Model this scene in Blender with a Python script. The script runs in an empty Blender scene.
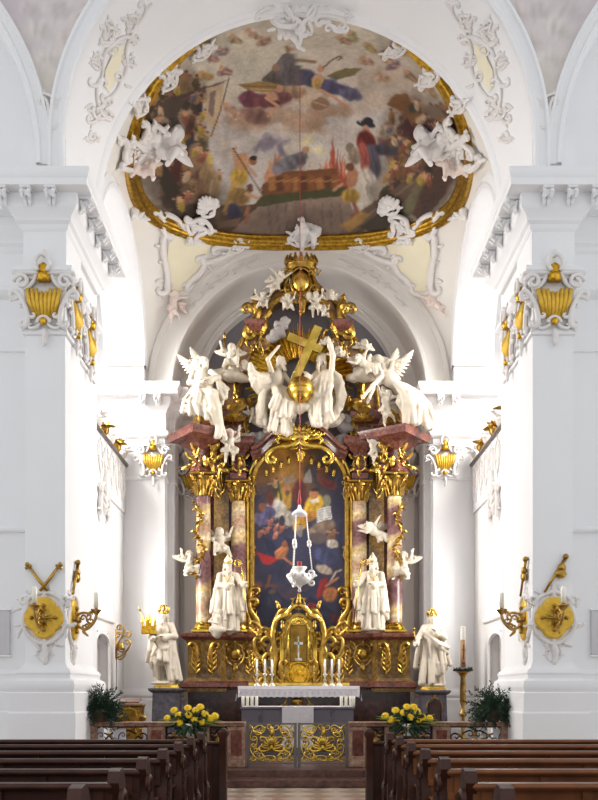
import bpy, math, random
import numpy as np
from mathutils import Vector, Matrix, Euler
PI = math.pi
scene = bpy.context.scene
COL = scene.collection
rnd = random.Random(7)
FOC, CX, HY, CZ = 900.0, 299.0, 690.0, 1.6

def P(px, py, Y):
    return ((px - CX) * Y / FOC, Y, CZ + (HY - py) * Y / FOC)
def X(px, Y): return (px - CX) * Y / FOC
def Z(py, Y): return CZ + (HY - py) * Y / FOC
def L(px, Y): return px * Y / FOC

# ---------------------------------------------------------------- materials
def lin(c):
    f = lambda v: v / 12.92 if v <= .04045 else ((v + .055) / 1.055) ** 2.4
    return tuple(f(v / 255.0) for v in c) + (1.0,)
MATS = {}
def base_mat(name):
    m = bpy.data.materials.new(name); m.use_nodes = True
    MATS[name] = m
    return m, m.node_tree, m.node_tree.nodes['Principled BSDF']
def simple(name, rgb, rough=.6, metal=0., var=.06, scale=6., bump=0., spec=.5, bscale=None):
    m, nt, b = base_mat(name)
    c = lin(rgb)
    n = nt.nodes.new('ShaderNodeTexNoise'); n.inputs['Scale'].default_value = scale; n.inputs['Detail'].default_value = 4
    tc = nt.nodes.new('ShaderNodeTexCoord'); nt.links.new(tc.outputs['Object'], n.inputs['Vector'])
    r = nt.nodes.new('ShaderNodeValToRGB')
    r.color_ramp.elements[0].position = .3; r.color_ramp.elements[1].position = .7
    r.color_ramp.elements[0].color = tuple(max(0, v * (1 - var)) for v in c[:3]) + (1,)
    r.color_ramp.elements[1].color = tuple(min(1, v * (1 + var)) for v in c[:3]) + (1,)
    nt.links.new(n.outputs['Fac'], r.inputs['Fac']); nt.links.new(r.outputs['Color'], b.inputs['Base Color'])
    b.inputs['Roughness'].default_value = rough; b.inputs['Metallic'].default_value = metal
    b.inputs['Specular IOR Level'].default_value = spec
    if bump:
        n2 = nt.nodes.new('ShaderNodeTexNoise'); n2.inputs['Scale'].default_value = bscale or scale * 3
        nt.links.new(tc.outputs['Object'], n2.inputs['Vector'])
        bp = nt.nodes.new('ShaderNodeBump'); bp.inputs['Strength'].default_value = bump; bp.inputs['Distance'].default_value = .03
        nt.links.new(n2.outputs['Fac'], bp.inputs['Height']); nt.links.new(bp.outputs['Normal'], b.inputs['Normal'])
    return m
def marble(name, stops, scale=1.5, rough=.22, band=None, dist=2.0, veins=None):
    """stops: [(pos, rgb)]; band = vertical banding period in metres (slanted), else cloudy"""
    m, nt, b = base_mat(name)
    tc = nt.nodes.new('ShaderNodeTexCoord')
    n = nt.nodes.new('ShaderNodeTexNoise'); n.inputs['Scale'].default_value = scale; n.inputs['Detail'].default_value = 8
    n.inputs['Roughness'].default_value = .62; n.inputs['Distortion'].default_value = .6
    nt.links.new(tc.outputs['Object'], n.inputs['Vector'])
    r = nt.nodes.new('ShaderNodeValToRGB'); cr = r.color_ramp
    while len(cr.elements) < len(stops): cr.elements.new(.5)
    for e, (p, c) in zip(cr.elements, stops): e.position = p; e.color = lin(c)
    if band:
        w = nt.nodes.new('ShaderNodeTexWave'); w.wave_type = 'BANDS'; w.bands_direction = 'Z'; w.wave_profile = 'SIN'
        w.inputs['Scale'].default_value = 1.0 / band * .314; w.inputs['Distortion'].default_value = dist
        w.inputs['Detail'].default_value = 4; w.inputs['Detail Scale'].default_value = 1.6; w.inputs['Detail Roughness'].default_value = .6
        w.inputs['Phase Offset'].default_value = .9
        mp = nt.nodes.new('ShaderNodeMapping'); mp.inputs['Rotation'].default_value = (0, .25, 0)
        nt.links.new(tc.outputs['Object'], mp.inputs['Vector']); nt.links.new(mp.outputs['Vector'], w.inputs['Vector'])
        nt.links.new(w.outputs['Fac'], r.inputs['Fac'])
    else:
        nt.links.new(n.outputs['Fac'], r.inputs['Fac'])
    col = r.outputs['Color']
    n2 = nt.nodes.new('ShaderNodeTexNoise'); n2.inputs['Scale'].default_value = scale * 5; n2.inputs['Detail'].default_value = 8
    nt.links.new(tc.outputs['Object'], n2.inputs['Vector'])
    r2 = nt.nodes.new('ShaderNodeValToRGB'); r2.color_ramp.elements[0].position = .35; r2.color_ramp.elements[1].position = .68
    r2.color_ramp.elements[0].color = (.55, .52, .5, 1); r2.color_ramp.elements[1].color = (1.15, 1.15, 1.15, 1)
    nt.links.new(n2.outputs['Fac'], r2.inputs['Fac'])
    mx = nt.nodes.new('ShaderNodeMixRGB'); mx.blend_type = 'MULTIPLY'; mx.inputs['Fac'].default_value = 1
    nt.links.new(col, mx.inputs['Color1']); nt.links.new(r2.outputs['Color'], mx.inputs['Color2'])
    nt.links.new(mx.outputs['Color'], b.inputs['Base Color'])
    b.inputs['Roughness'].default_value = rough
    return m
def gold(name, rgb, rough=.32, bump=.25, scale=9):
    m, nt, b = base_mat(name)
    tc = nt.nodes.new('ShaderNodeTexCoord')
    n = nt.nodes.new('ShaderNodeTexNoise'); n.inputs['Scale'].default_value = scale; n.inputs['Detail'].default_value = 5
    nt.links.new(tc.outputs['Object'], n.inputs['Vector'])
    r = nt.nodes.new('ShaderNodeValToRGB'); c = lin(rgb)
    r.color_ramp.elements[0].position = .34; r.color_ramp.elements[1].position = .62
    r.color_ramp.elements[0].color = (c[0] * .55, c[1] * .5, c[2] * .4, 1); r.color_ramp.elements[1].color = c
    nt.links.new(n.outputs['Fac'], r.inputs['Fac']); nt.links.new(r.outputs['Color'], b.inputs['Base Color'])
    b.inputs['Metallic'].default_value = 1; b.inputs['Roughness'].default_value = rough
    bp = nt.nodes.new('ShaderNodeBump'); bp.inputs['Strength'].default_value = bump; bp.inputs['Distance'].default_value = .02
    nt.links.new(n.outputs['Fac'], bp.inputs['Height']); nt.links.new(bp.outputs['Normal'], b.inputs['Normal'])
    return m
def emit(name, rgb, s):
    m, nt, b = base_mat(name)
    b.inputs['Base Color'].default_value = lin(rgb); b.inputs['Emission Color'].default_value = lin(rgb)
    b.inputs['Emission Strength'].default_value = s
    return m
def painted(name, rough=.7):
    m, nt, b = base_mat(name)
    a = nt.nodes.new('ShaderNodeVertexColor'); a.layer_name = 'Paint'
    n = nt.nodes.new('ShaderNodeTexNoise'); n.inputs['Scale'].default_value = 40; n.inputs['Detail'].default_value = 3
    r = nt.nodes.new('ShaderNodeValToRGB'); r.color_ramp.elements[0].color = (.88, .88, .88, 1); r.color_ramp.elements[1].color = (1, 1, 1, 1)
    nt.links.new(n.outputs['Fac'], r.inputs['Fac'])
    mx = nt.nodes.new('ShaderNodeMixRGB'); mx.blend_type = 'MULTIPLY'; mx.inputs['Fac'].default_value = .6
    nt.links.new(a.outputs['Color'], mx.inputs['Color1']); nt.links.new(r.outputs['Color'], mx.inputs['Color2'])
    nt.links.new(mx.outputs['Color'], b.inputs['Base Color']); b.inputs['Roughness'].default_value = rough
    return m
M = MATS
simple('plaster', (232, 231, 231), .75, var=.012, scale=1.2, bump=.05, bscale=30)
simple('plaster_warm', (226, 221, 214), .75, var=.015, scale=1.2)
simple('plaster_cream', (232, 224, 196), .75, var=.03, scale=2)
simple('stucco', (226, 221, 217), .6, var=.03, scale=9)
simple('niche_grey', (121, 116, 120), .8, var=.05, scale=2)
simple('statue', (202, 190, 171), .5, var=.04, scale=7, bump=.1)
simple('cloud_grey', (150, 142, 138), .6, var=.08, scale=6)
simple('pink_stucco', (226, 208, 198), .6, var=.05, scale=8)
gold('gold', (190, 153, 74), .3, .6)
gold('gold_bright', (236, 200, 96), .24, .06, 4)
gold('gold_leaf', (232, 184, 62), .38, .3, 14)
gold('gold_dark', (160, 124, 58), .42, .5, 7)
gold('gilt_frame', (196, 154, 58), .34, .8, 12)
simple('gold_paint', (222, 180, 62), .45, metal=.35, var=.14, scale=14, bump=.25)
gold('silver', (222, 216, 204), .28, .2); simple('silver_white', (226, 222, 214), .35, metal=.25, var=.1)
gold('brass', (196, 160, 92), .35, .3)
marble('marble_band', [(0., (112, 74, 74)), (.26, (136, 96, 92)), (.4, (186, 160, 124)), (.55, (206, 174, 112)), (.75, (218, 198, 158)), (1., (176, 140, 112))], 2.4, .2, band=1.75, dist=2.2)
marble('marble_yellow', [(.25, (78, 58, 38)), (.42, (126, 96, 52)), (.55, (154, 122, 66)), (.7, (104, 72, 48)), (.85, (78, 50, 44))], 2.6, .25)
marble('marble_red', [(.25, (70, 38, 34)), (.45, (112, 64, 54)), (.6, (134, 82, 66)), (.75, (96, 52, 46))], 2.8, .22)
marble('marble_dark', [(.3, (34, 20, 18)), (.5, (62, 38, 32)), (.65, (82, 52, 42)), (.8, (48, 28, 24))], 1.8, .18)
marble('marble_brown', [(.25, (86, 60, 40)), (.45, (128, 92, 58)), (.6, (146, 108, 66)), (.8, (92, 58, 42))], 3, .3)
marble('marble_rail', [(.25, (116, 82, 68)), (.45, (150, 112, 92)), (.6, (176, 142, 118)), (.8, (128, 88, 74))], 4, .35)
marble('stone_grey', [(.3, (78, 74, 84)), (.5, (98, 94, 104)), (.7, (88, 84, 94))], 2, .5)
marble('step_marble', [(.3, (70, 44, 38)), (.5, (104, 70, 58)), (.7, (84, 54, 46))], 3, .3)
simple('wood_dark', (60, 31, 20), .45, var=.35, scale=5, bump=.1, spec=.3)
simple('wood_warm_and_lit', (112, 66, 34), .35, var=.4, scale=4, bump=.1, spec=.4)
simple('iron', (112, 104, 98), .4, metal=.6, var=.1)
simple('iron_dark', (48, 42, 40), .5, metal=.5)
simple('cloth', (212, 207, 209), .85, var=.03, scale=14, bump=.2)
simple('cloth_lace', (196, 190, 196), .85, var=.16, scale=22, bump=.3)
simple('wax', (243, 238, 222), .45, var=.02)
simple('wax_tan', (178, 140, 96), .5, var=.15, scale=20)
simple('green', (38, 62, 34), .55, var=.4, scale=12)
simple('green_dark', (30, 58, 36), .6, var=.35, scale=9)
simple('green_light', (134, 148, 62), .5, var=.2, scale=9)
simple('yellow', (250, 208, 22), .55, var=.1, scale=14)
simple('flower_heart', (236, 156, 24), .7, var=.2, scale=30)
simple('red', (150, 40, 34), .6)
simple('grey_panel', (196, 193, 194), .5, var=.05, scale=3)
simple('pot', (104, 66, 48), .7, var=.15)
simple('altar_stone', (98, 92, 100), .5, var=.08, scale=4)
simple('dark_void', (70, 62, 58), .9)
simple('door_paint', (176, 166, 160), .7, var=.05, scale=3)
emit('window_glow', (250, 251, 255), 2.2)
painted('fresco'); painted('canvas_oil', .45); painted('spandrel_paint')
def checker_floor():
    m, nt, b = base_mat('floor_tiles')
    tc = nt.nodes.new('ShaderNodeTexCoord'); mp = nt.nodes.new('ShaderNodeMapping')
    mp.inputs['Rotation'].default_value = (0, 0, PI / 4); mp.inputs['Scale'].default_value = (2.4, 2.4, 2.4)
    mp.inputs['Location'].default_value = (.02, .02, .31)
    c = nt.nodes.new('ShaderNodeTexChecker'); c.inputs['Scale'].default_value = 1
    c.inputs['Color1'].default_value = lin((196, 184, 164)); c.inputs['Color2'].default_value = lin((150, 132, 112))
    nt.links.new(tc.outputs['Object'], mp.inputs['Vector']); nt.links.new(mp.outputs['Vector'], c.inputs['Vector'])
    n = nt.nodes.new('ShaderNodeTexNoise'); n.inputs['Scale'].default_value = 3; n.inputs['Detail'].default_value = 6
    mx = nt.nodes.new('ShaderNodeMixRGB'); mx.blend_type = 'OVERLAY'; mx.inputs['Fac'].default_value = .25
    nt.links.new(c.outputs['Color'], mx.inputs['Color1']); nt.links.new(n.outputs['Color'], mx.inputs['Color2'])
    nt.links.new(mx.outputs['Color'], b.inputs['Base Color']); b.inputs['Roughness'].default_value = .3
checker_floor()

# ---------------------------------------------------------------- mesh builder
class MB:
    def __init__(s): s.v = []; s.f = []
    def add(s, v, f):
        o = len(s.v); s.v.extend([tuple(map(float, p)) for p in v]); s.f.extend([tuple(i + o for i in q) for q in f]); return s
    def join(s, o): return s.add(o.v, o.f)
    def xf(s, mat, start=0):
        s.v[start:] = [tuple(mat @ Vector(p)) for p in s.v[start:]]; return s
    def mirror(s):
        r = MB(); r.add([(-x, y, z) for x, y, z in s.v], [tuple(reversed(q)) for q in s.f]); return r
    def box(s, x0, x1, y0, y1, z0, z1, c=0.):
        if x0 > x1: x0, x1 = x1, x0
        if y0 > y1: y0, y1 = y1, y0
        c = min(c, (x1 - x0) * .45, (y1 - y0) * .45, (z1 - z0) * .45)
        if c <= 0:
            return s.add([(x0, y0, z0), (x1, y0, z0), (x1, y1, z0), (x0, y1, z0), (x0, y0, z1), (x1, y0, z1), (x1, y1, z1), (x0, y1, z1)],
                         [(0, 3, 2, 1), (4, 5, 6, 7), (0, 1, 5, 4), (1, 2, 6, 5), (2, 3, 7, 6), (3, 0, 4, 7)])
        pl = [(x0, y0), (x1, y0), (x1, y1), (x0, y1)]
        return s.stack(pl, [(-c, z0), (0, z0 + c), (0, z1 - c), (-c, z1)])
    def stack(s, plan, prof, caps=True):
        """loft a ccw plan polygon through (offset, z) levels"""
        n = len(plan); lv = []
        for off, z in prof:
            q = []
            for i in range(n):
                a = Vector(plan[i - 1]); b = Vector(plan[i]); c = Vector(plan[(i + 1) % n])
                d1 = (b - a).normalized(); d2 = (c - b).normalized()
                n1 = Vector((d1.y, -d1.x)); n2 = Vector((d2.y, -d2.x))
                k = n1 + n2
                m = k / max(k.dot(n1), .2) if k.length > 1e-6 else n1
                p = b + m * off; q.append((p.x, p.y, z))
            lv.append(q)
        v = [p for q in lv for p in q]; f = []
        for l in range(len(lv) - 1):
            for i in range(n):
                j = (i + 1) % n
                f.append((l * n + i, l * n + j, (l + 1) * n + j, (l + 1) * n + i))
        if caps:
            f.append(tuple(reversed(range(n)))); f.append(tuple((len(lv) - 1) * n + i for i in range(n)))
        return s.add(v, f)
    def lathe(s, prof, n=16, c=(0, 0, 0), a0=0., a1=2 * PI, sx=1, sy=1):
        full = abs(a1 - a0 - 2 * PI) < 1e-6; m = n if full else n + 1
        v = []; f = []
        for r, z in prof:
            for i in range(m):
                a = a0 + (a1 - a0) * i / n
                v.append((c[0] + r * sx * math.cos(a), c[1] + r * sy * math.sin(a), c[2] + z))
        for l in range(len(prof) - 1):
            for i in range(n):
                j = (i + 1) % m
                f.append((l * m + i, l * m + j, (l + 1) * m + j, (l + 1) * m + i))
        if full:
            f.append(tuple(reversed(range(m)))); f.append(tuple((len(prof) - 1) * m + i for i in range(m)))
        return s.add(v, f)
    def tube(s, pts, rad, n=6, sq=1., nrm=None, closed=False, caps=True):
        """sweep; sq squashes the section along nrm"""
        p = [Vector(q) for q in pts]; k = len(p)
        if not hasattr(rad, '__len__'): rad = [rad] * k
        t = []
        for i in range(k):
            a = p[i - 1] if (i or closed) else p[0]; b = p[(i + 1) % k] if (i < k - 1 or closed) else p[-1]
            d = b - a; t.append(d.normalized() if d.length > 1e-9 else Vector((0, 0, 1)))
        if nrm is None:
            u = t[0].orthogonal().normalized(); U = []
            for i in range(k):
                u = u - t[i] * u.dot(t[i]); u = u.normalized() if u.length > 1e-6 else t[i].orthogonal().normalized(); U.append(u)
        else:
            U = []
            for i in range(k):
                q = Vector(nrm[i]) if hasattr(nrm[0], '__len__') else Vector(nrm)
                q = q - t[i] * q.dot(t[i]); U.append(q.normalized() if q.length > 1e-6 else t[i].orthogonal().normalized())
        v = []; f = []
        for i in range(k):
            w = t[i].cross(U[i])
            for j in range(n):
                a = 2 * PI * j / n
                v.append(p[i] + U[i] * (math.cos(a) * rad[i] * sq) + w * (math.sin(a) * rad[i]))
        for i in range(k if closed else k - 1):
            i2 = (i + 1) % k
            for j in range(n):
                j2 = (j + 1) % n
                f.append((i * n + j, i * n + j2, i2 * n + j2, i2 * n + j))
        if caps and not closed:
            f.append(tuple(reversed(range(n)))); f.append(tuple((k - 1) * n + j for j in range(n)))
        return s.add(v, f)
    def sweep(s, prof, path, frames, closed=False):
        """prof [(a,b)] in the local frame; frames [(A,B)] vectors per path point"""
        n = len(prof); k = len(path); v = []; f = []
        for p, (A, B) in zip(path, frames):
            for a, b in prof: v.append(Vector(p) + Vector(A) * a + Vector(B) * b)
        for i in range(k if closed else k - 1):
            i2 = (i + 1) % k
            for j in range(n - 1): f.append((i * n + j, i * n + j + 1, i2 * n + j + 1, i2 * n + j))
        return s.add(v, f)
    def ball(s, c, r, nu=10, nv=7, rot=None):
        if not hasattr(r, '__len__'): r = (r, r, r)
        st = len(s.v)
        v = []; f = []
        for i in range(nv + 1):
            th = PI * i / nv
            for j in range(nu):
                a = 2 * PI * j / nu
                q = Vector((r[0] * math.sin(th) * math.cos(a), r[1] * math.sin(th) * math.sin(a), -r[2] * math.cos(th)))
                if rot is not None: q = rot @ q
                v.append(q + Vector(c))
        for i in range(nv):
            for j in range(nu):
                j2 = (j + 1) % nu
                f.append((i * nu + j, i * nu + j2, (i + 1) * nu + j2, (i + 1) * nu + j))
        return s.add(v, f)
    def prism(s, poly, y0, y1, c=0.):
        """poly [(x,z)] ccw seen from -Y; extruded along y, optional front chamfer"""
        n = len(poly); v = []
        lev = [(y0, 0)] + ([(y0 + c, 1)] if c else []) + [(y1, 1)]
        if c:
            ins = []
            for i in range(n):
                a = Vector(poly[i - 1]); b = Vector(poly[i]); d = Vector(poly[(i + 1) % n])
                d1 = (b - a).normalized(); d2 = (d - b).normalized()
                k = Vector((-d1.y, d1.x)) + Vector((-d2.y, d2.x)); k = k / max(k.length ** 2 / 2, .3)
                ins.append(b + k * c)
        for y, full in lev:
            src = poly if (full or not c) else ins
            v += [(p[0], y, p[1]) for p in src]
        f = [tuple(range(n))]
        for l in range(len(lev) - 1):
            for i in range(n):
                j = (i + 1) % n
                f.append((l * n + j, l * n + i, (l + 1) * n + i, (l + 1) * n + j))
        f.append(tuple(reversed([(len(lev) - 1) * n + i for i in range(n)])))
        return s.add(v, f)
    def build(s, name, mat, parent=None, smooth=False, loc=None, rot=None):
        me = bpy.data.meshes.new(name)
        me.from_pydata(s.v, [], s.f); me.validate(); me.update()
        me.materials.append(M[mat])
        if smooth == 'auto':
            me.polygons.foreach_set('use_smooth', [True] * len(me.polygons)); me.set_sharp_from_angle(angle=math.radians(38))
        elif smooth: me.polygons.foreach_set('use_smooth', [True] * len(me.polygons))
        o = bpy.data.objects.new(name, me); COL.objects.link(o)
        if parent is not None: o.parent = parent
        if loc is not None: o.location = loc
        if rot is not None: o.rotation_euler = rot
        return o
def tag(o, label=None, cat=None, group=None, kind=None):
    if label: o['label'] = label
    if cat: o['category'] = cat
    if group: o['group'] = group
    if kind: o['kind'] = kind
    return o
def struct(mb, name, mat, smooth=False):
    o = mb.build(name, mat, None, smooth); o['kind'] = 'structure'; return o
def empty(name, loc=(0, 0, 0), label=None, cat=None, group=None, rot=(0, 0, 0)):
    o = bpy.data.objects.new(name, None); COL.objects.link(o); o.location = loc; o.rotation_euler = rot
    o.empty_display_size = .2
    return tag(o, label, cat, group)
def dup(root, loc=None, rot=None, scale=None, label=None, group=None):
    r = root.copy(); COL.objects.link(r)
    if loc is not None: r.location = loc
    if rot is not None: r.rotation_euler = rot
    if scale is not None: r.scale = scale if hasattr(scale, '__len__') else (scale,) * 3
    if label: r['label'] = label
    if group: r['group'] = group
    for ch in list(root.children):
        c = ch.copy(); COL.objects.link(c); c.parent = r
        for g in list(ch.children):
            d = g.copy(); COL.objects.link(d); d.parent = c
    return r

# ---------------------------------------------------------------- ornament curves (2-D, then laid on a surface)
def scroll(p0, p1, bend=.8, curl=1.2, kind='C', w=.05, curl2=None, n=14, m=13, size=.16):
    """C- or S-scroll whose body runs p0->p1; returns (points, widths)"""
    curl2 = curl if curl2 is None else curl2
    def ends(turn, sgn):
        h = 0; pts = [Vector((0, 0))]; step = size * 2 * PI / m * .9
        for i in range(m):
            h += sgn * turn * 2 * PI / m
            pts.append(pts[-1] + Vector((math.cos(h), math.sin(h))) * step * max(.08, (1 - i / m)))
        return pts
    sg = 1 if bend >= 0 else -1
    body = [Vector((0, 0))]; h = 0; hs = []
    for i in range(n):
        k = bend / n if kind == 'C' else (bend / n * 2 if i < n / 2 else -bend / n * 2)
        h += k; body.append(body[-1] + Vector((math.cos(h), math.sin(h))) / n)
    R = lambda v, a: Vector((v.x * math.cos(a) - v.y * math.sin(a), v.x * math.sin(a) + v.y * math.cos(a)))
    tail = [body[-1] + R(q, h) for q in ends(curl2, sg if kind == 'C' else -sg)[1:]] if curl2 else []
    head = [R(q, PI) for q in ends(curl, -sg)[1:]] if curl else []
    a, b = body[0], body[-1]
    d = b - a; D = Vector(p1) - Vector(p0)
    sc = D.length / max(d.length, 1e-6); ang = math.atan2(D.y, D.x) - math.atan2(d.y, d.x)
    allp = list(reversed(head)) + body + tail
    out = [tuple(R(q - a, ang) * sc + Vector(p0)) for q in allp]
    nn = len(out); ww = []
    for i in range(nn):
        e = min(i, nn - 1 - i) / (nn * .5)
        ww.append(w * (.42 + .58 * min(1, e * 1.6)))
    return out, ww
def blade(p, a, l, w, bend=.5, n=7):
    """tapered leaf blade from p in direction a"""
    pts = [tuple(p)]; h = a; q = Vector(p)
    for i in range(n):
        q = q + Vector((math.cos(h), math.sin(h))) * l / n; h += bend / n; pts.append(tuple(q))
    ww = [w * (.45 + .55 * math.sin(PI * min(1, (i / n) * .9 + .1))) * (1 - .75 * (i / n) ** 2) for i in range(n + 1)]
    return pts, ww
def spray(p, a, l, w, k=5, spread=1.2):
    """lobed acanthus leaf: curved midrib with side lobes leaning forward"""
    bend = .7 if (p[0] * 7 + p[1] * 3 + a) % 2 > 1 else -.7
    rib, rw = blade(p, a - bend * .4, l * .95, w * .9, bend, 9); out = [(rib, rw)]
    for i in range(k):
        t = .12 + .62 * i / max(k - 1, 1); q = rib[int(t * 9)]; h = a - bend * .4 + bend * t
        for sg in (-1, 1):
            out.append(blade(q, h + sg * spread * (.75 - .25 * t), l * (.46 - .26 * t), w * .72, -sg * .9, 5))
    return out
def mirror2(cs): return [([(-x, y) for x, y in p], w) for p, w in cs]
def shift2(cs, dx, dy, s=1., a=0.):
    ca, sa = math.cos(a) * s, math.sin(a) * s
    return [([(x * ca - y * sa + dx, x * sa + y * ca + dy) for x, y in p], [q * s for q in w]) for p, w in cs]
def lay(mb, curves, fn, relief=.5, sq=1., n=6):
    """fn(u,v) -> (position, normal)"""
    for p, w in curves:
        pts = []; nr = []
        for (u, v), r in zip(p, w):
            q, m = fn(u, v); m = Vector(m); pts.append(Vector(q) + m * (r * relief)); nr.append(m)
        mb.tube(pts, w, n, sq, nr)
    return mb
def flat(y=0.): return lambda u, v: ((u, y, v), (0, -1, 0))
def cartouche(w, h):
    """rocaille cartouche rim, unit half-sizes w,h"""
    t = min(w, h) * .095
    c = [scroll((-.15 * w, -h), (-.95 * w, -.15 * h), -1.0, .9, 'C', t, size=.13),
         scroll((-.9 * w, -.2 * h), (-.75 * w, .75 * h), -.7, .8, 'S', t, size=.12),
         scroll((-.8 * w, .6 * h), (-.08 * w, h), -.9, .9, 'C', t, size=.13)]
    c += mirror2(c)
    c += spray((0, h * .95), PI / 2, h * .45, t * .9, 5, 1.1) + spray((0, -h * .95), -PI / 2, h * .5, t * .8, 5, .9)
    s = spray((-w * .9, h * .5), PI * .75, w * .5, t * .7, 3, .5) + spray((-w * .9, -h * .2), PI * 1.1, w * .5, t * .7, 3, .6)
    return c + s + mirror2(s)
def rocaille_tpl(w, h):
    """free asymmetric rocaille: C- and S-scrolls, shell fan and leaves, no closed ring"""
    t = min(w, h) * .12
    c = [scroll((-.9 * w, -.35 * h), (.1 * w, -.7 * h), .9, 1.1, 'C', t, size=.2), scroll((.0, -.7 * h), (.85 * w, .0), .7, 1.1, 'S', t * 1.1, size=.18), scroll((-.55 * w, -.1 * h), (-.2 * w, .75 * h), -.9, 1.0, 'S', t * 1.1, size=.18), scroll((.85 * w, -.1 * h), (.3 * w, .6 * h), .9, .9, 'C', t * .9, size=.2)]
    c += shift2(shell(w * .5, h * .5, 7), .08 * w, -.1 * h, 1, .3) + spray((-.2 * w, .6 * h), 2.0, h * .6, t, 4, .8) + spray((.7 * w, .2 * h), .5, w * .6, t, 4, .8) + spray((-.8 * w, -.4 * h), 3.4, w * .5, t, 4, .8) + spray((.1 * w, .3 * h), 1.2, h * .7, t * 1.1, 4, .8)
    return c
def shell(w, h, k=9):
    c = []
    for i in range(k):
        a = PI * (.08 + .84 * i / (k - 1)); r = 1 - .12 * abs(i - (k - 1) / 2) / k
        c.append(([(math.cos(a) * w * .15, math.sin(a) * h * .1), (math.cos(a) * w * .6 * r, math.sin(a) * h * .6 * r), (math.cos(a) * w * r, math.sin(a) * h * r)], [w * .05, w * .13, w * .1]))
    s = [scroll((0, -.05 * h), (-w, .1 * h), -.9, 1.0, 'C', w * .11, size=.14)]
    return c + s + mirror2(s)
def acanthus(h, w, k=6):
    """S-stem with blades on both sides, running up from the origin"""
    st = scroll((0, 0), (0, h), .5, 0, 'S', w * .5, curl2=.9, size=.14)
    out = [st]
    for i in range(k):
        t = (i + .6) / (k + .5); y = h * t; s = 1 if i % 2 else -1
        out.append(blade((0, y), PI / 2 - s * .9, h * .32 * (1.15 - t * .6), w * .42, s * .9))
    return out
# ---------------------------------------------------------------- smooth-blended sculpting: field -> surface-nets mesh
class Sculpt:
    def __init__(s): s.p = []
    def cap(s, a, b, ra, rb=None, k=.04):
        s.p.append(('c', np.array(a, float), np.array(b, float), ra, ra if rb is None else rb, k)); return s
    def chain(s, pts, rads, k=.04):
        for i in range(len(pts) - 1): s.cap(pts[i], pts[i + 1], rads[i], rads[i + 1], k)
        return s
    def ell(s, c, r, rot=(0, 0, 0), k=.04, cut=False):
        s.p.append(('e', np.array(c, float), np.array(r, float), np.array(Euler(rot).to_matrix()), cut, k)); return s
    def scale(s, f):
        q = []
        for t in s.p:
            if t[0] == 'c': q.append(('c', t[1] * f, t[2] * f, t[3] * f, t[4] * f, t[5] * f))
            else: q.append(('e', t[1] * f, t[2] * f, t[3], t[4], t[5] * f))
        s.p = q; return s
    def mesh(s, h=.02, wob=0., seed=0):
        lo = np.full(3, 1e9); hi = -lo
        for t in s.p:
            if t[0] == 'c':
                r = max(t[3], t[4]); lo = np.minimum(lo, np.minimum(t[1], t[2]) - r); hi = np.maximum(hi, np.maximum(t[1], t[2]) + r)
            elif not t[4]:
                r = max(t[2]); lo = np.minimum(lo, t[1] - r); hi = np.maximum(hi, t[1] + r)
        lo -= 3 * h; hi += 3 * h
        n = np.ceil((hi - lo) / h).astype(int) + 1
        ax = [lo[i] + h * np.arange(n[i]) for i in range(3)]
        D = np.full(n, .3, np.float32)
        for t in s.p:
            k = t[5]
            if t[0] == 'c':
                r = max(t[3], t[4]); a = np.minimum(t[1], t[2]) - r - k - h; b = np.maximum(t[1], t[2]) + r + k + h
            else:
                r = max(t[2]); a = t[1] - r - k - h; b = t[1] + r + k + h
            i0 = np.clip(np.floor((a - lo) / h).astype(int), 0, n - 1); i1 = np.clip(np.ceil((b - lo) / h).astype(int) + 1, 1, n)
            if (i1 <= i0).any(): continue
            sl = tuple(slice(i0[i], i1[i]) for i in range(3))
            x = ax[0][sl[0]][:, None, None]; y = ax[1][sl[1]][None, :, None]; z = ax[2][sl[2]][None, None, :]
            if t[0] == 'c':
                A, B = t[1], t[2]; d = B - A; dd = max(d @ d, 1e-9)
                u = np.clip(((x - A[0]) * d[0] + (y - A[1]) * d[1] + (z - A[2]) * d[2]) / dd, 0, 1)
                dist = np.sqrt((x - A[0] - u * d[0]) ** 2 + (y - A[1] - u * d[1]) ** 2 + (z - A[2] - u * d[2]) ** 2) - (t[3] + (t[4] - t[3]) * u)
            else:
                Rm = t[3]; c = t[1]; rr = t[2]; X0 = x - c[0]; Y0 = y - c[1]; Z0 = z - c[2]
                q0 = (X0 * Rm[0, 0] + Y0 * Rm[1, 0] + Z0 * Rm[2, 0]) / rr[0]
                q1 = (X0 * Rm[0, 1] + Y0 * Rm[1, 1] + Z0 * Rm[2, 1]) / rr[1]
                q2 = (X0 * Rm[0, 2] + Y0 * Rm[1, 2] + Z0 * Rm[2, 2]) / rr[2]
                k0 = np.sqrt(q0 ** 2 + q1 ** 2 + q2 ** 2); k1 = np.sqrt((q0 / rr[0]) ** 2 + (q1 / rr[1]) ** 2 + (q2 / rr[2]) ** 2) + 1e-9
                dist = k0 * (k0 - 1) / k1
            E = D[sl]
            if t[0] == 'e' and t[4]:
                nd = -dist; hh = np.clip(.5 + .5 * (nd - E) / k, 0, 1); D[sl] = E * (1 - hh) + nd * hh + k * hh * (1 - hh)
            else:
                hh = np.clip(.5 + .5 * (E - dist) / k, 0, 1); D[sl] = E * (1 - hh) + dist * hh - k * hh * (1 - hh)
        if wob:
            x = ax[0][:, None, None]; y = ax[1][None, :, None]; z = ax[2][None, None, :]
            D += wob * (np.sin(x * 31 + z * 9 + seed) * np.sin(z * 17 + y * 13 + seed * 2) + .5 * np.sin(x * 53 + y * 41 - z * 23))
        return nets(D, lo, h)
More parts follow.
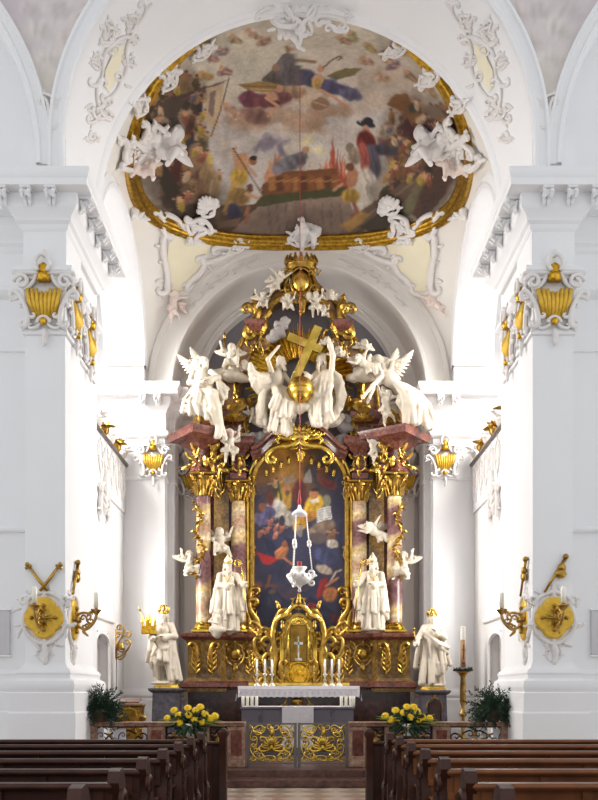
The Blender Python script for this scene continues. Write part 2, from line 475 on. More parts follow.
def nets(D, lo, h):
    S = D < 0
    c = [S[a:S.shape[0] - 1 + a, b:S.shape[1] - 1 + b, d:S.shape[2] - 1 + d] for a in (0, 1) for b in (0, 1) for d in (0, 1)]
    cnt = sum(q.astype(np.int8) for q in c); mix = (cnt > 0) & (cnt < 8)
    idx = np.argwhere(mix); N = len(idx)
    off = np.array([(a, b, d) for a in (0, 1) for b in (0, 1) for d in (0, 1)])
    val = np.stack([D[idx[:, 0] + o[0], idx[:, 1] + o[1], idx[:, 2] + o[2]] for o in off], 1)
    acc = np.zeros((N, 3)); num = np.zeros(N)
    for i in range(8):
        for j in range(i + 1, 8):
            if np.abs(off[i] - off[j]).sum() != 1: continue
            m = (val[:, i] < 0) != (val[:, j] < 0)
            t = val[m, i] / (val[m, i] - val[m, j])
            acc[m] += off[i] + t[:, None] * (off[j] - off[i]); num[m] += 1
    pos = lo + h * (idx + acc / num[:, None])
    vid = np.full(mix.shape, -1, np.int64); vid[mix] = np.arange(N)
    F = []
    for axn in range(3):
        s0 = [slice(None)] * 3; s1 = [slice(None)] * 3; s0[axn] = slice(0, -1); s1[axn] = slice(1, None)
        A = S[tuple(s0)]; B = S[tuple(s1)]; e = np.argwhere(A != B)
        u, v = [(1, 2), (2, 0), (0, 1)][axn]
        ok = (e[:, u] > 0) & (e[:, v] > 0) & (e[:, u] < S.shape[u] - 1) & (e[:, v] < S.shape[v] - 1); e = e[ok]
        ins = A[tuple(e.T)]
        def g(du, dv):
            q = e.copy(); q[:, u] -= du; q[:, v] -= dv; return vid[tuple(q.T)]
        Q = np.stack([g(1, 1), g(0, 1), g(0, 0), g(1, 0)], 1)
        Q[~ins] = Q[~ins][:, ::-1]; F.append(Q)
    F = np.concatenate(F); mb = MB()
    mb.v = [tuple(p) for p in pos.tolist()]; mb.f = [tuple(q) for q in F.tolist()]
    return mb
# ================================================================ ROOM SHELL
W = 3.9
struct(MB().box(-9, 9, 2, 14.75, -.1, 0), 'floor', 'floor_tiles')
st = MB().box(-3.75, 3.75, 14.72, 15.17, 0, .13, .015); struct(st, 'floor_step', 'step_marble', 'auto')
st = MB().box(-3.75, 3.75, 15.17, 15.5, 0, .26, .015); struct(st, 'floor_step', 'step_marble', 'auto')
struct(MB().box(-5, 5, 15.5, 25, -.1, .26), 'floor_choir', 'step_marble')
struct(MB().box(-3.2, 3.2, 19.4, 24.2, .26, .62, .02), 'floor_dais', 'step_marble', 'auto')

# ---- the two great piers at the chancel opening, their front walls behind
plan = [(-9, 15.5), (-4.49, 15.5), (-4.49, 14.75), (-3.83, 14.75), (-3.83, 15.72), (-3.9, 15.74), (-3.9, 17.06), (-9, 17.06)]
pier_low = [(.22, 0), (.22, 1.22), (.195, 1.25), (.195, 1.55), (.17, 1.57), (.19, 1.62), (.2, 1.68), (.18, 1.75), (.11, 1.79), (.1, 1.84), (.12, 1.88), (.1, 1.93), (.04, 1.97), (0, 2.06)]
pier_up = [(0, 7.40), (.04, 7.42), (.045, 7.45), (.04, 7.49), (0, 7.5), (0, 8.32), (.05, 8.34), (.14, 8.43), (.14, 8.5), (.05, 8.53), (.02, 8.56), (.02, 9.1)]
cornice = [(.02, 9.1), (.06, 9.14), (.07, 9.2), (.12, 9.24), (.13, 9.3), (.2, 9.37), (.24, 9.42), (.25, 9.46), (.25, 9.62), (.46, 9.63), (.46, 9.74), (.48, 9.76), (.5, 9.84), (.5, 9.9), (.1, 9.93), (.0, 9.95)]
low = MB().stack(plan, pier_low + pier_up)
struct(low, 'wall_pier_left', 'plaster', 'auto'); struct(low.mirror(), 'wall_pier_right', 'plaster', 'auto')
cplan = [(-9, 15.5), (-4.49, 15.5), (-4.49, 14.75), (-3.83, 14.75), (-3.83, 17.06), (-9, 17.06)]
co = MB().stack(cplan, cornice)
def modillion(mb, m):
    st = len(mb.v)
    mb.box(-.085, .085, -.2, 0, .1, .14, .01)
    mb.tube([(0, -.17, .03), (0, -.1, .06), (0, 0, .04)], [.045, .05, .03], 8)
    for s in (-1, 1):
        mb.tube([(s * .055, -.16, .08), (s * .06, -.2, .03), (s * .055, -.15, -.02), (s * .05, -.11, .03)], [.03, .035, .03, .02], 6)
        mb.tube([(s * .03, -.02, .08), (s * .035, -.06, -.06), (s * .03, -.02, -.1)], [.03, .035, .02], 6)
    mb.xf(m, st)
for xx in (-4.75, -4.36, -3.97): modillion(co, Matrix.Translation((xx, 14.5, 9.5)))
for yy in (14.72, 15.3, 15.85, 16.4, 16.95): modillion(co, Matrix.Translation((-3.58, yy, 9.5)) @ Matrix.Rotation(PI / 2, 4, 'Z'))
struct(co, 'trim_1', 'plaster', 'auto'); struct(co.mirror(), 'trim_2', 'plaster', 'auto')
# plain side-altar recess wall left and right, with its dado ledge
for s, nm in ((-1, 'left'), (1, 'right')):
    b = MB(); b.box(s * 9, s * 4.3, 15.4, 15.6, 9.9, 17); b.box(s * 9, s * 4.2, 15.44, 15.6, 0, 4.3); b.box(s * 9, s * 4.49, 15.36, 15.6, 4.3, 4.4, .03)
    struct(b, 'wall_recess_' + nm, 'plaster', 'auto')
    struct(MB().box(s * 4.52, s * 3.82, 14.74, 17.06, 9.9, 10.62), 'trim_impost_' + nm, 'plaster')

# ---- chancel arch: soffit, archivolts, spandrels
struct(MB().box(-9, 9, -3, 15.5, 16.4, 16.6), 'ceiling_nave', 'plaster')
ZC, RC = 10.6, 3.83
def arc(r, n=48, a0=0., a1=PI, zc=ZC): return [(-r * math.cos(a0 + (a1 - a0) * i / n), zc + r * math.sin(a0 + (a1 - a0) * i / n), a0 + (a1 - a0) * i / n) for i in range(n + 1)]
def ring(mb, r, y, prof, zc=ZC, n=64, a0=0., a1=PI, down=0.):
    """prof (radial outward, towards viewer)"""
    path = []; fr = []
    if down:
        path.append((-r * math.cos(a0), y, zc - down)); fr.append((Vector((-math.cos(a0), 0, 0)), Vector((0, -1, 0))))
    for x, z, a in arc(r, n, a0, a1, zc):
        path.append((x, y, z)); fr.append((Vector((-math.cos(a), 0, math.sin(a))), Vector((0, -1, 0))))
    if down:
        path.append((r * math.cos(a0), y, zc - down)); fr.append((Vector((math.cos(a0), 0, 0)), Vector((0, -1, 0))))
    return mb.sweep(prof, path, fr)
sof = MB(); ring(sof, RC, 14.75, [(0, 0), (0, -2.31)], down=.7)
struct(sof, 'ceiling_arch_soffit', 'plaster', True)
ab = MB(); ring(ab, RC, 14.75, [(0, -.02), (0, .06), (.03, .09), (.08, .09), (.1, .06), (.2, .05), (.22, .09), (.27, .08), (.29, -.2)], down=.7)
struct(ab, 'trim_3', 'plaster', 'auto')
ab = MB(); ring(ab, RC, 17.0, [(-.0, .12), (-.03, .1), (-.055, .05), (-.04, 0), (-.07, -.06), (-.05, -.1), (0, -.12)], down=.7)
ring(ab, RC, 17.06, [(-.02, 0), (1.6, 0)], down=.7)
struct(ab, 'trim_4', 'plaster', 'auto')
SX, SR, SZ = -8.64, 4.34, 10.2
for s, nm in ((-1, 'left'), (1, 'right')):
    b = MB(); path = []; fr = []
    for i in range(41):
        a = PI / 2 * i / 40
        x = SX + SR * math.cos(a); z = SZ + SR * math.sin(a); path.append((x * -s, 14.75, z)); fr.append((Vector((math.cos(a) * -s, 0, math.sin(a))), Vector((0, -1, 0))))
    b.sweep([(0, -.8), (0, .04), (.03, .08), (.08, .08), (.1, .04), (.2, .04), (.22, .08), (.26, .07), (.28, -.2)], path, fr)
    struct(b, 'trim_side_arch_' + nm, 'plaster', 'auto')
# painted spandrels between the arches
def spandrel(s):
    zs = [10.62 + 5.4 * (i / 60) for i in range(61)]; v = []; f = []; n = 40
    for z in zs:
        r = RC + .25
        xr = -math.sqrt(max(r * r - (z - ZC) ** 2, 0)) if z - ZC < r else 0
        rr = SR + .25; xl = SX + math.sqrt(max(rr * rr - (z - SZ) ** 2, 0)) if z - SZ < rr else SX
        if xl > xr: xl = xr = (xl + xr) / 2
        for j in range(n + 1): v.append(((xl + (xr - xl) * j / n) * -s, 14.8, z))
    for i in range(60):
        for j in range(n):
            q = (i * (n + 1) + j, i * (n + 1) + j + 1, (i + 1) * (n + 1) + j + 1, (i + 1) * (n + 1) + j)
            f.append(q if s < 0 else tuple(reversed(q)))
    return MB().add(v, f)
SPAND = {s: spandrel(s) for s in (-1, 1)}

# ---- choir side walls with gallery openings
AY, AR, AZ = 19.98, 2.62, 9.75
for s, nm in ((-1, 'left'), (1, 'right')):
    b = MB()
    b.box(s * 4.6, s * W, 17.06, 17.36, .26, AZ); b.box(s * 4.9, s * W, 22.66, 23.3, .26, 10.2)
    # arch soffit and the wall face round it
    path = []; fr = []
    for i in range(49):
        a = PI * i / 48
        path.append((s * W, AY - AR * math.cos(a), AZ + AR * math.sin(a))); fr.append((Vector((0, -math.cos(a), math.sin(a))), Vector((-s, 0, 0))))
    b.sweep([(0, -1.0), (0, 0), (.6, 0)], path, fr)
    struct(b, 'wall_choir_' + nm, 'plaster', 'auto')
    b = MB(); b.sweep([(0, -.02), (0, .03), (.03, .05), (.09, .05), (.11, .03), (.24, .025), (.26, .05), (.31, .04), (.32, -.02)], path, fr)
    struct(b, 'trim_gallery_arch_' + nm, 'plaster', 'auto')
    # recessed wall below the gallery; arched niche and door are cut as deep pockets
    xw = s * 4.4; b = MB()
    def wallrect(y0, y1, z0, z1): b.box(xw, xw + s * .2, y0, y1, z0, z1)
    ny0, ny1 = 19.0, 21.2
    wallrect(17.3, ny0, .26, 7.2); wallrect(ny1, 22.65, .26, 7.2); wallrect(ny0, ny1, 5.3, 7.2); wallrect(ny0, ny1, 2.9, 3.25)
    wallrect(ny0, 19.3, .26, 2.9); wallrect(20.7, ny1, .26, 2.9)
    # round heads
    for (yc, hw, z0) in ((20.1, 1.1, 4.2),):
        for i in range(12):
            a0, a1 = PI * i / 12, PI * (i + 1) / 12
            p = [(yc - hw * math.cos(a0), z0 + hw * math.sin(a0)), (yc - hw * math.cos(a1), z0 + hw * math.sin(a1))]
            b.add([(xw, p[0][0], p[0][1]), (xw, p[1][0], p[1][1]), (xw, p[1][0], 5.31), (xw, p[0][0], 5.31),
                   (xw + s * .45, p[0][0], p[0][1]), (xw + s * .45, p[1][0], p[1][1])],
                  [(0, 3, 2, 1) if s < 0 else (0, 1, 2, 3), (0, 1, 5, 4) if s < 0 else (1, 0, 4, 5)])
    b.box(xw + s * .01, xw + s * .45, ny0 - .1, ny0 + .012, 3.2, 5.32); b.box(xw + s * .01, xw + s * .45, ny1 - .012, ny1 + .1, 3.2, 5.32)
    b.box(xw - s * .06, xw + s * .45, ny0 - .1, ny1 + .1, 3.16, 3.25, .02)
    struct(b, 'wall_gallery_' + nm, 'plaster', 'auto')
    struct(MB().box(xw + s * .44, xw + s * .55, 18.8, 21.4, 3.1, 5.4), 'wall_niche_' + nm, 'plaster')
    d = MB().box(xw + s * .2, xw + s * .3, 19.2, 20.8, .26, 2.95); struct(d, 'door_1' if s < 0 else 'door_2', 'door_paint')
    d = MB()
    for pts in ([(xw - s * .02, 19.3, .26), (xw - s * .02, 19.3, 2.62)] + [(xw - s * .02, 20 - .7 * math.cos(PI * i / 10), 2.62 + .26 * math.sin(PI * i / 10)) for i in range(11)] + [(xw - s * .02, 20.7, .26)],):
        d.tube(pts, .05, 6)
    struct(d, 'trim_door_' + nm, 'plaster')
    # gallery floor, outer wall and its window
    struct(MB().box(s * 4.55, s * 7.2, 17.1, 23, 5.9, 6.05), 'floor_gallery_' + nm, 'plaster')
    o = MB(); o.box(s * 7.0, s * 7.2, 16.5, 18.6, .26, 14); o.box(s * 7.0, s * 7.2, 21.4, 23.5, .26, 14); o.box(s * 7.0, s * 7.2, 18.6, 21.4, .26, 7.3); o.box(s * 7.0, s * 7.2, 18.6, 21.4, 11.6, 14)
    o.box(s * 4.6, s * 7.2, 22.9, 23.1, .26, 14); o.box(s * 4.6, s * 7.2, 17.06, 17.1, 6, 14); o.box(s * 4.6, s * 7.2, 17.06, 23.1, 13.2, 13.4)
    struct(o, 'wall_outer_' + nm, 'plaster')
    wn = MB()
    wn.box(s * 7.1, s * 7.16, 18.6, 21.4, 7.3, 11.6); wo = struct(wn, 'window_1' if s < 0 else 'window_2', 'window_glow')
    fr_ = MB()
    for k in range(5): fr_.box(s * 7.02, s * 7.1, 18.6 + 2.8 * k / 4 - .03, 18.6 + 2.8 * k / 4 + .03, 7.3, 11.6)
    for k in range(7): fr_.box(s * 7.02, s * 7.1, 18.6, 21.4, 7.3 + 4.3 * k / 6 - .025, 7.3 + 4.3 * k / 6 + .025)
    fr_.build('window_frame', 'plaster', wo)

# ---- far piers beside the apse, entablature, apse
fplan = [(-4.8, 22.62), (-3.9, 22.62), (-3.9, 22.55), (-3.36, 22.55), (-3.36, 23.0), (-3.2, 23.0), (-3.2, 24.3), (-4.8, 24.3)]
f_low = [(.16, .26), (.16, 1.05), (.14, 1.08), (.14, 1.35), (.1, 1.4), (.13, 1.46), (.1, 1.55), (.04, 1.6), (0, 1.66), (0, 6.86), (.03, 6.88), (.03, 6.94), (0, 6.96), (0, 7.9), (.05, 7.93), (.1, 8.0), (.1, 8.06), (.02, 8.1), (.02, 8.5)]
f_cor = [(.02, 8.5), (.05, 8.54), (.06, 8.6), (.12, 8.66), (.16, 8.74), (.17, 8.9), (.36, 8.92), (.36, 9.02), (.38, 9.05), (.42, 9.14), (.42, 9.2), (.02, 9.24)]
b = MB().stack(fplan, f_low); struct(b, 'wall_apse_pier_left', 'plaster', 'auto'); struct(b.mirror(), 'wall_apse_pier_right', 'plaster', 'auto')
b = MB().stack([fplan[0], fplan[1], (-3.9, 22.55), (-3.36, 22.55), (-3.36, 23.0), (-3.2, 23.0), fplan[6], fplan[7]], f_cor)
for xx in (-3.86, -3.5): modillion(b, Matrix.Translation((xx, 22.38, 8.79)))
struct(b, 'trim_5', 'plaster', 'auto'); struct(b.mirror(), 'trim_6', 'plaster', 'auto')
ZA, RA = 9.24, 3.22
b = MB(); ring(b, RA, 23.0, [(0, -1.3), (0, .0), (.03, .04), (.1, .04), (.12, .01), (.5, 0), (.53, .05), (.64, .05), (.66, 0), (.9, 0)], zc=ZA)
struct(b, 'trim_apse_arch', 'plaster_warm', 'auto')
# rear wall with the grey arched niche
ZN, RN = 9.5, 2.66
b = MB(); xs = [(-RN * math.cos(PI * i / 40), ZN + RN * math.sin(PI * i / 40)) for i in range(41)]
v = [(x, 24.2, z) for x, z in xs] + [(x * 1.9, 24.2, ZN + (z - ZN) * 1.9) for x, z in xs] + [(x, 24.5, z) for x, z in xs]
f = [(i, i + 1, 41 + i + 1, 41 + i) for i in range(40)] + [(i + 1, i, 82 + i, 82 + i + 1) for i in range(40)]
b.add(v, f); b.box(-5.1, -RN, 24.2, 24.5, .26, ZN); b.box(RN, 5.1, 24.2, 24.5, .26, ZN); b.box(-RN, RN, 24.2, 24.5, .26, 5)
struct(b, 'wall_apse', 'plaster_warm', 'auto')
b = MB(); ring(b, RN, 24.2, [(0, -.02), (0, .05), (.06, .06), (.08, .02), (.14, .02), (.16, .05), (.22, .0)], zc=ZN)
struct(b, 'trim_niche', 'plaster_warm', 'auto')
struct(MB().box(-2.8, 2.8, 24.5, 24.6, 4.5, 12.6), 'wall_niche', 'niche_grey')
for s, nm in ((-1, 'left'), (1, 'right')):
    q = [(-3.06, 23.98), (-2.58, 23.98), (-2.58, 24.25), (-3.06, 24.25)]
    b = MB().stack(q, [(.1, .26), (.1, 1.3), (.04, 1.5), (0, 1.6), (0, 6.7), (.03, 6.72), (.03, 6.78), (0, 6.8), (0, 7.7), (.06, 7.8), (.06, 7.9), (0, 7.95), (0, 8.5), (.1, 8.6), (.12, 8.75), (.3, 8.8), (.32, 9.0), (.34, 9.1), (0, 9.15)])
    struct(b if s < 0 else b.mirror(), 'wall_apse_pilaster_' + nm, 'plaster_warm', 'auto')

# ---- sail vault over the choir
def vb(v): return 10.35 + (9.35 - 10.35) * v
def zv(x, y):
    u = min(1, abs(x) / W); v = (y - 17.06) / 5.94; w = max(-1, min(1, 2 * v - 1))
    b = vb(v); hF = 4.34 + ((12.88 - 9.35) - 4.34) * v; hG = 12.5 - b
    return b + math.sqrt(max(0, hF * hF * (1 - u * u) + hG * hG * (1 - w * w)))
def vnorm(x, y):
    e = .02
    dx = (zv(x + e, y) - zv(x - e, y)) / (2 * e); dy = (zv(x, y + e) - zv(x, y - e)) / (2 * e)
    n = Vector((dx, dy, -1)); return n.normalized()
def vault_hit(px, py):
    """the point of the vault seen at a place of the photograph"""
    pv = None
    for i in range(1200):
        Y = 17.1 + 5.88 * i / 1199
        x, _, z = P(px, py, Y)
        if abs(x) < W and z <= CZ + 99:
            d = z - zv(x, Y)
            if pv is not None and pv < 0 <= d: return Vector((x, Y, zv(x, Y)))
            pv = d
    return None
v = []; f = []; NU, NV = 72, 60
for j in range(NV + 1):
    w = -math.cos(PI * j / NV)
    for i in range(NU + 1):
        x = -W * math.cos(PI * i / NU); y = 17.06 + 5.94 * (w + 1) / 2
        v.append((x, y, zv(x, y)))
for j in range(NV):
    for i in range(NU):
        q = j * (NU + 1) + i; f.append((q, q + NU + 1, q + NU + 2, q + 1))
struct(MB().add(v, f), 'ceiling', 'plaster_warm', True)
# ================================================================ HIGH ALTARPIECE
def wb(mb, name, mat, root, smooth='auto', label=None):
    o = mb.build(name, mat, root, smooth)
    if root.type == 'EMPTY': o.matrix_parent_inverse = Matrix.Translation(root.location).inverted()
    if label: o['label'] = label
    return o
def both(mb): return MB().join(mb).join(mb.mirror())
def ribbon(mb, pts, w, y0, y1, ch=.03):
    """solid band along points in the x-z plane"""
    n = len(pts)
    if not hasattr(w, '__len__'): w = [w] * n
    p = [Vector((q[0], q[1])) for q in pts]; v = []
    for i in range(n):
        t = (p[min(i + 1, n - 1)] - p[max(i - 1, 0)]).normalized(); k = Vector((-t.y, t.x)); h = w[i] / 2
        for a, y in ((-h, y1), (-h, y0 + ch), (-h + ch, y0), (h - ch, y0), (h, y0 + ch), (h, y1)):
            q = p[i] + k * a; v.append((q.x, y, q.y))
    f = []
    for i in range(n - 1):
        for j in range(6):
            j2 = (j + 1) % 6; f.append((i * 6 + j, (i + 1) * 6 + j, (i + 1) * 6 + j2, i * 6 + j2))
    f += [tuple(range(6)), tuple(reversed([(n - 1) * 6 + j for j in range(6)]))]
    return mb.add(v, f)
def pxp(pts, Y): return [(X(a, Y), Z(b, Y)) for a, b in pts]
def smoothp(pts, k=6):
    out = []; n = len(pts)
    for i in range(n - 1):
        a = Vector(pts[max(i - 1, 0)]); b = Vector(pts[i]); c = Vector(pts[i + 1]); d = Vector(pts[min(i + 2, n - 1)])
        for j in range(k):
            t = j / k; out.append(tuple(.5 * ((2 * b) + (c - a) * t + (2 * a - 5 * b + 4 * c - d) * t * t + (3 * b - a - 3 * c + d) * t ** 3)))
    out.append(tuple(pts[-1])); return out
def capital_mesh(c, r, h):
    m = MB(); m.lathe([(r * .95, 0), (r * 1.08, .02), (r * .98, .05), (r * 1.0, h * .3), (r * 1.15, h * .7), (r * 1.4, h * .86)], 14, c)
    a = r * 1.75
    m.box(c[0] - a, c[0] + a, c[1] - a, c[1] + a, c[2] + h * .88, c[2] + h, .02)
    for row, (z0, hh, k, ph) in enumerate(((.02, .42, 8, 0), (.3, .42, 8, .5))):
        for i in range(k):
            an = 2 * PI * (i + ph) / k; d = Vector((math.cos(an), math.sin(an), 0)); b0 = Vector(c) + d * r * 1.0 + Vector((0, 0, z0 * h))
            m.tube([b0, b0 + d * r * .12 + Vector((0, 0, hh * h * .6)), b0 + d * r * .4 + Vector((0, 0, hh * h)), b0 + d * r * .62 + Vector((0, 0, hh * h * .82))], [r * .2, r * .32, r * .24, r * .1], 6, .45)
    for i in range(4):
        an = PI / 4 + PI / 2 * i; d = Vector((math.cos(an), math.sin(an), 0)); q = Vector(c) + d * r * 1.75 + Vector((0, 0, h * .72))
        side = Vector((-d.y, d.x, 0)); m.tube([q + (d * math.cos(t) + Vector((0, 0, 1)) * math.sin(t)) * r * .42 * (1 - t / 11) for t in [x * .7 for x in range(12)]], [r * .17] * 12, 6)
    for an in (-PI / 2, PI / 2, 0, PI):
        d = Vector((math.cos(an), math.sin(an), 0)); m.ball(Vector(c) + d * r * 1.7 + Vector((0, 0, h * .9)), r * .3, 8, 5)
    return m

AP = empty('altarpiece', (0, 22.4, .62), 'towering gilded and marble high altarpiece with four banded columns in the apse', 'altarpiece')
def both_parts(fn, name, mat, root=AP, smooth='auto', label=None):
    m = fn()
    return [wb(m, name, mat, root, smooth, label), wb(m.mirror(), name, mat, root, smooth, label)]
# -- base and pedestals
b = MB(); b.stack([(-2.62, 21.75), (-1.05, 21.75), (-1.05, 22.2), (1.05, 22.2), (1.05, 21.75), (2.62, 21.75), (2.62, 23.0), (-2.62, 23.0)], [(.12, .6), (.12, .8), (.06, .85), (.06, 1.6), (.0, 1.66)])
wb(b, 'base', 'marble_dark', AP)
def ped():
    m = MB()
    pl = [(X(188, 21.8), 21.72), (X(221, 21.8), 21.66), (X(226, 21.8), 21.95), (X(248, 21.8), 22.0), (X(253, 21.8), 22.2), (-.98, 23.0), (-2.72, 23.0)]
    m.stack(pl, [(.1, Z(692, 21.7)), (.12, Z(689, 21.7)), (.09, Z(684, 21.7)), (.06, Z(681, 21.7)), (0, Z(678, 21.7)), (0, Z(644, 21.7)), (.03, Z(642, 21.7)), (.06, Z(640, 21.7)), (.12, Z(638, 21.7)), (.13, Z(634.5, 21.7)), (.1, Z(633.5, 21.7))]); return m
peds = both_parts(ped, 'pedestal', 'marble_yellow')
def ped_trim():
    m = MB(); pl = [(X(188, 21.8), 21.72), (X(221, 21.8), 21.66), (X(226, 21.8), 21.95), (X(248, 21.8), 22.0), (X(253, 21.8), 22.2), (-.98, 23.0), (-2.72, 23.0)]
    m.stack(pl, [(.105, Z(689, 21.7)), (.155, Z(687, 21.7)), (.13, Z(683, 21.7)), (.02, Z(680, 21.7))])
    m.stack(pl, [(.07, Z(640, 21.7)), (.16, Z(637, 21.7)), (.17, Z(634, 21.7)), (.11, Z(633, 21.7))]); return m
for p, o in zip(peds, (0, 1)):
    m = ped_trim(); wb(m if o == 0 else m.mirror(), 'moulding', 'marble_red', p)
def relief(px, py, w, h, Y, curves, r=.6):
    m = MB(); lay(m, shift2(curves, X(px, Y), Z(py, Y)), flat(Y), r); return m
ac = acanthus(.62, .085, 11); acm = mirror2(ac)
for s, p in ((1, peds[0]), (-1, peds[1])):
    for (px, Y, k) in ((196, 21.68, 0), (212, 21.66, 1)):
        m = relief(px, 676, 0, 0, Y, shift2(ac if k else acm, 0, .02, 1.15)); m.ball((X(px, Y), Y, Z(668, Y)), (.07, .04, .1)); m = m if s > 0 else m.mirror(); wb(m, 'gilt_relief', 'gold', p)
    m = relief(235, 655, 0, 0, 21.93, cartouche(.24, .27) + shift2(cartouche(.15, .16), 0, .0) + spray((0, -.3), -PI / 2, .3, .05, 6, .7) + spray((-.2, .2), 2.2, .2, .04, 5, .8) + spray((.2, .2), .9, .2, .04, 5, .8)); m.ball((X(235, 21.93), 21.93, Z(654, 21.93)), (.13, .07, .15)); m.ball((X(235, 21.9), 21.93, Z(668, 21.9)), (.07, .05, .09))
    m = m if s > 0 else m.mirror(); wb(m, 'gilt_cartouche', 'gold', p)
    m = relief(249, 676, 0, 0, 22.02, shift2(ac, 0, .02, 1.05)); m = m if s > 0 else m.mirror(); wb(m, 'gilt_relief', 'gold', p)
# -- columns
def column(cx, Y, ytop, ycap, rpx=7.6):
    m = {}
    x = X(cx, Y); r = L(rpx, Y)
    m['shaft'] = MB().lathe([(r * 1.0, Z(624, Y)), (r * 1.02, Z(600, Y)), (r * .98, Z(560, Y)), (r * .9, Z(ycap, Y))], 20, (x, Y, 0))
    b = MB(); b.box(x - r * 1.45, x + r * 1.45, Y - r * 1.45, Y + r * 1.45, Z(633, Y), Z(629.5, Y), .02)
    b.lathe([(r * 1.35, Z(629.5, Y)), (r * 1.42, Z(628, Y)), (r * 1.35, Z(626.8, Y)), (r * 1.15, Z(626, Y)), (r * 1.22, Z(624.7, Y)), (r * 1.08, Z(623.5, Y)), (r * .98, Z(622.5, Y))], 20, (x, Y, 0))
    m['column_base'] = b
    m['capital'] = capital_mesh((x, Y, Z(ycap, Y)), r * .92, L(ycap - ytop, Y))
    return m
cols = []
for (cx, Y, yt, yc) in ((203.5, 22.05, 474, 497), (238.5, 22.42, 482, 502)):
    for s in (1, -1):
        d = column(cx, Y, yt, yc); g = lambda q: q if s > 0 else q.mirror()
        sh = wb(g(d['shaft']), 'column', 'marble_band', AP, 'auto'); cols.append(sh)
        wb(g(d['column_base']), 'column_base', 'gold_bright', sh); wb(g(d['capital']), 'capital', 'gold', sh)
# gilt vines winding down the outer shafts
for s in (1, -1):
    m = MB(); pts = []; Y = 22.05
    for i in range(46):
        t = i / 45; a = -PI * .55 + 1.5 * math.sin(t * 7.5); r = L(8.4, Y)
        pts.append((X(203.5, Y) + r * math.sin(a) * .95 * (1 if t < .78 else 1 + (t - .78) * 5.5), Y - r * abs(math.cos(a)) - .02, Z(503 + 76 * t, Y)))
    m.tube(pts, .025, 6)
    for i in range(1, 46):
        q = Vector(pts[i]); a = i * 2.4; m.tube([q, q + Vector((math.cos(a) * .06, -.03, math.sin(a) * .05)), q + Vector((math.cos(a) * .12, -.01, math.sin(a) * .1 - .03))], [.02, .045, .008], 5, .5)
        if i % 4 == 0: m.ball(q + Vector((.03, -.05, 0)), .04, 6, 5)
    wb(m if s > 0 else m.mirror(), 'gilt_vine', 'gold', cols[0] if s > 0 else cols[1])
# -- back wall of the altarpiece between and behind the columns
def back():
    m = MB(); poly = pxp([(204, 634), (256, 634), (256, 440), (240, 425), (204, 440)], 22.75)
    m.prism(list(poly), 22.78, 23.0); return m
both_parts(back, 'back_panel', 'marble_dark')
def pil():
    m = MB(); m.box(X(214, 22.6), X(229, 22.6), 22.6, 22.8, Z(634, 22.6), Z(440, 22.6), .02); return m
both_parts(pil, 'pilaster', 'marble_yellow')
def pilgold():
    m = MB(); lay(m, shift2(acanthus(.8, .1, 8), X(221, 22.58), Z(500, 22.58)), flat(22.6), .5)
    lay(m, shift2(shell(.2, .25) + spray((0, -.1), PI / 2, .5, .06, 7, .8) + spray((0, 0), -PI / 2, .45, .06, 7, .8), X(221, 22.58), Z(474, 22.58)), flat(22.6), .5); return m
both_parts(pilgold, 'pilaster_ornament', 'gold')
# -- entablature blocks over the columns
def rotsq(cx, cy, h, a):
    return [(cx + math.cos(a + PI / 4 + PI / 2 * i) * h * 1.414, cy + math.sin(a + PI / 4 + PI / 2 * i) * h * 1.414) for i in range(4)]
def outer_block():
    Y = 22.05; x = X(203.5, Y); z = lambda q: Z(q, Y); m = MB()
    pl = rotsq(x, Y, .2, math.radians(35))
    m.stack(pl, [(.04, z(474)), (.07, z(472)), (.03, z(469)), (.05, z(465)), (.0, z(463)), (0, z(450))]); return m
def outer_cornice():
    Y = 22.05; x = X(203.5, Y); z = lambda q: Z(q, Y); m = MB()
    pl = rotsq(x, Y, .2, math.radians(35))
    m.stack(pl, [(.0, z(452)), (.08, z(449)), (.12, z(447)), (.26, z(443)), (.42, z(441)), (.43, z(437)), (.47, z(434)), (.3, z(432)), (.12, z(428)), (.02, z(425))]); return m
for s, o in zip((1, -1), both_parts(outer_block, 'entablature', 'marble_red')):
    m = MB(); Y = 21.75; lay(m, shift2(cartouche(.2, .2) + spray((0, -.1), -PI / 2, .3, .08, 5, 1.0), X(205, Y), Z(452, Y)), flat(Y + .05), .6)
    lay(m, shift2(acanthus(.42, .1, 6), X(195, Y), Z(460, Y)), flat(Y + .15), .6); lay(m, shift2(acanthus(.42, .1, 6), X(214, Y), Z(462, Y)), flat(Y + .12), .6)
    for (px, py, a_) in ((192, 458, 2.4), (217, 458, .7), (200, 462, -1.9), (210, 463, -1.2), (205, 446, 1.6), (196, 449, 2.2), (213, 449, .9), (190, 466, 3.4), (219, 467, -.3)): lay(m, shift2(spray((0, 0), a_, .26, .045, 5, .9) + [scroll((0, 0), (.12, .08), 1.1, 1.0, 'C', .022, size=.3)], X(px, Y), Z(py, Y)), flat(Y + .06 + .02 * abs(px - 205) / 6), .4)
    wb(m if s > 0 else m.mirror(), 'gilt_ornament', 'gold', o)
both_parts(outer_cornice, 'cornice', 'marble_red')
def plinth():
    Y = 22.1; z = lambda q: Z(q, Y); m = MB(); m.stack(rotsq(X(204, Y), Y, .2, math.radians(35)), [(.06, z(427)), (.03, z(424)), (0, z(420)), (-.03, z(414)), (.03, z(411)), (.05, z(408)), (0, z(406))])
    return m
for s, o in zip((1, -1), both_parts(plinth, 'gilt_plinth', 'gold')):
    m = MB(); lay(m, shift2(cartouche(.17, .18), X(205, 21.85), Z(417, 21.85)), flat(21.88), .6); wb(m if s > 0 else m.mirror(), 'scroll_ornament', 'gold_dark', o)
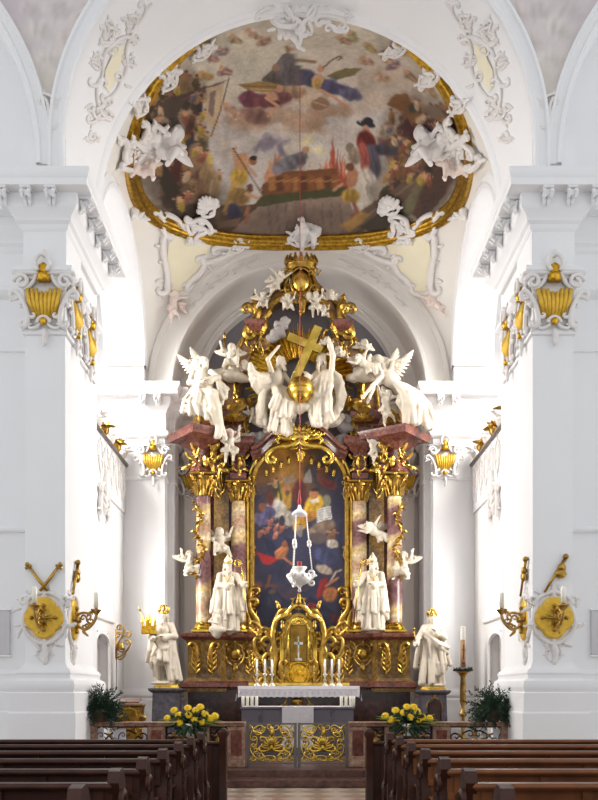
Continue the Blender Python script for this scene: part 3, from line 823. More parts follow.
def inner_block():
    Y = 22.42; x = X(238.5, Y); z = lambda q: Z(q, Y); m = MB()
    m.box(x - .2, x + .2, Y - .24, Y + .3, z(482), z(474), .03); m.box(x - .17, x + .17, Y - .2, Y + .3, z(474), z(454), .02); return m
def inner_cornice():
    Y = 22.42; x = X(240, Y); z = lambda q: Z(q, Y); m = MB()
    m.stack([(x - .22, Y - .25), (x + .2, Y - .25), (x + .2, Y + .3), (x - .22, Y + .3)], [(-.04, z(455)), (.02, z(453)), (.06, z(450)), (.16, z(447)), (.17, z(443)), (.2, z(441)), (.1, z(440))])
    # raking cornice sweeping up over the picture
    pts = smoothp(pxp([(251, 456), (259, 452), (268, 443), (277, 436), (287, 433)], 22.4)); ribbon(m, pts, .26, 22.15, 22.8, .09); ribbon(m, [(a + .02, c + .1) for a, c in pts], .1, 22.03, 22.8, .03)
    return m
for s, o in zip((1, -1), both_parts(inner_block, 'entablature', 'marble_red')):
    m = MB(); Y = 22.2; lay(m, shift2(cartouche(.17, .2) + spray((0, -.14), -PI / 2, .24, .05, 5, 1.0) + spray((0, -.12), PI / 2, .34, .05, 6, 1.0) + spray((-.12, .1), 2.4, .22, .04, 5, .9) + spray((.12, .1), .7, .22, .04, 5, .9) + spray((-.12, -.1), 3.7, .2, .04, 5, .9) + spray((.12, -.1), -.6, .2, .04, 5, .9), X(238.5, Y), Z(463, Y)), flat(Y), .6); wb(m if s > 0 else m.mirror(), 'gilt_ornament', 'gold', o)
both_parts(inner_cornice, 'cornice', 'marble_red')
# -- upper stage: attic piers, volute buttresses, inner arch, crown
def attic():
    Y = 22.5; m = MB(); x0, x1 = X(219, Y), X(246, Y)
    m.box(x0 + .05, x1 - .05, Y - .2, Y + .4, Z(445, Y), Z(425, Y), .02)
    m.stack([(x0 + .05, Y - .2), (x1 - .05, Y - .2), (x1 - .05, Y + .4), (x0 + .05, Y + .4)], [(0, Z(426, Y)), (.06, Z(423, Y)), (.1, Z(420, Y)), (.12, Z(415, Y)), (.03, Z(412, Y))]); return m
for s, o in zip((1, -1), both_parts(attic, 'attic_block', 'marble_red')):
    m = MB(); Y = 22.28
    lay(m, shift2(cartouche(.24, .2), X(233, Y), Z(433, Y)), flat(Y), .6); lay(m, shift2(acanthus(.5, .11, 6), X(246, Y), Z(437, Y)), flat(Y + .05), .6); lay(m, shift2(shell(.25, .2), X(235, Y), Z(421, Y)), flat(Y - .1), .5)
    lay(m, [scroll((X(232, Y), Z(411, Y)), (X(244, Y), Z(406, Y)), 1.2, 1.2, 'C', .09, size=.3)], flat(Y - .05), .5)
    lay(m, shift2(spray((0, 0), PI / 2, .4, .08, 5, .9), X(249, Y), Z(411, Y)), flat(Y), .5)
    wb(m if s > 0 else m.mirror(), 'gilt_ornament', 'gold', o)
def buttress():
    Y = 22.6; m = MB(); ribbon(m, smoothp(pxp([(229, 412), (230, 396), (233, 378), (240, 360), (249, 344), (256, 329), (259, 318)], Y)), [L(22, Y)] * 12 + [L(20 - .3 * i, Y) for i in range(25)], Y - .2, Y + .25, .05); return m
for s, o in zip((1, -1), both_parts(buttress, 'buttress', 'marble_brown')):
    m = MB(); Y = 22.38
    ribbon(m, smoothp(pxp([(220, 408), (221, 396), (224, 378), (231, 360), (240, 344), (248, 329), (251, 318)], Y)), .07, Y - .03, Y + .2, .02)
    lay(m, [scroll((X(246, Y), Z(336, Y)), (X(258, Y), Z(308, Y)), -1.2, 1.4, 'S', .09, size=.2), scroll((X(262, Y), Z(330, Y)), (X(250, Y), Z(306, Y)), .8, 1.0, 'C', .07, size=.2)], flat(Y), .5)
    lay(m, shift2(acanthus(.5, .1, 7), X(237, Y), Z(402, Y), 1, .05), flat(Y), .6)
    lay(m, shift2(cartouche(.22, .2), X(254, Y), Z(341, Y)), flat(Y), .6)
    lay(m, shift2(spray((0, 0), PI / 2, .45, .08, 5, 1.0), X(254, Y), Z(310, Y)), flat(Y), .6)
    wb(m if s > 0 else m.mirror(), 'gilt_ornament', 'gold', o)
    m = MB(); m.stack([(X(248, Y), Y - .12), (X(262, Y), Y - .12), (X(262, Y), Y + .3), (X(248, Y), Y + .3)], [(-.05, Z(332, Y)), (0, Z(329, Y)), (.06, Z(326, Y)), (.08, Z(322, Y)), (0, Z(320, Y))]); wb(m if s > 0 else m.mirror(), 'capital_block', 'marble_red', o)
Y = 22.5
b = MB(); ribbon(b, smoothp(pxp([(266, 352), (262, 336), (264, 318), (272, 304), (285, 295), (299, 292)], Y)), L(9, Y), Y - .15, Y + .25, .05)
ia = both(b); ia = wb(ia, 'inner_arch', 'marble_brown', AP)
m = MB(); Y = 22.33
for q in range(9):
    t = q / 8; a = PI * (.5 + .5 * t); cx, cy = 299 + 35 * math.cos(a), 330 - 36 * math.sin(a)
    lay(m, shift2(spray((0, 0), a + (PI / 2 if q % 2 else -PI / 2), .36, .08, 4, .9), X(cx, Y), Z(cy, Y)), flat(Y), .6)
for (px, py, a) in ((263, 345, 2.2), (257, 352, 2.6), (268, 335, 1.2)): lay(m, shift2(cartouche(.17, .17), X(px, Y), Z(py, Y), 1, a), flat(Y), .6)
wb(both(m), 'gilt_leaf_border', 'gold', ia)
b = MB()
def curved_top(sx):
    return smoothp(pxp([(258, 306), (270, 298), (279, 290), (287, 280)], 22.55))
ribbon(b, curved_top(1), [L(9 - .2 * i, 22.5) for i in range(19)], 22.4, 22.75, .05); wb(b, 'upper_scroll', 'gold_dark', AP); wb(b.mirror(), 'upper_scroll', 'gold_dark', AP)
# crown cartouche
Y = 22.3
m = MB(); lay(m, shift2(cartouche(L(17, Y), L(19, Y)), X(301, Y), Z(285, Y), 1), flat(Y), .6, n=8); lay(m, shift2(cartouche(L(11, Y), L(14, Y)), X(301, Y), Z(283, Y)), flat(Y - .05), .6); m.box(X(290, Y), X(312, Y), Y, Y + .3, Z(301, Y), Z(268, Y), .08)
lay(m, shift2(spray((0, 0), -PI / 2, .5, .1, 7, 1.2), X(301, Y), Z(298, Y)), flat(Y - .03), .5)
cc = wb(m, 'crown_cartouche', 'gold', AP, True)
wb(MB().ball((X(301, Y), Y - .04, Z(283, Y)), (L(9, Y), .16, L(11, Y)), 20, 12), 'oval_boss', 'gold_bright', cc, True)
m = MB(); m.lathe([(L(13, Y), Z(268, Y)), (L(14, Y), Z(266.5, Y)), (L(13.6, Y), Z(264, Y)), (L(15, Y), Z(262, Y)), (L(14.5, Y), Z(261.5, Y))], 24, (X(301, Y), Y + .1, 0), sy=.6)
for i in range(16):
    a = 2 * PI * i / 16; q = Vector((X(301, Y) + L(14.5, Y) * math.cos(a), Y + .1 + L(9, Y) * math.sin(a), Z(263, Y)))
    m.tube([q, q + Vector((0, 0, .09)), q + Vector((math.cos(a) * .03, 0, .17))], [.05, .07, .02], 6); m.ball(q + Vector((0, 0, .19)), .03, 6, 5)
wb(m, 'crown', 'gold', cc)
# sunburst
Y = 22.62; rays = []
for i in range(21):
    a = math.radians(-38 + 256 * i / 20); m = MB()
    for j in range(5):
        aa = a + math.radians((j - 2) * 2.5); r0, r1 = L(22, Y), L((74 if abs(math.cos(aa)) > .6 else 56) * (.84 + .16 * ((i * 7 + j * 3) % 5) / 4) * (.75 if math.sin(aa) < 0 else 1), Y)
        c = Vector((X(300, Y), Y - .05 * (j % 2), Z(380, Y))); d = Vector((math.cos(aa), 0, math.sin(aa)))
        m.tube([c + d * r0, c + d * (r0 + r1) * .5, c + d * r1], [.018, .04, .014], 5, .7)
    wb(m, 'ray', 'gold_leaf', AP)
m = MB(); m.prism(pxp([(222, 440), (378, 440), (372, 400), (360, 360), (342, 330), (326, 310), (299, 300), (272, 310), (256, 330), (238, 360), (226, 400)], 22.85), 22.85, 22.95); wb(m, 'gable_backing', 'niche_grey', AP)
# cartouche over the picture
Y = 22.05
m = MB(); lay(m, shift2(cartouche(L(24, Y), L(9, Y)), X(299.5, Y), Z(440, Y)), flat(Y), .6); lay(m, shift2(mirror2([scroll((0, 0), (.8, -.35), .9, 1.1, 'S', .07, size=.2)]) + [scroll((0, 0), (.8, -.35), .9, 1.1, 'S', .07, size=.2)], X(299.5, Y), Z(441, Y)), flat(Y), .6)
lay(m, shift2(spray((0, 0), -PI / 2, .4, .07, 7, 1.5), X(299.5, Y), Z(448, Y)), flat(Y + .1), .5); lay(m, shift2(shell(.5, .34), X(299.5, Y), Z(437, Y)), flat(Y + .05), .5)
for px in (265, 272, 280, 288): lay(m, shift2(spray((0, 0), -PI / 2, .22, .06, 4, 1), X(px, Y), Z(466 - (px - 262) * .55, Y)), flat(Y + .5), .5); lay(m, shift2(spray((0, 0), -PI / 2, .22, .06, 4, 1), X(599 - px, Y), Z(466 - (px - 262) * .55, Y)), flat(Y + .5), .5)
m.ball((X(299.5, Y), Y, Z(438, Y)), (L(10, Y), .15, L(5, Y)), 14, 8)
wb(m, 'keystone_cartouche', 'gold_bright', AP, True)

# ---- the great altar picture in its gilt frame
PY = 22.72
PT = empty('altar_painting', (X(299.5, PY), PY, Z(636, PY)), 'tall arched dark blue oil painting of clouds and robed figures in a gilded frame', 'painting')
def arch_outline(hw, ysp, ybot, top, n=20, dx=299.5):
    """photo-frame arch outline as (x,z) at depth PY"""
    o = [(dx - hw, ybot), (dx - hw, ysp)] + [(dx - hw * math.cos(PI * i / n), ysp - (ysp - top) * math.sin(PI * i / n)) for i in range(1, n)] + [(dx + hw, ysp), (dx + hw, ybot)]
    return pxp(o, PY)
def frame_part(hw, w, y0, mat, nm, extra=0):
    m = MB(); pts = arch_outline(hw, 490, 640, 490 - hw * 1.03); ribbon(m, pts, L(w, PY), y0, PY + .1, .02); return wb(m, nm, mat, PT)
fr0 = frame_part(47.5, 3.6, PY - .2, 'gold', 'frame'); frame_part(51.2, 2.6, PY - .28, 'gold_bright', 'outer_fillet'); frame_part(54, 2.6, PY - .16, 'marble_dark', 'outer_band'); frame_part(45.6, 1.2, PY - .14, 'gold_bright', 'inner_fillet')
Y = PY - .25
for s in (1, -1):
    for nm_, cs in (('lower_scroll', [scroll((X(249, Y), Z(602, Y)), (X(258, Y), Z(632, Y)), .9, 1.2, 'S', .09, size=.2), scroll((X(254, Y), Z(628, Y)), (X(272, Y), Z(634, Y)), .9, 1.2, 'C', .07, size=.2), scroll((X(247, Y), Z(612, Y)), (X(249, Y), Z(640, Y)), -.5, 1.0, 'C', .08, size=.2)] + shift2(acanthus(.9, .13, 8), X(251, Y), Z(627, Y))),
                    ('side_cartouche', shift2(cartouche(.12, .2), X(250, Y), Z(553, Y))), ('corner_cartouche', shift2(cartouche(.15, .3), X(249, Y), Z(491, Y)) + shift2(acanthus(.5, .1, 6), X(249, Y), Z(498, Y)))):
        q = MB(); lay(q, cs, flat(Y), .5); wb(q if s > 0 else q.mirror(), nm_, 'gold', PT, True)
# ================================================================ PAINTINGS (brushwork mixed in code, kept as colour on the painted surface)
class Canvas:
    def __init__(s, x0, y0, x1, y1, sc, col):
        s.x0, s.y0, s.sc = x0, y0, sc
        s.w, s.h = int((x1 - x0) * sc), int((y1 - y0) * sc)
        s.a = np.empty((s.h, s.w, 3)); s.a[:] = col
        s.yy, s.xx = np.mgrid[0:s.h, 0:s.w]; s.xx = s.xx / sc + x0; s.yy = s.yy / sc + y0
        s.r = np.random.RandomState(5)
        s.wx = s.noise(5) * 5; s.wy = s.noise(5) * 5; s.fine = s.noise(1.6)
    def noise(s, period):
        gw, gh = int(s.w / s.sc / period) + 3, int(s.h / s.sc / period) + 3
        g = s.r.rand(gh, gw) - .5
        fx = (s.xx - s.x0) / period; fy = (s.yy - s.y0) / period; ix = fx.astype(int); iy = fy.astype(int); fx = fx - ix; fy = fy - iy
        fx = fx * fx * (3 - 2 * fx); fy = fy * fy * (3 - 2 * fy)
        return (g[iy, ix] * (1 - fx) + g[iy, ix + 1] * fx) * (1 - fy) + (g[iy + 1, ix] * (1 - fx) + g[iy + 1, ix + 1] * fx) * fy
    def clip(s, x0, x1, y0, y1, m=8):
        i0 = max(0, int((x0 - m - s.x0) * s.sc)); i1 = min(s.w, int((x1 + m - s.x0) * s.sc) + 1)
        j0 = max(0, int((y0 - m - s.y0) * s.sc)); j1 = min(s.h, int((y1 + m - s.y0) * s.sc) + 1)
        return (slice(j0, j1), slice(i0, i1)) if i1 > i0 and j1 > j0 else None
    def mix(s, sl, m, col):
        s.a[sl] = s.a[sl] * (1 - m[..., None]) + np.array(col, float) * m[..., None]
    def ell(s, cx, cy, rx, ry, col, ang=0, soft=.25, al=1., warp=.35):
        R = max(rx, ry); sl = s.clip(cx - R, cx + R, cy - R, cy + R)
        if sl is None: return
        x = s.xx[sl] + s.wx[sl] * warp - cx; y = s.yy[sl] + s.wy[sl] * warp - cy; c, n = math.cos(ang), math.sin(ang)
        d = np.sqrt(((x * c + y * n) / rx) ** 2 + ((-x * n + y * c) / ry) ** 2)
        s.mix(sl, np.clip((1 - d) / soft + .5, 0, 1) * al, col)
    def poly(s, pts, col, soft=.8, al=1., warp=.25):
        xs = [p[0] for p in pts]; ys = [p[1] for p in pts]; sl = s.clip(min(xs), max(xs), min(ys), max(ys))
        if sl is None: return
        x = s.xx[sl] + s.wx[sl] * warp; y = s.yy[sl] + s.wy[sl] * warp; ins = np.zeros(x.shape, bool); dm = np.full(x.shape, 1e9)
        for i in range(len(pts)):
            (ax, ay), (bx, by) = pts[i - 1], pts[i]
            if ay != by: ins ^= ((ay > y) != (by > y)) & (x < (bx - ax) * (y - ay) / (by - ay) + ax)
            dx, dy = bx - ax, by - ay; t = np.clip(((x - ax) * dx + (y - ay) * dy) / max(dx * dx + dy * dy, 1e-9), 0, 1)
            dm = np.minimum(dm, np.hypot(x - ax - t * dx, y - ay - t * dy))
        s.mix(sl, np.clip(np.where(ins, dm, -dm) / soft + .5, 0, 1) * al, col)
    def line(s, pts, w, col, al=1., soft=.7, warp=.0):
        for (ax, ay), (bx, by) in zip(pts[:-1], pts[1:]):
            sl = s.clip(min(ax, bx) - w, max(ax, bx) + w, min(ay, by) - w, max(ay, by) + w)
            if sl is None: continue
            x = s.xx[sl] + s.wx[sl] * warp; y = s.yy[sl] + s.wy[sl] * warp
            dx, dy = bx - ax, by - ay; t = np.clip(((x - ax) * dx + (y - ay) * dy) / max(dx * dx + dy * dy, 1e-9), 0, 1)
            d = np.hypot(x - ax - t * dx, y - ay - t * dy)
            s.mix(sl, np.clip((w / 2 - d) / soft + .5, 0, 1) * al, col)
    def drape(s, cx, cy, rx, ry, col, ang=0, k=5):
        s.ell(cx, cy, rx, ry, col, ang, .3)
        c = np.array(col, float); ca, sa = math.cos(ang), math.sin(ang)
        for i in range(k):
            t = (i + .5) / k * 2 - 1; o = t * rx * .8; e = ry * math.sqrt(max(0, 1 - t * t)) * .85; sw = s.r.uniform(-.25, .25) * rx
            q = [(cx + ca * (o + sw * u) - sa * e * u, cy + sa * (o + sw * u) + ca * e * u) for u in (-1, -.3, .4, 1)]
            f = s.r.uniform(1.08, 1.24) if i % 2 == 0 else s.r.uniform(.68, .84)
            s.line(q, max(.8, rx * s.r.uniform(.2, .34)), np.clip(c * f, 0, 250), .5, max(1.2, rx * .3), .7)
        s.ell(cx + rx * .35, cy + ry * .3, rx * .6, ry * .6, c * .72, ang, 1., .5)
    def fig(s, cx, cy, h, robe, skin=(188, 146, 116), lean=0., arms=None, hair=(84, 58, 42)):
        """robed person, head at top, height h"""
        dx = math.sin(lean); dy = -math.cos(lean)
        s.drape(cx, cy, h * .2, h * .36, robe, lean, 5)
        s.ell(cx + dx * h * .26, cy + dy * h * .26, h * .15, h * .16, [v * 1.08 for v in robe] if s.r.rand() < .6 else skin, lean)
        hx, hy = cx + dx * h * .46, cy + dy * h * .46
        s.ell(hx, hy, h * .085, h * .1, skin, lean, .3, 1, .1); s.ell(hx + h * .02, hy - h * .05, h * .08, h * .06, hair, lean, .4, .9, .1)
        for sg in (-1, 1):
            a = s.r.uniform(.3, 1.5) * sg; r = h * .26; sx, sy = cx + dx * h * .3 + sg * h * .12, cy + dy * h * .3
            s.line([(sx, sy), (sx + math.sin(a) * r, sy + math.cos(a) * r * s.r.uniform(-.8, 1))], h * .07, skin, .9, .8)
    def cloud(s, cx, cy, rx, ry, col, n=14, al=.5):
        for i in range(n):
            a, b = s.r.uniform(-1, 1, 2); c = np.array(col) * s.r.uniform(.9, 1.1)
            s.ell(cx + a * rx, cy + b * ry, rx * s.r.uniform(.2, .45), ry * s.r.uniform(.25, .5), np.clip(c, 0, 250), s.r.uniform(-.4, .4), .9, al, .8)
    def done(s, contrast=.1, sat=1.0, con=1.12):
        g_ = s.a.mean(2, keepdims=True); s.a = np.clip(g_ + (s.a - g_) * sat, 0, 255); s.a = np.clip((s.a - 160) * con + 156, 0, 255)
        s.a = np.clip(s.a * (1 + s.fine[..., None] * contrast + s.noise(9)[..., None] * contrast), 0, 255)
    def sample(s, px, py):
        i = np.clip(((np.asarray(px) - s.x0) * s.sc), 0, s.w - 1.01); j = np.clip(((np.asarray(py) - s.y0) * s.sc), 0, s.h - 1.01)
        i0 = i.astype(int); j0 = j.astype(int); fi = (i - i0)[:, None]; fj = (j - j0)[:, None]; a = s.a
        c = (a[j0, i0] * (1 - fi) + a[j0, i0 + 1] * fi) * (1 - fj) + (a[j0 + 1, i0] * (1 - fi) + a[j0 + 1, i0 + 1] * fi) * fj
        c = c / 255.; return np.where(c <= .04045, c / 12.92, ((c + .055) / 1.055) ** 2.4)
def apply_paint(o, cv, gain=1.):
    me = o.data; n = len(me.vertices); co = np.empty(n * 3); me.vertices.foreach_get('co', co); co = co.reshape(-1, 3) + np.array(o.location)
    par = o.parent
    if par is not None and o.matrix_parent_inverse == Matrix.Identity(4): co = co + np.array(par.location)
    px = CX + co[:, 0] * FOC / co[:, 1]; py = HY - (co[:, 2] - CZ) * FOC / co[:, 1]
    c = np.clip(cv.sample(px, py) * gain, 0, 1)
    at = me.color_attributes.new('Paint', 'FLOAT_COLOR', 'POINT'); at.data.foreach_set('color', np.concatenate([c, np.ones((n, 1))], 1).ravel())

# ---- ceiling fresco
cv = Canvas(110, 8, 490, 262, 2, (202, 190, 176))
SK = (196, 152, 122)
for (x, y, rx, ry, c) in ((300, 40, 120, 20, (206, 194, 174)), (250, 70, 70, 30, (208, 198, 180)), (360, 60, 60, 30, (196, 182, 168)), (230, 150, 40, 40, (196, 188, 186)), (350, 130, 40, 30, (204, 198, 194)), (300, 130, 60, 20, (198, 186, 176)), (390, 90, 40, 20, (190, 170, 152))): cv.cloud(x, y, rx, ry, c, 20, .5)
for i in range(16):
    a = math.radians(12 + 156 * i / 15); cv.line([(288, 58), (288 + 120 * math.cos(a), 58 - 70 * math.sin(a))], 4, (216, 206, 184), .25, 3)
cv.cloud(285, 118, 48, 12, (176, 148, 126), 26, .7); cv.cloud(330, 112, 18, 14, (172, 142, 120), 14, .6); cv.cloud(262, 122, 22, 9, (186, 160, 138), 12, .6); cv.cloud(300, 100, 30, 10, (190, 164, 140), 12, .6)
# upper heavenly group
cv.poly([(283, 54), (292, 54), (300, 66), (318, 80), (300, 86), (276, 86), (262, 80), (272, 70)], (112, 104, 104)); cv.drape(288, 70, 10, 16, (118, 110, 110), .1, 5); cv.drape(272, 79, 9, 5, (104, 96, 90)); cv.drape(306, 78, 11, 6, (120, 112, 112))
cv.ell(288, 50, 3.6, 4.2, (150, 112, 90)); cv.line([(298, 60), (315, 62)], 3.2, (150, 120, 100)); cv.ell(276, 68, 4, 4, (160, 128, 108)); cv.drape(290, 92, 16, 6, (170, 140, 116))
cv.poly([(238, 85), (258, 81), (280, 84), (276, 91), (262, 92), (248, 90)], (158, 128, 84)); cv.line([(242, 86), (276, 87)], 1.2, (120, 92, 60), .8); cv.line([(250, 89), (276, 90)], 1.2, (196, 166, 116), .8)
cv.drape(250, 99, 11, 8, (122, 74, 84), .3); cv.drape(270, 100, 18, 7, (128, 80, 86), -.1, 7); cv.drape(255, 116, 15, 8, (150, 116, 104), .2); cv.drape(284, 97, 8, 5, (134, 90, 92)); cv.ell(272, 96, 7, 4, SK, .4); cv.line([(266, 98), (278, 106), (268, 116)], 3, SK); cv.ell(280, 88, 3.4, 3.6, SK)
cv.poly([(326, 76), (345, 68), (362, 68), (354, 75), (336, 80)], (126, 114, 80)); cv.drape(330, 87, 18, 7, (98, 94, 122), .25, 6); cv.drape(350, 94, 12, 6, (106, 102, 122), .2); cv.drape(308, 78, 10, 8, (92, 90, 112), .3); cv.ell(318, 80, 6, 6, (200, 160, 124)); cv.drape(317, 84, 5, 5, (186, 152, 90)); cv.ell(321, 69, 3.4, 3.8, SK); cv.line([(320, 90), (334, 97), (348, 108)], 3.2, (196, 150, 122)); cv.line([(323, 68), (332, 60), (340, 56), (342, 58), (338, 60)], 1.3, (92, 76, 64)); cv.ell(320, 104, 9, 6, (150, 120, 96)); cv.line([(314, 102), (326, 106)], 2, (180, 150, 120))
# cherubs round the upper sky
for (x, y, a, c) in ((212, 58, .3, (170, 138, 130)), (222, 52, -.4, (150, 136, 140)), (235, 40, .2, (164, 150, 120)), (252, 34, .4, (176, 150, 130)), (264, 42, -.5, (168, 140, 122)), (205, 76, .2, (196, 164, 98)), (224, 72, -.2, (150, 122, 118)), (344, 40, .4, (160, 138, 116)), (352, 36, 1.0, (158, 160, 118)), (370, 48, .7, (172, 156, 108)), (386, 58, .9, (134, 128, 96)), (398, 50, .9, (160, 150, 110)), (366, 62, .2, (180, 152, 130)), (392, 66, -.4, (140, 116, 122)), (420, 84, .8, (160, 142, 96)), (432, 92, .9, (178, 156, 122)), (410, 76, .7, (150, 132, 108)), (382, 78, .2, (188, 158, 138)), (228, 108, .1, (190, 160, 144)), (236, 116, .2, (196, 164, 146))):
    cv.drape(x, y, 8, 3.6, c, a, 4); cv.ell(x - 3, y - 4, 2.6, 2.6, SK); cv.line([(x, y), (x + 7 * math.cos(a), y + 5 * math.sin(a) + 2)], 2, SK, .8)
# left crowd with banners
for i in range(120):
    t = cv.r.rand(); y = 80 + 130 * t; x = 150 + 26 * abs(t - .35) + cv.r.uniform(0, 1) * (58 - 16 * t)
    c = [(150, 116, 66), (110, 74, 60), (126, 62, 52), (176, 146, 104), (92, 82, 78), (140, 104, 92), (98, 88, 58), (186, 160, 128), (74, 66, 70)][cv.r.randint(9)]
    cv.fig(x, y, cv.r.uniform(15, 24), c, (178 + cv.r.randint(24), 136 + cv.r.randint(20), 104), cv.r.uniform(-.5, .5))
cv.cloud(222, 160, 14, 36, (192, 178, 160), 10, .35)
cv.poly([(164, 100), (190, 92), (228, 80), (214, 88), (196, 96), (180, 106), (168, 112)], (104, 82, 76)); cv.line([(168, 106), (224, 82)], 2, (140, 116, 104), .7); cv.poly([(152, 118), (166, 98), (186, 100), (176, 118)], (112, 96, 84)); cv.poly([(206, 88), (224, 84), (218, 130), (206, 124)], (196, 172, 142)); cv.poly([(210, 92), (216, 90), (213, 118), (208, 112)], (120, 104, 104), al=.8); cv.line([(229, 78), (220, 112), (211, 136)], 1.1, (96, 74, 56))
for (x, y) in ((136, 140), (142, 120), (150, 104), (156, 94), (166, 82), (172, 74)): cv.drape(x, y, 10, 7, [(96, 66, 46), (120, 84, 50), (84, 52, 44)][int(x) % 3], -.8, 4)
cv.drape(176, 168, 5, 17, (128, 46, 40), .1); cv.ell(188, 142, 6, 6, (70, 74, 92)); cv.ell(186, 138, 5, 2.5, (180, 140, 70), -.4); cv.ell(196, 150, 7, 7, (190, 160, 136)); cv.ell(192, 160, 7, 5, (200, 164, 130))
cv.poly([(156, 168), (166, 164), (182, 196), (190, 214), (176, 216), (162, 190)], (74, 64, 52)); cv.poly([(150, 150), (160, 150), (164, 176), (156, 180)], (84, 84, 66)); cv.drape(206, 176, 7, 15, (198, 166, 120), .2); cv.drape(215, 188, 6, 14, (206, 178, 136), .2); cv.drape(200, 190, 5, 12, (170, 132, 100)); cv.poly([(206, 160), (212, 150), (213, 166)], (214, 190, 110))
# pyre
cv.cloud(272, 146, 14, 10, (138, 128, 138), 14, .7)
for i in range(30):
    x = 264 + cv.r.rand() * 42; h = cv.r.uniform(16, 40) * (1 - abs(x - 284) / 46); b = 186 - cv.r.rand() * 8
    cv.poly([(x - 3, b), (x + 3, b), (x + 2 + cv.r.uniform(-2, 4), b - h * .6), (x + 3 + cv.r.uniform(-3, 6), b - h)], [(196, 122, 88), (206, 150, 110), (176, 104, 84), (150, 128, 128)][cv.r.randint(4)], al=.75, warp=.6)
for i in range(26):
    x = 320 + cv.r.rand() * 26; h = cv.r.uniform(20, 56) * (1 - abs(x - 333) / 26); b = 192 - cv.r.rand() * 8
    cv.poly([(x - 3, b), (x + 3, b), (x + cv.r.uniform(-3, 3), b - h)], [(190, 104, 74), (206, 134, 92), (170, 86, 66), (150, 74, 60)][cv.r.randint(4)], al=.8, warp=.6)
cv.cloud(316, 146, 12, 10, (220, 206, 160), 8, .5); cv.drape(288, 164, 17, 7, (132, 128, 132), -.5, 6); cv.drape(300, 158, 9, 5, (116, 112, 118), -.6); cv.ell(306, 150, 3.5, 3.5, SK)
cv.poly([(262, 184), (284, 172), (336, 168), (342, 190), (300, 196), (262, 198)], (128, 86, 56))
for i in range(9):
    x = 268 + i * 8; cv.poly([(x, 178 - (i % 3) * 2), (x + 6, 176), (x + 7, 190), (x + 1, 192)], [(166, 116, 70), (104, 68, 46), (148, 98, 60)][i % 3]); cv.line([(x, 182), (x + 8, 180)], 1.4, (186, 138, 88), .8)
# ground
cv.poly([(252, 206), (262, 196), (300, 192), (346, 186), (346, 196), (300, 200), (270, 208)], (86, 84, 56)); cv.poly([(214, 236), (254, 208), (300, 200), (346, 196), (356, 214), (344, 240), (300, 246), (214, 246)], (152, 132, 118))
for x in range(268, 346, 9): cv.line([(x, 204), (x + 3 - (x % 4), 232)], 1.6, (122, 102, 90), .7)
cv.poly([(160, 216), (190, 204), (232, 206), (262, 204), (250, 214), (226, 236), (180, 238)], (96, 74, 58)); cv.drape(222, 214, 20, 6, (120, 96, 74), -.2, 6)
# man with the fork, stooping man
cv.drape(239, 176, 9, 10, (204, 166, 78), .2); cv.line([(234, 184), (226, 212)], 6, (196, 158, 92)); cv.ell(242, 161, 8, 8, (196, 150, 112), .3); cv.ell(253, 161, 3.8, 4.4, (150, 106, 80)); cv.ell(254, 158, 3.6, 2.6, (64, 44, 34)); cv.line([(236, 166), (233, 150), (236, 148)], 3.2, SK); cv.line([(233, 148), (262, 194)], 1.2, (78, 58, 44)); cv.line([(246, 164), (256, 176)], 3, SK)
cv.drape(240, 196, 10, 9, (150, 120, 72), .2); cv.drape(234, 212, 7, 9, (70, 66, 92), .1); cv.line([(246, 194), (258, 198)], 3, SK); cv.ell(250, 188, 3.5, 4, (110, 76, 58)); cv.line([(248, 208), (246, 222)], 4.5, (160, 112, 86)); cv.poly([(214, 222), (240, 218), (238, 226), (218, 228)], (142, 112, 88))
# right crowd
for i in range(100):
    t = cv.r.rand(); x = 386 + 70 * t; y = 104 + 90 * cv.r.rand() * (1 - .3 * t) + 6
    c = [(112, 74, 60), (96, 62, 74), (128, 108, 64), (150, 112, 80), (84, 70, 66), (120, 90, 98), (90, 84, 60), (164, 132, 96)][cv.r.randint(8)]
    cv.fig(x, y, cv.r.uniform(16, 26), c, (172 + cv.r.randint(20), 126 + cv.r.randint(20), 96), cv.r.uniform(-.2, 1.1))
cv.poly([(392, 100), (402, 94), (408, 96), (416, 108), (426, 128), (416, 132), (404, 112), (396, 108)], (156, 112, 72)); cv.poly([(386, 104), (396, 94), (408, 94), (408, 102), (394, 108)], (140, 100, 62)); cv.ell(414, 108, 5, 5, (80, 88, 76)); cv.ell(432, 112, 11, 7, (150, 134, 116)); cv.drape(430, 126, 9, 7, (108, 62, 62)); cv.drape(440, 132, 10, 8, (98, 92, 116), .5); cv.ell(452, 126, 6, 9, (96, 74, 70)); cv.drape(416, 134, 7, 9, (104, 52, 54)); cv.drape(392, 142, 14, 8, (140, 102, 100), .2); cv.drape(402, 146, 12, 8, (146, 132, 70), .2); cv.drape(385, 132, 9, 7, (188, 172, 150)); cv.line([(406, 150), (420, 162), (416, 166)], 4, SK); cv.drape(416, 152, 6, 12, (140, 112, 122), .5)
cv.drape(398, 166, 7, 12, (168, 132, 78)); cv.drape(394, 160, 5, 10, (150, 98, 80)); cv.line([(410, 168), (432, 176)], 3.4, (190, 140, 110)); cv.ell(390, 158, 3.5, 4, SK)
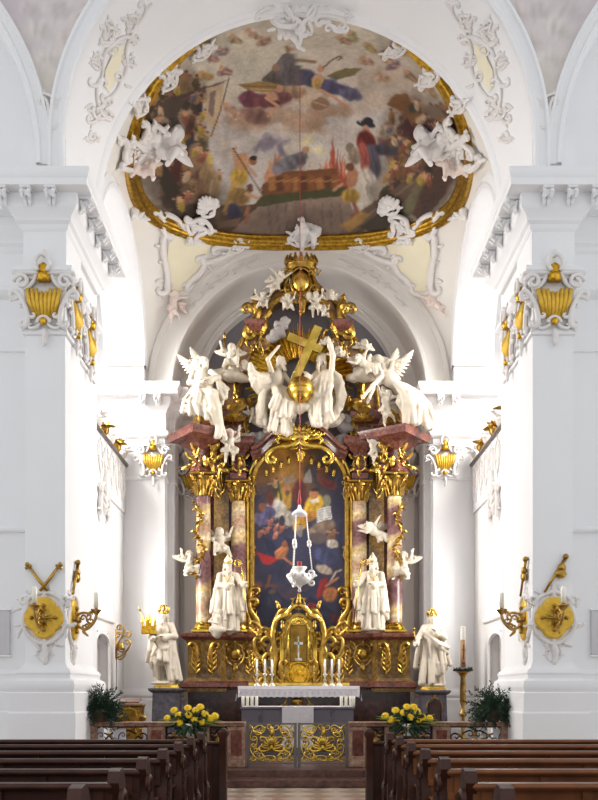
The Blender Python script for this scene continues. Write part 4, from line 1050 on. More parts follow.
cv.ell(366, 124, 9, 3, (52, 48, 58), .2); cv.ell(368, 121, 5, 4, (52, 48, 58)); cv.line([(360, 122), (358, 114), (362, 110)], 1.2, (200, 190, 180)); cv.ell(366, 129, 3.4, 4, SK); cv.drape(366, 141, 9, 11, (116, 48, 44), -.2); cv.drape(384, 150, 16, 5, (96, 92, 108), .1); cv.drape(372, 162, 8, 17, (104, 100, 112), -.2); cv.drape(364, 158, 5, 17, (170, 96, 84), -.15); cv.drape(370, 186, 7, 20, (204, 192, 176), -.2); cv.ell(350, 148, 5, 5, (140, 128, 110)); cv.drape(354, 156, 6, 9, (168, 148, 130))
cv.ell(352, 178, 6, 10, (178, 128, 98), .2); cv.ell(350, 167, 4, 4.4, (120, 84, 62)); cv.drape(350, 196, 9, 7, (176, 142, 66), .2); cv.line([(342, 184), (334, 190)], 3, SK); cv.line([(354, 204), (360, 216), (352, 216)], 4.4, (160, 104, 82))
cv.poly([(338, 238), (356, 214), (392, 190), (420, 172), (426, 182), (400, 204), (370, 226), (352, 244)], (128, 108, 92)); cv.line([(344, 232), (420, 178)], 2, (164, 144, 124), .8); cv.line([(352, 236), (412, 196)], 1.8, (90, 76, 62), .8); cv.poly([(340, 226), (360, 212), (372, 214), (350, 232)], (186, 146, 86))
cv.poly([(398, 214), (416, 184), (426, 176), (428, 192), (412, 214), (400, 222)], (142, 138, 104)); cv.poly([(412, 214), (428, 176), (448, 160), (458, 172), (438, 204), (420, 222)], (118, 88, 76))
for k in range(7): cv.line([(416 + k * 5, 210 - k * 7), (430 + k * 5, 206 - k * 7)], 1., (90, 64, 56), .8)
cv.poly([(440, 150), (462, 132), (470, 150), (452, 176)], (104, 82, 76)); cv.poly([(360, 226), (400, 200), (404, 214), (376, 238)], (84, 76, 62))
for pts_, al_ in (([(124, 150), (150, 96), (190, 66), (206, 84), (198, 120), (206, 160), (232, 200), (230, 240), (170, 236), (140, 190)], .34), ([(150, 150), (170, 150), (200, 210), (226, 238), (170, 236), (146, 190)], .4), ([(384, 116), (410, 92), (450, 96), (474, 120), (468, 170), (440, 220), (380, 240), (348, 238), (372, 200)], .3), ([(420, 150), (470, 130), (460, 190), (420, 222)], .3), ([(214, 222), (260, 206), (352, 206), (348, 244), (230, 244)], .22)):
    cv.poly(pts_, (58, 44, 36), 14, al_, 2.)
for i in range(46):
    x, y = (cv.r.uniform(150, 222), cv.r.uniform(84, 206)) if i % 2 else (cv.r.uniform(384, 446), cv.r.uniform(104, 186))
    cv.fig(x, y, cv.r.uniform(13, 19), [(168, 132, 84), (150, 96, 76), (196, 170, 140), (120, 104, 110), (176, 150, 70)][cv.r.randint(5)], (200, 156, 122), cv.r.uniform(-.5, .8))
cv.done(.14)
FA, FB, FCY = 3.6, 2.76, 20.06
def sup(th, k=1.):
    c, s_ = math.cos(th), math.sin(th); FN = 2.2 if s_ > 0 else 2.2 + .9 * min(1, -s_ * 2)
    return k * FA * math.copysign(abs(c) ** (2 / FN), c), FCY + k * (FB if s_ > 0 else 2.84) * math.copysign(abs(s_) ** (2 / FN), s_)
v = []; f = []; NR, NT = 110, 360
for i in range(NR + 1):
    for j in range(NT):
        x, y = sup(2 * PI * j / NT, max(i / NR, .002)); v.append((x, y, zv(x, y) - .02))
for i in range(NR):
    for j in range(NT):
        j2 = (j + 1) % NT; f.append((i * NT + j, i * NT + j2, (i + 1) * NT + j2, (i + 1) * NT + j))
fresco = MB().add(v, f).build('ceiling_fresco', 'fresco', None, True)
tag(fresco, 'large oval ceiling fresco of a crowd round a burning pyre under clouds', 'fresco'); apply_paint(fresco, cv, .86)
path = []; fr_ = []
for j in range(160):
    th = 2 * PI * j / 160; x, y = sup(th); x2, y2 = sup(th + .01); n = vnorm(x, y); t = (Vector((x2, y2, zv(x2, y2))) - Vector((x, y, zv(x, y)))).normalized()
    A = t.cross(n).normalized()
    if A.dot(Vector((x, y - FCY, 0))) < 0: A = -A
    path.append(Vector((x, y, zv(x, y)))); fr_.append((A, n))
m = MB().sweep([(-.06, 0), (-.05, .09), (0, .11), (.03, .07), (.1, .07), (.13, .13), (.2, .15), (.24, .1), (.27, .12), (.31, .06), (.33, -.02)], path, fr_, True)
ff = m.build('fresco_frame', 'gilt_frame', None, True); tag(ff, 'broad gilded moulded frame round the oval ceiling fresco', 'frame')

# ---- altar picture
cv = Canvas(245, 432, 354, 646, 4, (46, 44, 66))
cv.cloud(299, 520, 46, 90, (52, 50, 72), 40, .5); cv.cloud(285, 466, 26, 22, (150, 108, 48), 40, .5); cv.cloud(276, 462, 18, 14, (172, 128, 58), 20, .5); cv.cloud(266, 478, 10, 18, (120, 88, 56), 14, .5); cv.cloud(325, 460, 14, 14, (84, 66, 52), 16, .5); cv.cloud(322, 490, 18, 20, (74, 64, 66), 16, .4); cv.cloud(270, 500, 16, 16, (80, 70, 76), 16, .4)
cv.poly([(279, 467), (284, 478), (294, 474), (296, 482), (286, 486), (282, 478)], (150, 134, 120), al=.85); cv.poly([(305, 474), (310, 468), (312, 482), (302, 484)], (150, 142, 132)); cv.fig(322, 474, 22, (112, 70, 48), (170, 112, 74), .6); cv.drape(328, 484, 9, 5, (110, 50, 44), .3); cv.poly([(330, 466), (342, 474), (336, 482), (328, 476)], (60, 58, 72))
cv.fig(276, 490, 22, (70, 66, 44)); cv.drape(284, 500, 8, 12, (196, 152, 62), .2); cv.ell(287, 489, 3.6, 4.4, (170, 118, 84)); cv.ell(287, 493, 2.6, 3, (110, 84, 62)); cv.drape(276, 508, 10, 9, (206, 196, 186), .4); cv.drape(288, 518, 9, 7, (196, 184, 170), .3); cv.line([(278, 482), (281, 500)], 2, (60, 84, 52)); cv.drape(270, 498, 4, 8, (110, 56, 42)); cv.drape(300, 494, 7, 14, (96, 44, 40)); cv.ell(282, 521, 3, 6, (52, 48, 54))
cv.drape(314, 506, 9, 12, (224, 178, 58), .5); cv.drape(300, 524, 6, 9, (206, 160, 56), .7); cv.drape(308, 517, 9, 5, (176, 124, 52), -.3); cv.ell(314, 494, 4.2, 4.8, (176, 122, 84)); cv.ell(315, 490, 4, 2.4, (66, 44, 34)); cv.poly([(310, 500), (318, 498), (319, 502), (312, 504)], (226, 214, 196)); cv.ell(327, 501, 4, 6, (140, 136, 116))
cv.poly([(317, 510), (324, 507), (324, 521), (317, 523)], (206, 204, 200), .4, 1, .05); cv.poly([(324, 507), (331, 506), (332, 519), (324, 521)], (222, 220, 214), .4, 1, .05)
for k in range(5): cv.line([(318, 511 + k * 2.3), (323, 509.5 + k * 2.3)], .6, (90, 84, 84), .8); cv.line([(325.5, 509 + k * 2.3), (330.5, 508 + k * 2.3)], .6, (90, 84, 84), .8)
cv.drape(322, 528, 14, 6, (128, 108, 92), -.4); cv.ell(318, 538, 9, 6, (88, 76, 74)); cv.fig(331, 537, 18, (120, 92, 72), (190, 136, 96), .4); cv.drape(333, 544, 7, 4, (190, 180, 164), .3); cv.fig(300, 532, 15, (140, 130, 124), (180, 150, 130))
cv.drape(261, 519, 8, 6, (106, 100, 134), .2); cv.drape(268, 512, 7, 6, (88, 82, 116)); cv.ell(262, 507, 3.6, 4, (140, 90, 66))
for (x, y) in ((270, 523), (276, 528), (266, 531), (260, 534), (275, 536), (282, 530)): cv.fig(x, y, 11, (150, 96, 80), (190, 130, 104), .5)
cv.poly([(262, 537), (272, 541), (280, 552), (276, 562), (268, 552)], (34, 36, 58)); cv.poly([(255, 551), (266, 555), (278, 558), (276, 566), (264, 564)], (156, 38, 34)); cv.drape(282, 552, 5, 9, (170, 110, 72), .7); cv.drape(278, 570, 9, 10, (46, 44, 66), .4); cv.line([(284, 558), (292, 564)], 2.4, (170, 112, 76)); cv.line([(270, 576), (266, 590)], 3, (110, 70, 52)); cv.ell(285, 544, 3.4, 3.8, (120, 76, 54)); cv.poly([(284, 536), (292, 540), (290, 550)], (34, 34, 56))
cv.drape(326, 556, 12, 8, (64, 66, 96), .3); cv.drape(324, 570, 9, 4, (186, 170, 150), .4); cv.line([(330, 582), (336, 572), (341, 570)], 2, (190, 170, 150)); cv.drape(322, 588, 4, 11, (150, 40, 36), .35); cv.drape(330, 594, 7, 7, (190, 124, 76), .3); cv.line([(326, 586), (338, 578)], 2.6, (180, 118, 80))
cv.cloud(258, 590, 14, 8, (140, 84, 58), 16, .5); cv.cloud(290, 592, 20, 6, (92, 66, 68), 12, .4)
cv.poly([(250, 612), (262, 592), (270, 586), (280, 594), (290, 604), (296, 614), (290, 630), (250, 640)], (34, 36, 58)); cv.drape(274, 602, 8, 6, (52, 54, 78)); cv.drape(288, 612, 10, 6, (44, 46, 72)); cv.ell(272, 592, 4, 3, (96, 82, 74))
cv.poly([(300, 612), (310, 596), (322, 604), (334, 612), (348, 622), (348, 640), (300, 640)], (38, 36, 60)); cv.drape(312, 608, 6, 5, (120, 40, 44), .5); cv.drape(334, 618, 8, 4, (96, 36, 42), .3); cv.drape(322, 618, 9, 6, (46, 46, 76)); cv.line([(292, 590), (302, 606)], 3, (70, 62, 72)); cv.cloud(344, 560, 4, 60, (36, 36, 60), 14, .5)
cv.done(.2, 1.1, 1.0)
pts = arch_outline(46.4, 490, 643, 490 - 46.4 * 1.03)
m = MB(); v = []; f = []; NX, NZ = 90, 190
xr = [p[0] for p in pts]; zt = max(p[1] for p in pts); zb = min(p[1] for p in pts); hw = (max(xr) - min(xr)) / 2; xc = (max(xr) + min(xr)) / 2; zs = Z(490, PY)
for j in range(NZ + 1):
    z = zb + (zt - zb) * j / NZ; h = hw if z <= zs else hw * math.sqrt(max(0, 1 - ((z - zs) / (zt - zs)) ** 2))
    for i in range(NX + 1): v.append((xc + h * (2 * i / NX - 1), PY, z))
for j in range(NZ):
    for i in range(NX):
        q = j * (NX + 1) + i; f.append((q, q + 1, q + NX + 2, q + NX + 1))
pic = wb(MB().add(v, f), 'picture', 'canvas_oil', PT, True); apply_paint(pic, cv, 1.)
wb(MB().box(xc - hw, xc + hw, PY + .02, PY + .1, zb, zs), 'backing', 'wood_dark', PT)

# ---- faint painting on the two spandrels
for s in (-1, 1):
    x0 = -20 if s < 0 else 480
    c2 = Canvas(x0, -80, x0 + 140, 180, 1.5, (222, 212, 208)); g = lambda x: x if s < 0 else 598 - x
    c2.cloud(g(50), 20, 40, 60, (206, 192, 194), 30, .35); c2.cloud(g(20), -10, 30, 30, (176, 160, 176), 16, .35)
    for (x, y, a, c) in ((40, 30, .4, (206, 196, 190)), (60, 10, -.3, (196, 182, 182)), (70, 40, .2, (214, 200, 190)), (48, 58, .1, (220, 208, 196)), (30, 10, .5, (190, 176, 180)), (84, 14, -.6, (206, 192, 186))): c2.drape(g(x), y, 14, 9, c, a, 5)
    c2.cloud(g(50), 88, 12, 24, (226, 216, 192), 12, .5); c2.a = c2.a * .4 + np.array((224, 216, 212)) * .6; c2.done(.03, 1., 1.)
    o = struct(SPAND[s], 'wall_spandrel_' + ('left' if s < 0 else 'right'), 'spandrel_paint', True); apply_paint(o, c2, 1.)
# ================================================================ SCULPTURE
V3 = lambda *a: np.array(a, float)
def head(S, c, s=1., yaw=0., pitch=0., beard=0, hair=1, k=.012):
    """face towards -y turned by yaw"""
    R = np.array((Matrix.Rotation(yaw, 3, 'Z') @ Matrix.Rotation(pitch, 3, 'X'))); c = np.array(c, float)
    q = lambda x, y, z: c + R @ V3(x, y, z) * s
    rot = tuple((Matrix.Rotation(yaw, 3, 'Z') @ Matrix.Rotation(pitch, 3, 'X')).to_euler())
    S.ell(q(0, .01, .02), V3(.082, .1, .1) * s, rot, k); S.ell(q(0, -.03, -.05), V3(.06, .065, .075) * s, rot, .03 * s)
    S.cap(q(0, -.085, .01), q(0, -.112, -.03), .012 * s, .019 * s, .012)           # nose
    S.cap(q(-.04, -.075, .03), q(.04, -.075, .03), .018 * s, .018 * s, .015)       # brow
    for e in (-1, 1):
        S.ell(q(e * .035, -.092, .008), V3(.017, .012, .011) * s, rot, .008, True); S.ell(q(e * .084, .01, -.01), V3(.014, .022, .032) * s, rot, .008)
    S.ell(q(0, -.098, -.062), V3(.026, .01, .007) * s, rot, .006, True); S.ell(q(0, -.075, -.1), V3(.025, .025, .02) * s, rot, .015)
    if hair:
        for i in range(9):
            a = PI * (i / 8) ; S.ell(q(math.cos(a) * .075, .045, .03 + math.sin(a) * .07), V3(.036, .05, .036) * s, rot, .015)
        for e in (-1, 1): S.chain([q(e * .08, .04, 0), q(e * .09, .05, -.08), q(e * .075, .05, -.15)], [.034 * s, .03 * s, .018 * s], .02)
    if beard:
        for i in range(-2, 3): S.chain([q(i * .022, -.08, -.08), q(i * .02, -.1, -.14), q(i * .012, -.085, -.1 - .13 * beard)], [.022 * s, .024 * s, .01 * s], .015)
def hand(S, w, d, s=1., curl=.3, up=(0, 0, 1)):
    w = np.array(w, float); d = np.array(d, float); d /= np.linalg.norm(d); sd = np.cross(d, up); sd /= np.linalg.norm(sd) + 1e-9; nn = np.cross(sd, d)
    S.cap(w, w + d * .07 * s, .03 * s, .036 * s, .02)
    for i, l in enumerate((.062, .074, .07, .054)):
        o = w + d * .085 * s + sd * (i - 1.5) * .022 * s; m = o + d * l * .55 * s - nn * curl * .02 * s; S.chain([o, m, m + d * l * .5 * s - nn * curl * .05 * s], [.0125 * s, .0115 * s, .009 * s], .006)
    o = w + d * .035 * s + sd * -.035 * s; S.chain([o, o + (d * .7 - sd * .6) * .04 * s, o + (d * 1.0 - sd * .6) * .065 * s], [.015 * s, .013 * s, .01 * s], .008)
def arm(S, sh, el, wr, s=1., sleeve=.0, curl=.3, hd=None):
    sh, el, wr = [np.array(q, float) for q in (sh, el, wr)]
    S.chain([sh, el, wr], [.062 * s + sleeve * .4, .046 * s + sleeve * .8, .032 * s + sleeve * .5], .03)
    if sleeve:
        S.chain([el * .5 + wr * .5, wr * .9 + el * .1 - V3(0, 0, .05 * s)], [.05 * s + sleeve * .5, .055 * s + sleeve], .03)
    hand(S, wr, (wr - el) if hd is None else hd, s, curl)
def leg(S, hip, kn, an, s=1., toe=(0, -1, -.1)):
    S.chain([hip, kn, an], [.09 * s, .062 * s, .04 * s], .03); t = np.array(toe, float); t /= np.linalg.norm(t); an = np.array(an, float)
    S.cap(an - V3(0, 0, .03 * s), an + t * .14 * s - V3(0, 0, .045 * s), .038 * s, .03 * s, .02)
def torso(S, pel, chest, neck, s=1., shw=.17, k=.05):
    pel, chest, neck = [np.array(q, float) for q in (pel, chest, neck)]
    S.ell(pel, V3(.155, .12, .14) * s, k=k); S.ell(chest, V3(.165, .125, .19) * s, k=k); S.cap(pel, chest, .12 * s, .13 * s, k); S.cap(chest + V3(0, 0, .1 * s), neck, .08 * s, .05 * s, .05)
def sheet(S, A, B, r0=.035, r1=.03, sag=(0, 0, 0), n=None, seed=0, k=.024, wav=.035):
    """fluted cloth hung between polyline A and polyline B"""
    rr = random.Random(seed); A = [np.array(a, float) for a in A]; B = [np.array(b, float) for b in B]
    n = max(3, round((n or 6) * .95))
    def at(Q, t):
        x = t * (len(Q) - 1); i = min(int(x), len(Q) - 2); return Q[i] * (1 - x + i) + Q[i + 1] * (x - i)
    pb = pm = None
    for i in range(n):
        t = i / (n - 1); a = at(A, t); b = at(B, t); m1 = a * .66 + b * .34 + np.array(sag) * .8; m2 = a * .3 + b * .7 + np.array(sag)
        j = lambda: V3(rr.uniform(-wav, wav), rr.uniform(-wav, wav), rr.uniform(-wav, wav) * .6)
        f = rr.uniform(.6, 1.2); o_ = V3(0, -.022 if i % 2 else .02, 0); mm = m2 + j() + o_; bb = b + j() * 1.1 + o_
        if pb is not None: S.cap(pb + (mm - bb) * .12, bb + (mm - bb) * .12, r1 * .62, None, k); S.cap(pm, mm, r1 * .6, None, k); S.cap((pb + pm) / 2, (bb + mm) / 2, r1 * .6, None, k)
        pb, pm = bb, mm; S.chain([a, m1 + j() + o_ * .6, mm, bb], [r0 * .9, r0 * f, r1 * f * 1.15, r1 * rr.uniform(.8, 1.3)], k)
def skirt(S, top, hem, rt, rh, n=12, fl=.75, seed=1, k=.018, r=.05):
    top = np.array(top, float); hem = np.array(hem, float); rr = random.Random(seed)
    S.chain([top, top * .5 + hem * .5, hem], [rt * .8, (rt + rh) * .38, rh * .62], .05)
    for i in range(n):
        a = 2 * PI * i / n + rr.uniform(-.15, .15); c, s_ = math.cos(a), math.sin(a); sw = rr.uniform(-.25, .25); e = rr.uniform(.9, 1.0) + (.12 if i % 2 else -.12); r = (.055 if i % 2 else .035)
        S.chain([top + V3(c * rt * .8, s_ * rt * fl * .8, 0), top * .5 + hem * .5 + V3(math.cos(a + sw) * (rt + rh) * .48, math.sin(a + sw) * (rt + rh) * .48 * fl, 0), hem + V3(math.cos(a + sw) * rh * e, math.sin(a + sw) * rh * fl * e, rr.uniform(-.01, .04))], [r * .7, r, r * 1.15], k)
def feather_wing(mat='statue', span=.9, chord=.42, s=1):
    m = MB()
    for i in range(11):
        t = i / 10; root = Vector((s * (.05 + .42 * span * t), .06 * t, .1 + .34 * math.sin(t * 2.2) * span)); a = math.radians(-70 + 95 * t); l = chord * (1.0 + .7 * t)
        d = Vector((s * math.cos(a), .1, math.sin(a)))
        m.tube([root, root + d * l * .5, root + d * l], [.04, .055, .012], 6, .35, (0, -1, 0))
    for i in range(8):
        t = i / 7; root = Vector((s * (.04 + .4 * span * t), .02, .12 + .34 * math.sin(t * 2.2) * span)); a = math.radians(-75 + 85 * t); d = Vector((s * math.cos(a), .05, math.sin(a)))
        m.tube([root, root + d * chord * .3, root + d * chord * .55], [.04, .05, .015], 6, .4, (0, -1, 0))
    m.tube([(s * .02, 0, 0), (s * .05, 0, .15), (s * .3 * span, .03, .15 + .33 * span), (s * .5 * span, .06, .1 + .3 * span)], [.05, .055, .05, .02], 7)
    return m
def cloud_sculpt(pts, seed=0, k=.05):
    S = Sculpt(); rr = random.Random(seed)
    for (x, y, z, r) in pts:
        S.ell((x, y, z), (r, r * .8, r * .8), k=k)
        for i in range(5):
            a = rr.uniform(0, 2 * PI); b = rr.uniform(-.6, 1); S.ell((x + math.cos(a) * r * .8, y - abs(math.sin(a)) * r * .5, z + b * r * .6), (r * .5, r * .45, r * .42), k=k * .7)
    return S
H_ = .0165
def place(mb, name, root_name, px, py, Y, label, cat, scale=1., rot=0., mat='statue', group=None, tilt=0.):
    r = empty(root_name, P(px, py, Y), label, cat, group, (0, tilt, rot)); r.scale = (scale,) * 3
    o = mb.build(name, mat, r, True); return r

# ---------------- standing bishop of the left column pair
def bishop(sd):
    S = Sculpt(); s = sd  # s=+1: staff on the viewer's right
    torso(S, (0, 0, .95), (0, -.01, 1.22), (0, 0, 1.46)); skirt(S, (0, 0, .98), (0, 0, .06), .19, .24, 13, .8, 3); skirt(S, (0, -.02, 1.1), (0, -.01, .42), .2, .25, 12, .85, 8, r=.03)
    for e in (-1, 1): S.cap((e * .05, 0, 1.4), (e * .19, .01, 1.36), .075, .075, .05)
    arm(S, (s * .2, 0, 1.36), (s * .3, -.1, 1.14), (s * .38, -.22, 1.16), 1, .03); arm(S, (-s * .2, 0, 1.36), (-s * .25, -.1, 1.1), (s * .0, -.24, 1.12), 1, .03)
    sheet(S, [(-.22, .08, 1.38), (0, .12, 1.44), (.22, .08, 1.38)], [(-.36, .1, .3), (0, .2, .12), (.36, .1, .3)], .05, .045, n=11, seed=5)
    sheet(S, [(-s * .2, -.06, 1.36), (-s * .26, -.05, 1.2)], [(-s * .22, -.16, .5), (-s * .38, -.02, .5)], .045, .05, n=5, seed=9); sheet(S, [(s * .26, -.06, 1.15), (s * .36, -.1, 1.1)], [(s * .26, -.1, .55), (s * .42, -.04, .5)], .035, .04, n=4, seed=19)
    head(S, (0, -.04, 1.58), 1.0, s * .35, .1, 1.0)
    for e in (-1, 1): leg(S, (e * .09, 0, .8), (e * .1, -.04, .45), (e * .1, -.04, .08))
    S.ell((0, .02, .03), (.3, .25, .05), k=.03)
    return S.mesh(H_)
def mitre():
    m = MB(); n = 16; v = []; f = []
    for k, (z, a, b) in enumerate(((0, .095, .105), (.1, .11, .1), (.2, .075, .06), (.28, .012, .03))):
        for i in range(n):
            t = 2 * PI * i / n; v.append((math.cos(t) * a, math.sin(t) * b, z - (.05 * abs(math.cos(t)) if k >= 2 else 0)))
    for k in range(3):
        for i in range(n): f.append((k * n + i, k * n + (i + 1) % n, (k + 1) * n + (i + 1) % n, (k + 1) * n + i))
    f.append(tuple(3 * n + i for i in range(n))); f.append(tuple(reversed(range(n)))); m.add(v, f); return m
def crosier(s, h=1.95):
    m = MB(); pts = [(0, 0, 0), (0, 0, h * .5), (0, 0, h * .84)]; m.tube(pts, .016, 8)
    m.tube([(s * (math.cos(t) * .09 * (1 - t / 14) - .09), 0, h * .84 + math.sin(t) * .1 * (1 - t / 14)) for t in [x * .5 for x in range(16)]], [.018] * 16, 7); m.ball((0, 0, h * .83), .03, 8, 6); return m
for s, px, py, nm in ((1, 228, 632, 'left'), (-1, 373, 631, 'right')):
    r = place(bishop(s), 'body', 'bishop_statue', px, py, 21.72, 'white statue of a mitred bishop between the %s pair of altar columns' % nm, 'statue', 1.0, s * .12)
    mt = mitre().build('mitre', 'statue', r, True, (s * .01, -.03, 1.63), (-.1, 0, s * .35))
    b = MB(); b.tube([(math.cos(t) * .1, math.sin(t) * .11, .02) for t in [2 * PI * i / 16 for i in range(16)]], .016, 6, closed=True); b.tube([(0, -.1, .02), (0, -.1, .12), (0, -.05, .22)], .014, 6); b.build('mitre_band', 'gold_bright', mt, True)
    c = crosier(s).build('crosier', 'gold_bright', r, True, (s * .47, -.24, .0), (0, s * -.1 if s > 0 else .12, 0))
    b = MB(); b.tube([(-.1 * s, -.12, 1.36), (-.04 * s, -.2, 1.18), (.1 * s, -.2, 1.36)], .014, 6); b.ball((-.02 * s, -.22, 1.16), .035, 8, 6); b.build('pectoral_cross', 'gold_bright', r, True)
S = Sculpt(); S.chain([(0, 0, .0), (0, 0, .2), (.02, -.05, .34)], [.16, .13, .1], .05); head(S, (.02, -.05, .46), .8, -.4); arm(S, (-.1, 0, .34), (-.18, -.1, .25), (-.06, -.16, .22), .7); arm(S, (.1, 0, .34), (.2, -.08, .3), (.22, -.1, .44), .7); S.cap((-.12, -.1, .06), (.14, -.12, .04), .08, .07, .05)
place(S.mesh(.016), 'body', 'kneeling_figure_statue', 217.5, 632, 21.58, 'small white crouching figure at the feet of the left bishop statue', 'statue')

# ---------------- king with the church model, left side wall
S = Sculpt(); torso(S, (0, 0, .95), (0, -.01, 1.24), (0, 0, 1.47)); skirt(S, (0, 0, 1.06), (0, -.01, .56), .17, .23, 13, .85, 4, r=.032)
leg(S, (-.1, 0, .9), (-.14, -.1, .5), (-.12, 0, .1)); leg(S, (.1, 0, .9), (.08, -.03, .5), (.16, -.03, .1))
sheet(S, [(-.2, .06, 1.4), (0, .1, 1.44), (.2, .06, 1.4)], [(-.42, .1, .55), (-.1, .2, .05), (.36, .12, .04), (.42, 0, .1)], .05, .05, n=12, seed=2)
sheet(S, [(.24, -.02, 1.05), (.14, -.12, 1.0)], [(.38, -.06, .12), (.16, -.16, .1)], .045, .05, n=5, seed=7); sheet(S, [(.26, 0, 1.0), (-.08, -.18, .98)], [(.1, -.2, .85), (-.2, -.14, .68)], .04, .035, n=4, seed=3)
for e in (-1, 1): S.cap((e * .05, 0, 1.41), (e * .19, .01, 1.37), .07, .07, .05)
arm(S, (-.2, 0, 1.37), (-.28, -.08, 1.12), (-.2, -.26, 1.1), 1, .025); arm(S, (.2, 0, 1.37), (.3, -.06, 1.12), (.04, -.24, 1.12), 1, .025); head(S, (.02, -.03, 1.58), 1.0, -.5, .05, .8); S.ell((0, .02, .03), (.3, .25, .05), k=.03)
SY = 21.0
KING = place(S.mesh(H_), 'body', 'king_statue', 163, 684.5, SY, 'white robed king statue holding a golden church model left of the altar', 'statue', 1.0, 0)
def crown_mb(r=.1, h=.12):
    m = MB(); m.lathe([(r, 0), (r * 1.08, .02), (r, .04), (r * 1.05, .05)], 14)
    for i in range(8):
        a = 2 * PI * i / 8; m.tube([(r * math.cos(a), r * math.sin(a), .03), (r * 1.25 * math.cos(a), r * 1.25 * math.sin(a), h * .6), (r * .6 * math.cos(a), r * .6 * math.sin(a), h), (0, 0, h * 1.05)], [.018, .02, .016, .012], 6)
    m.ball((0, 0, h * 1.1), .028, 8, 6); return m
m = crown_mb(.105, .2); m.build('crown', 'gold_bright', KING, True, (.02, -.02, 1.64), (-.05, 0, 0))
m = MB(); m.box(-.2, .12, -.06, .1, 0, .16, .01); m.prism([(-.2, .16), (.12, .16), (.12, .19), (-.2, .19)], -.07, .11)
for (x, y, w, h) in ((-.19, -.06, .045, .34), (-.09, -.06, .045, .38), (.0, -.06, .045, .32), (.1, -.05, .045, .36), (-.04, .05, .07, .42)):
    m.box(x - w / 2, x + w / 2, y - w / 2, y + w / 2, 0, h * .8, .004); m.lathe([(w * .72, h * .8), (w * .6, h * .86), (w * .2, h * 1.0), (.004, h * 1.2)], 8, (x, y, 0))
for i in range(5): m.box(-.17 + i * .065, -.14 + i * .065, -.075, -.05, .03, .11)
m.build('church_model', 'gold_leaf', KING, 'auto', (-.24, -.28, 1.16), (0, 0, .1))
m = MB(); m.tube([(-.52, -.2, 1.74), (-.3, -.24, 1.3), (-.08, -.28, .86)], [.013, .013, .013], 7); m.tube([(-.5, -.2, 1.7), (-.55, -.19, 1.84)], [.028, .002], 7); m.build('lance', 'brass', KING, True)
# ---------------- crowned woman, right side wall
S = Sculpt(); torso(S, (0, 0, .95), (.01, -.02, 1.24), (0, 0, 1.46), .95); skirt(S, (0, 0, 1.08), (-.02, 0, .06), .17, .27, 14, .85, 12)
sheet(S, [(-.2, .05, 1.4), (0, .1, 1.44), (.2, .05, 1.4)], [(-.36, .08, .45), (0, .2, .08), (.44, .06, .5)], .05, .045, n=11, seed=22)
sheet(S, [(-.22, -.06, 1.3), (-.26, 0, 1.2)], [(.3, -.14, .95), (.36, -.02, .7)], .04, .045, n=5, seed=4, sag=(0, -.12, -.02)); sheet(S, [(.2, -.1, 1.0), (-.1, -.18, 1.04)], [(.3, -.14, .35), (-.06, -.2, .25)], .04, .04, n=5, seed=6)
for e in (-1, 1): S.cap((e * .05, 0, 1.4), (e * .18, .01, 1.36), .065, .065, .05)
arm(S, (.19, 0, 1.36), (.28, -.08, 1.14), (.06, -.2, 1.28), .95, .025); arm(S, (-.19, 0, 1.36), (-.32, -.06, 1.14), (-.4, -.2, 1.02), .95, .03); head(S, (0, -.03, 1.57), .95, .15, -.1, 0, 1); S.ell((0, .02, .03), (.3, .25, .05), k=.03)
QUEEN = place(S.mesh(H_), 'body', 'queen_statue', 432, 686.5, SY, 'white robed crowned woman statue on a dark pedestal right of the altar', 'statue', 1.0, 0)
crown_mb(.095, .17).build('crown', 'gold_bright', QUEEN, True, (0, -.01, 1.62)); m = MB(); m.tube([(-.42, -.24, 1.0), (-.45, -.25, 1.3)], .014, 7); m.ball((-.455, -.25, 1.33), .035, 8, 6); m.build('sceptre', 'brass', QUEEN, True)
m = MB(); m.tube([(.02, -.19, 1.34), (.06, -.23, 1.2), (.16, -.21, 1.12)], .012, 6); m.build('chain_trim', 'gold_bright', QUEEN, True)

# ---------------- big angels on the outer cornices
def wing_on(r, loc, rot, s, span=.9, chord=.42):
    feather_wing('statue', span, chord, s).build('wing', 'statue', r, True, loc, rot)
S = Sculpt()   # left: seated, leaning right
torso(S, (0, 0, .5), (-.02, -.05, .8), (.02, -.07, 1.02), 1); head(S, (.06, -.1, 1.14), 1., .7, .15, 0, 1); leg(S, (.08, 0, .48), (.26, -.3, .42), (.3, -.24, -.02)); leg(S, (-.08, 0, .48), (-.1, -.34, .4), (-.22, -.24, 0))
arm(S, (.19, -.06, .94), (.36, -.16, .78), (.2, -.3, .72), 1, .02); arm(S, (-.2, -.05, .93), (-.26, -.14, .7), (.02, -.28, .66), 1, .02)
sheet(S, [(-.2, -.16, .55), (.18, -.22, .55)], [(-.34, -.3, .05), (.1, -.34, -.1), (.44, -.22, -.3)], .06, .06, n=9, seed=31, sag=(0, -.1, .05)); sheet(S, [(.22, -.2, .5), (.3, -.1, .5)], [(.5, -.16, -.48), (.34, -.3, -.5)], .06, .05, n=5, seed=32, sag=(.04, 0, 0)); sheet(S, [(.2, .05, .95), (.34, 0, .8)], [(.5, .05, .6), (.44, .02, .3)], .045, .05, n=5, seed=33); sheet(S, [(-.16, .04, .9), (.1, .08, .95)], [(-.2, .06, .4), (.2, .1, .3)], .07, .08, n=6, seed=34)
S.ell((0, .05, .36), (.24, .2, .16)); AL = place(S.mesh(.018), 'body', 'angel_statue', 203, 417, 21.75, 'large white winged angel seated on the left end of the altar cornice', 'statue', 1.12, -.1)
wing_on(AL, (-.1, .1, .88), (0, .25, 0), -1, .6, .22); wing_on(AL, (.02, .12, .95), (0, .5, .4), -1, .5, .2)
S = Sculpt()   # right: bending forward to the left, gown flying to the right
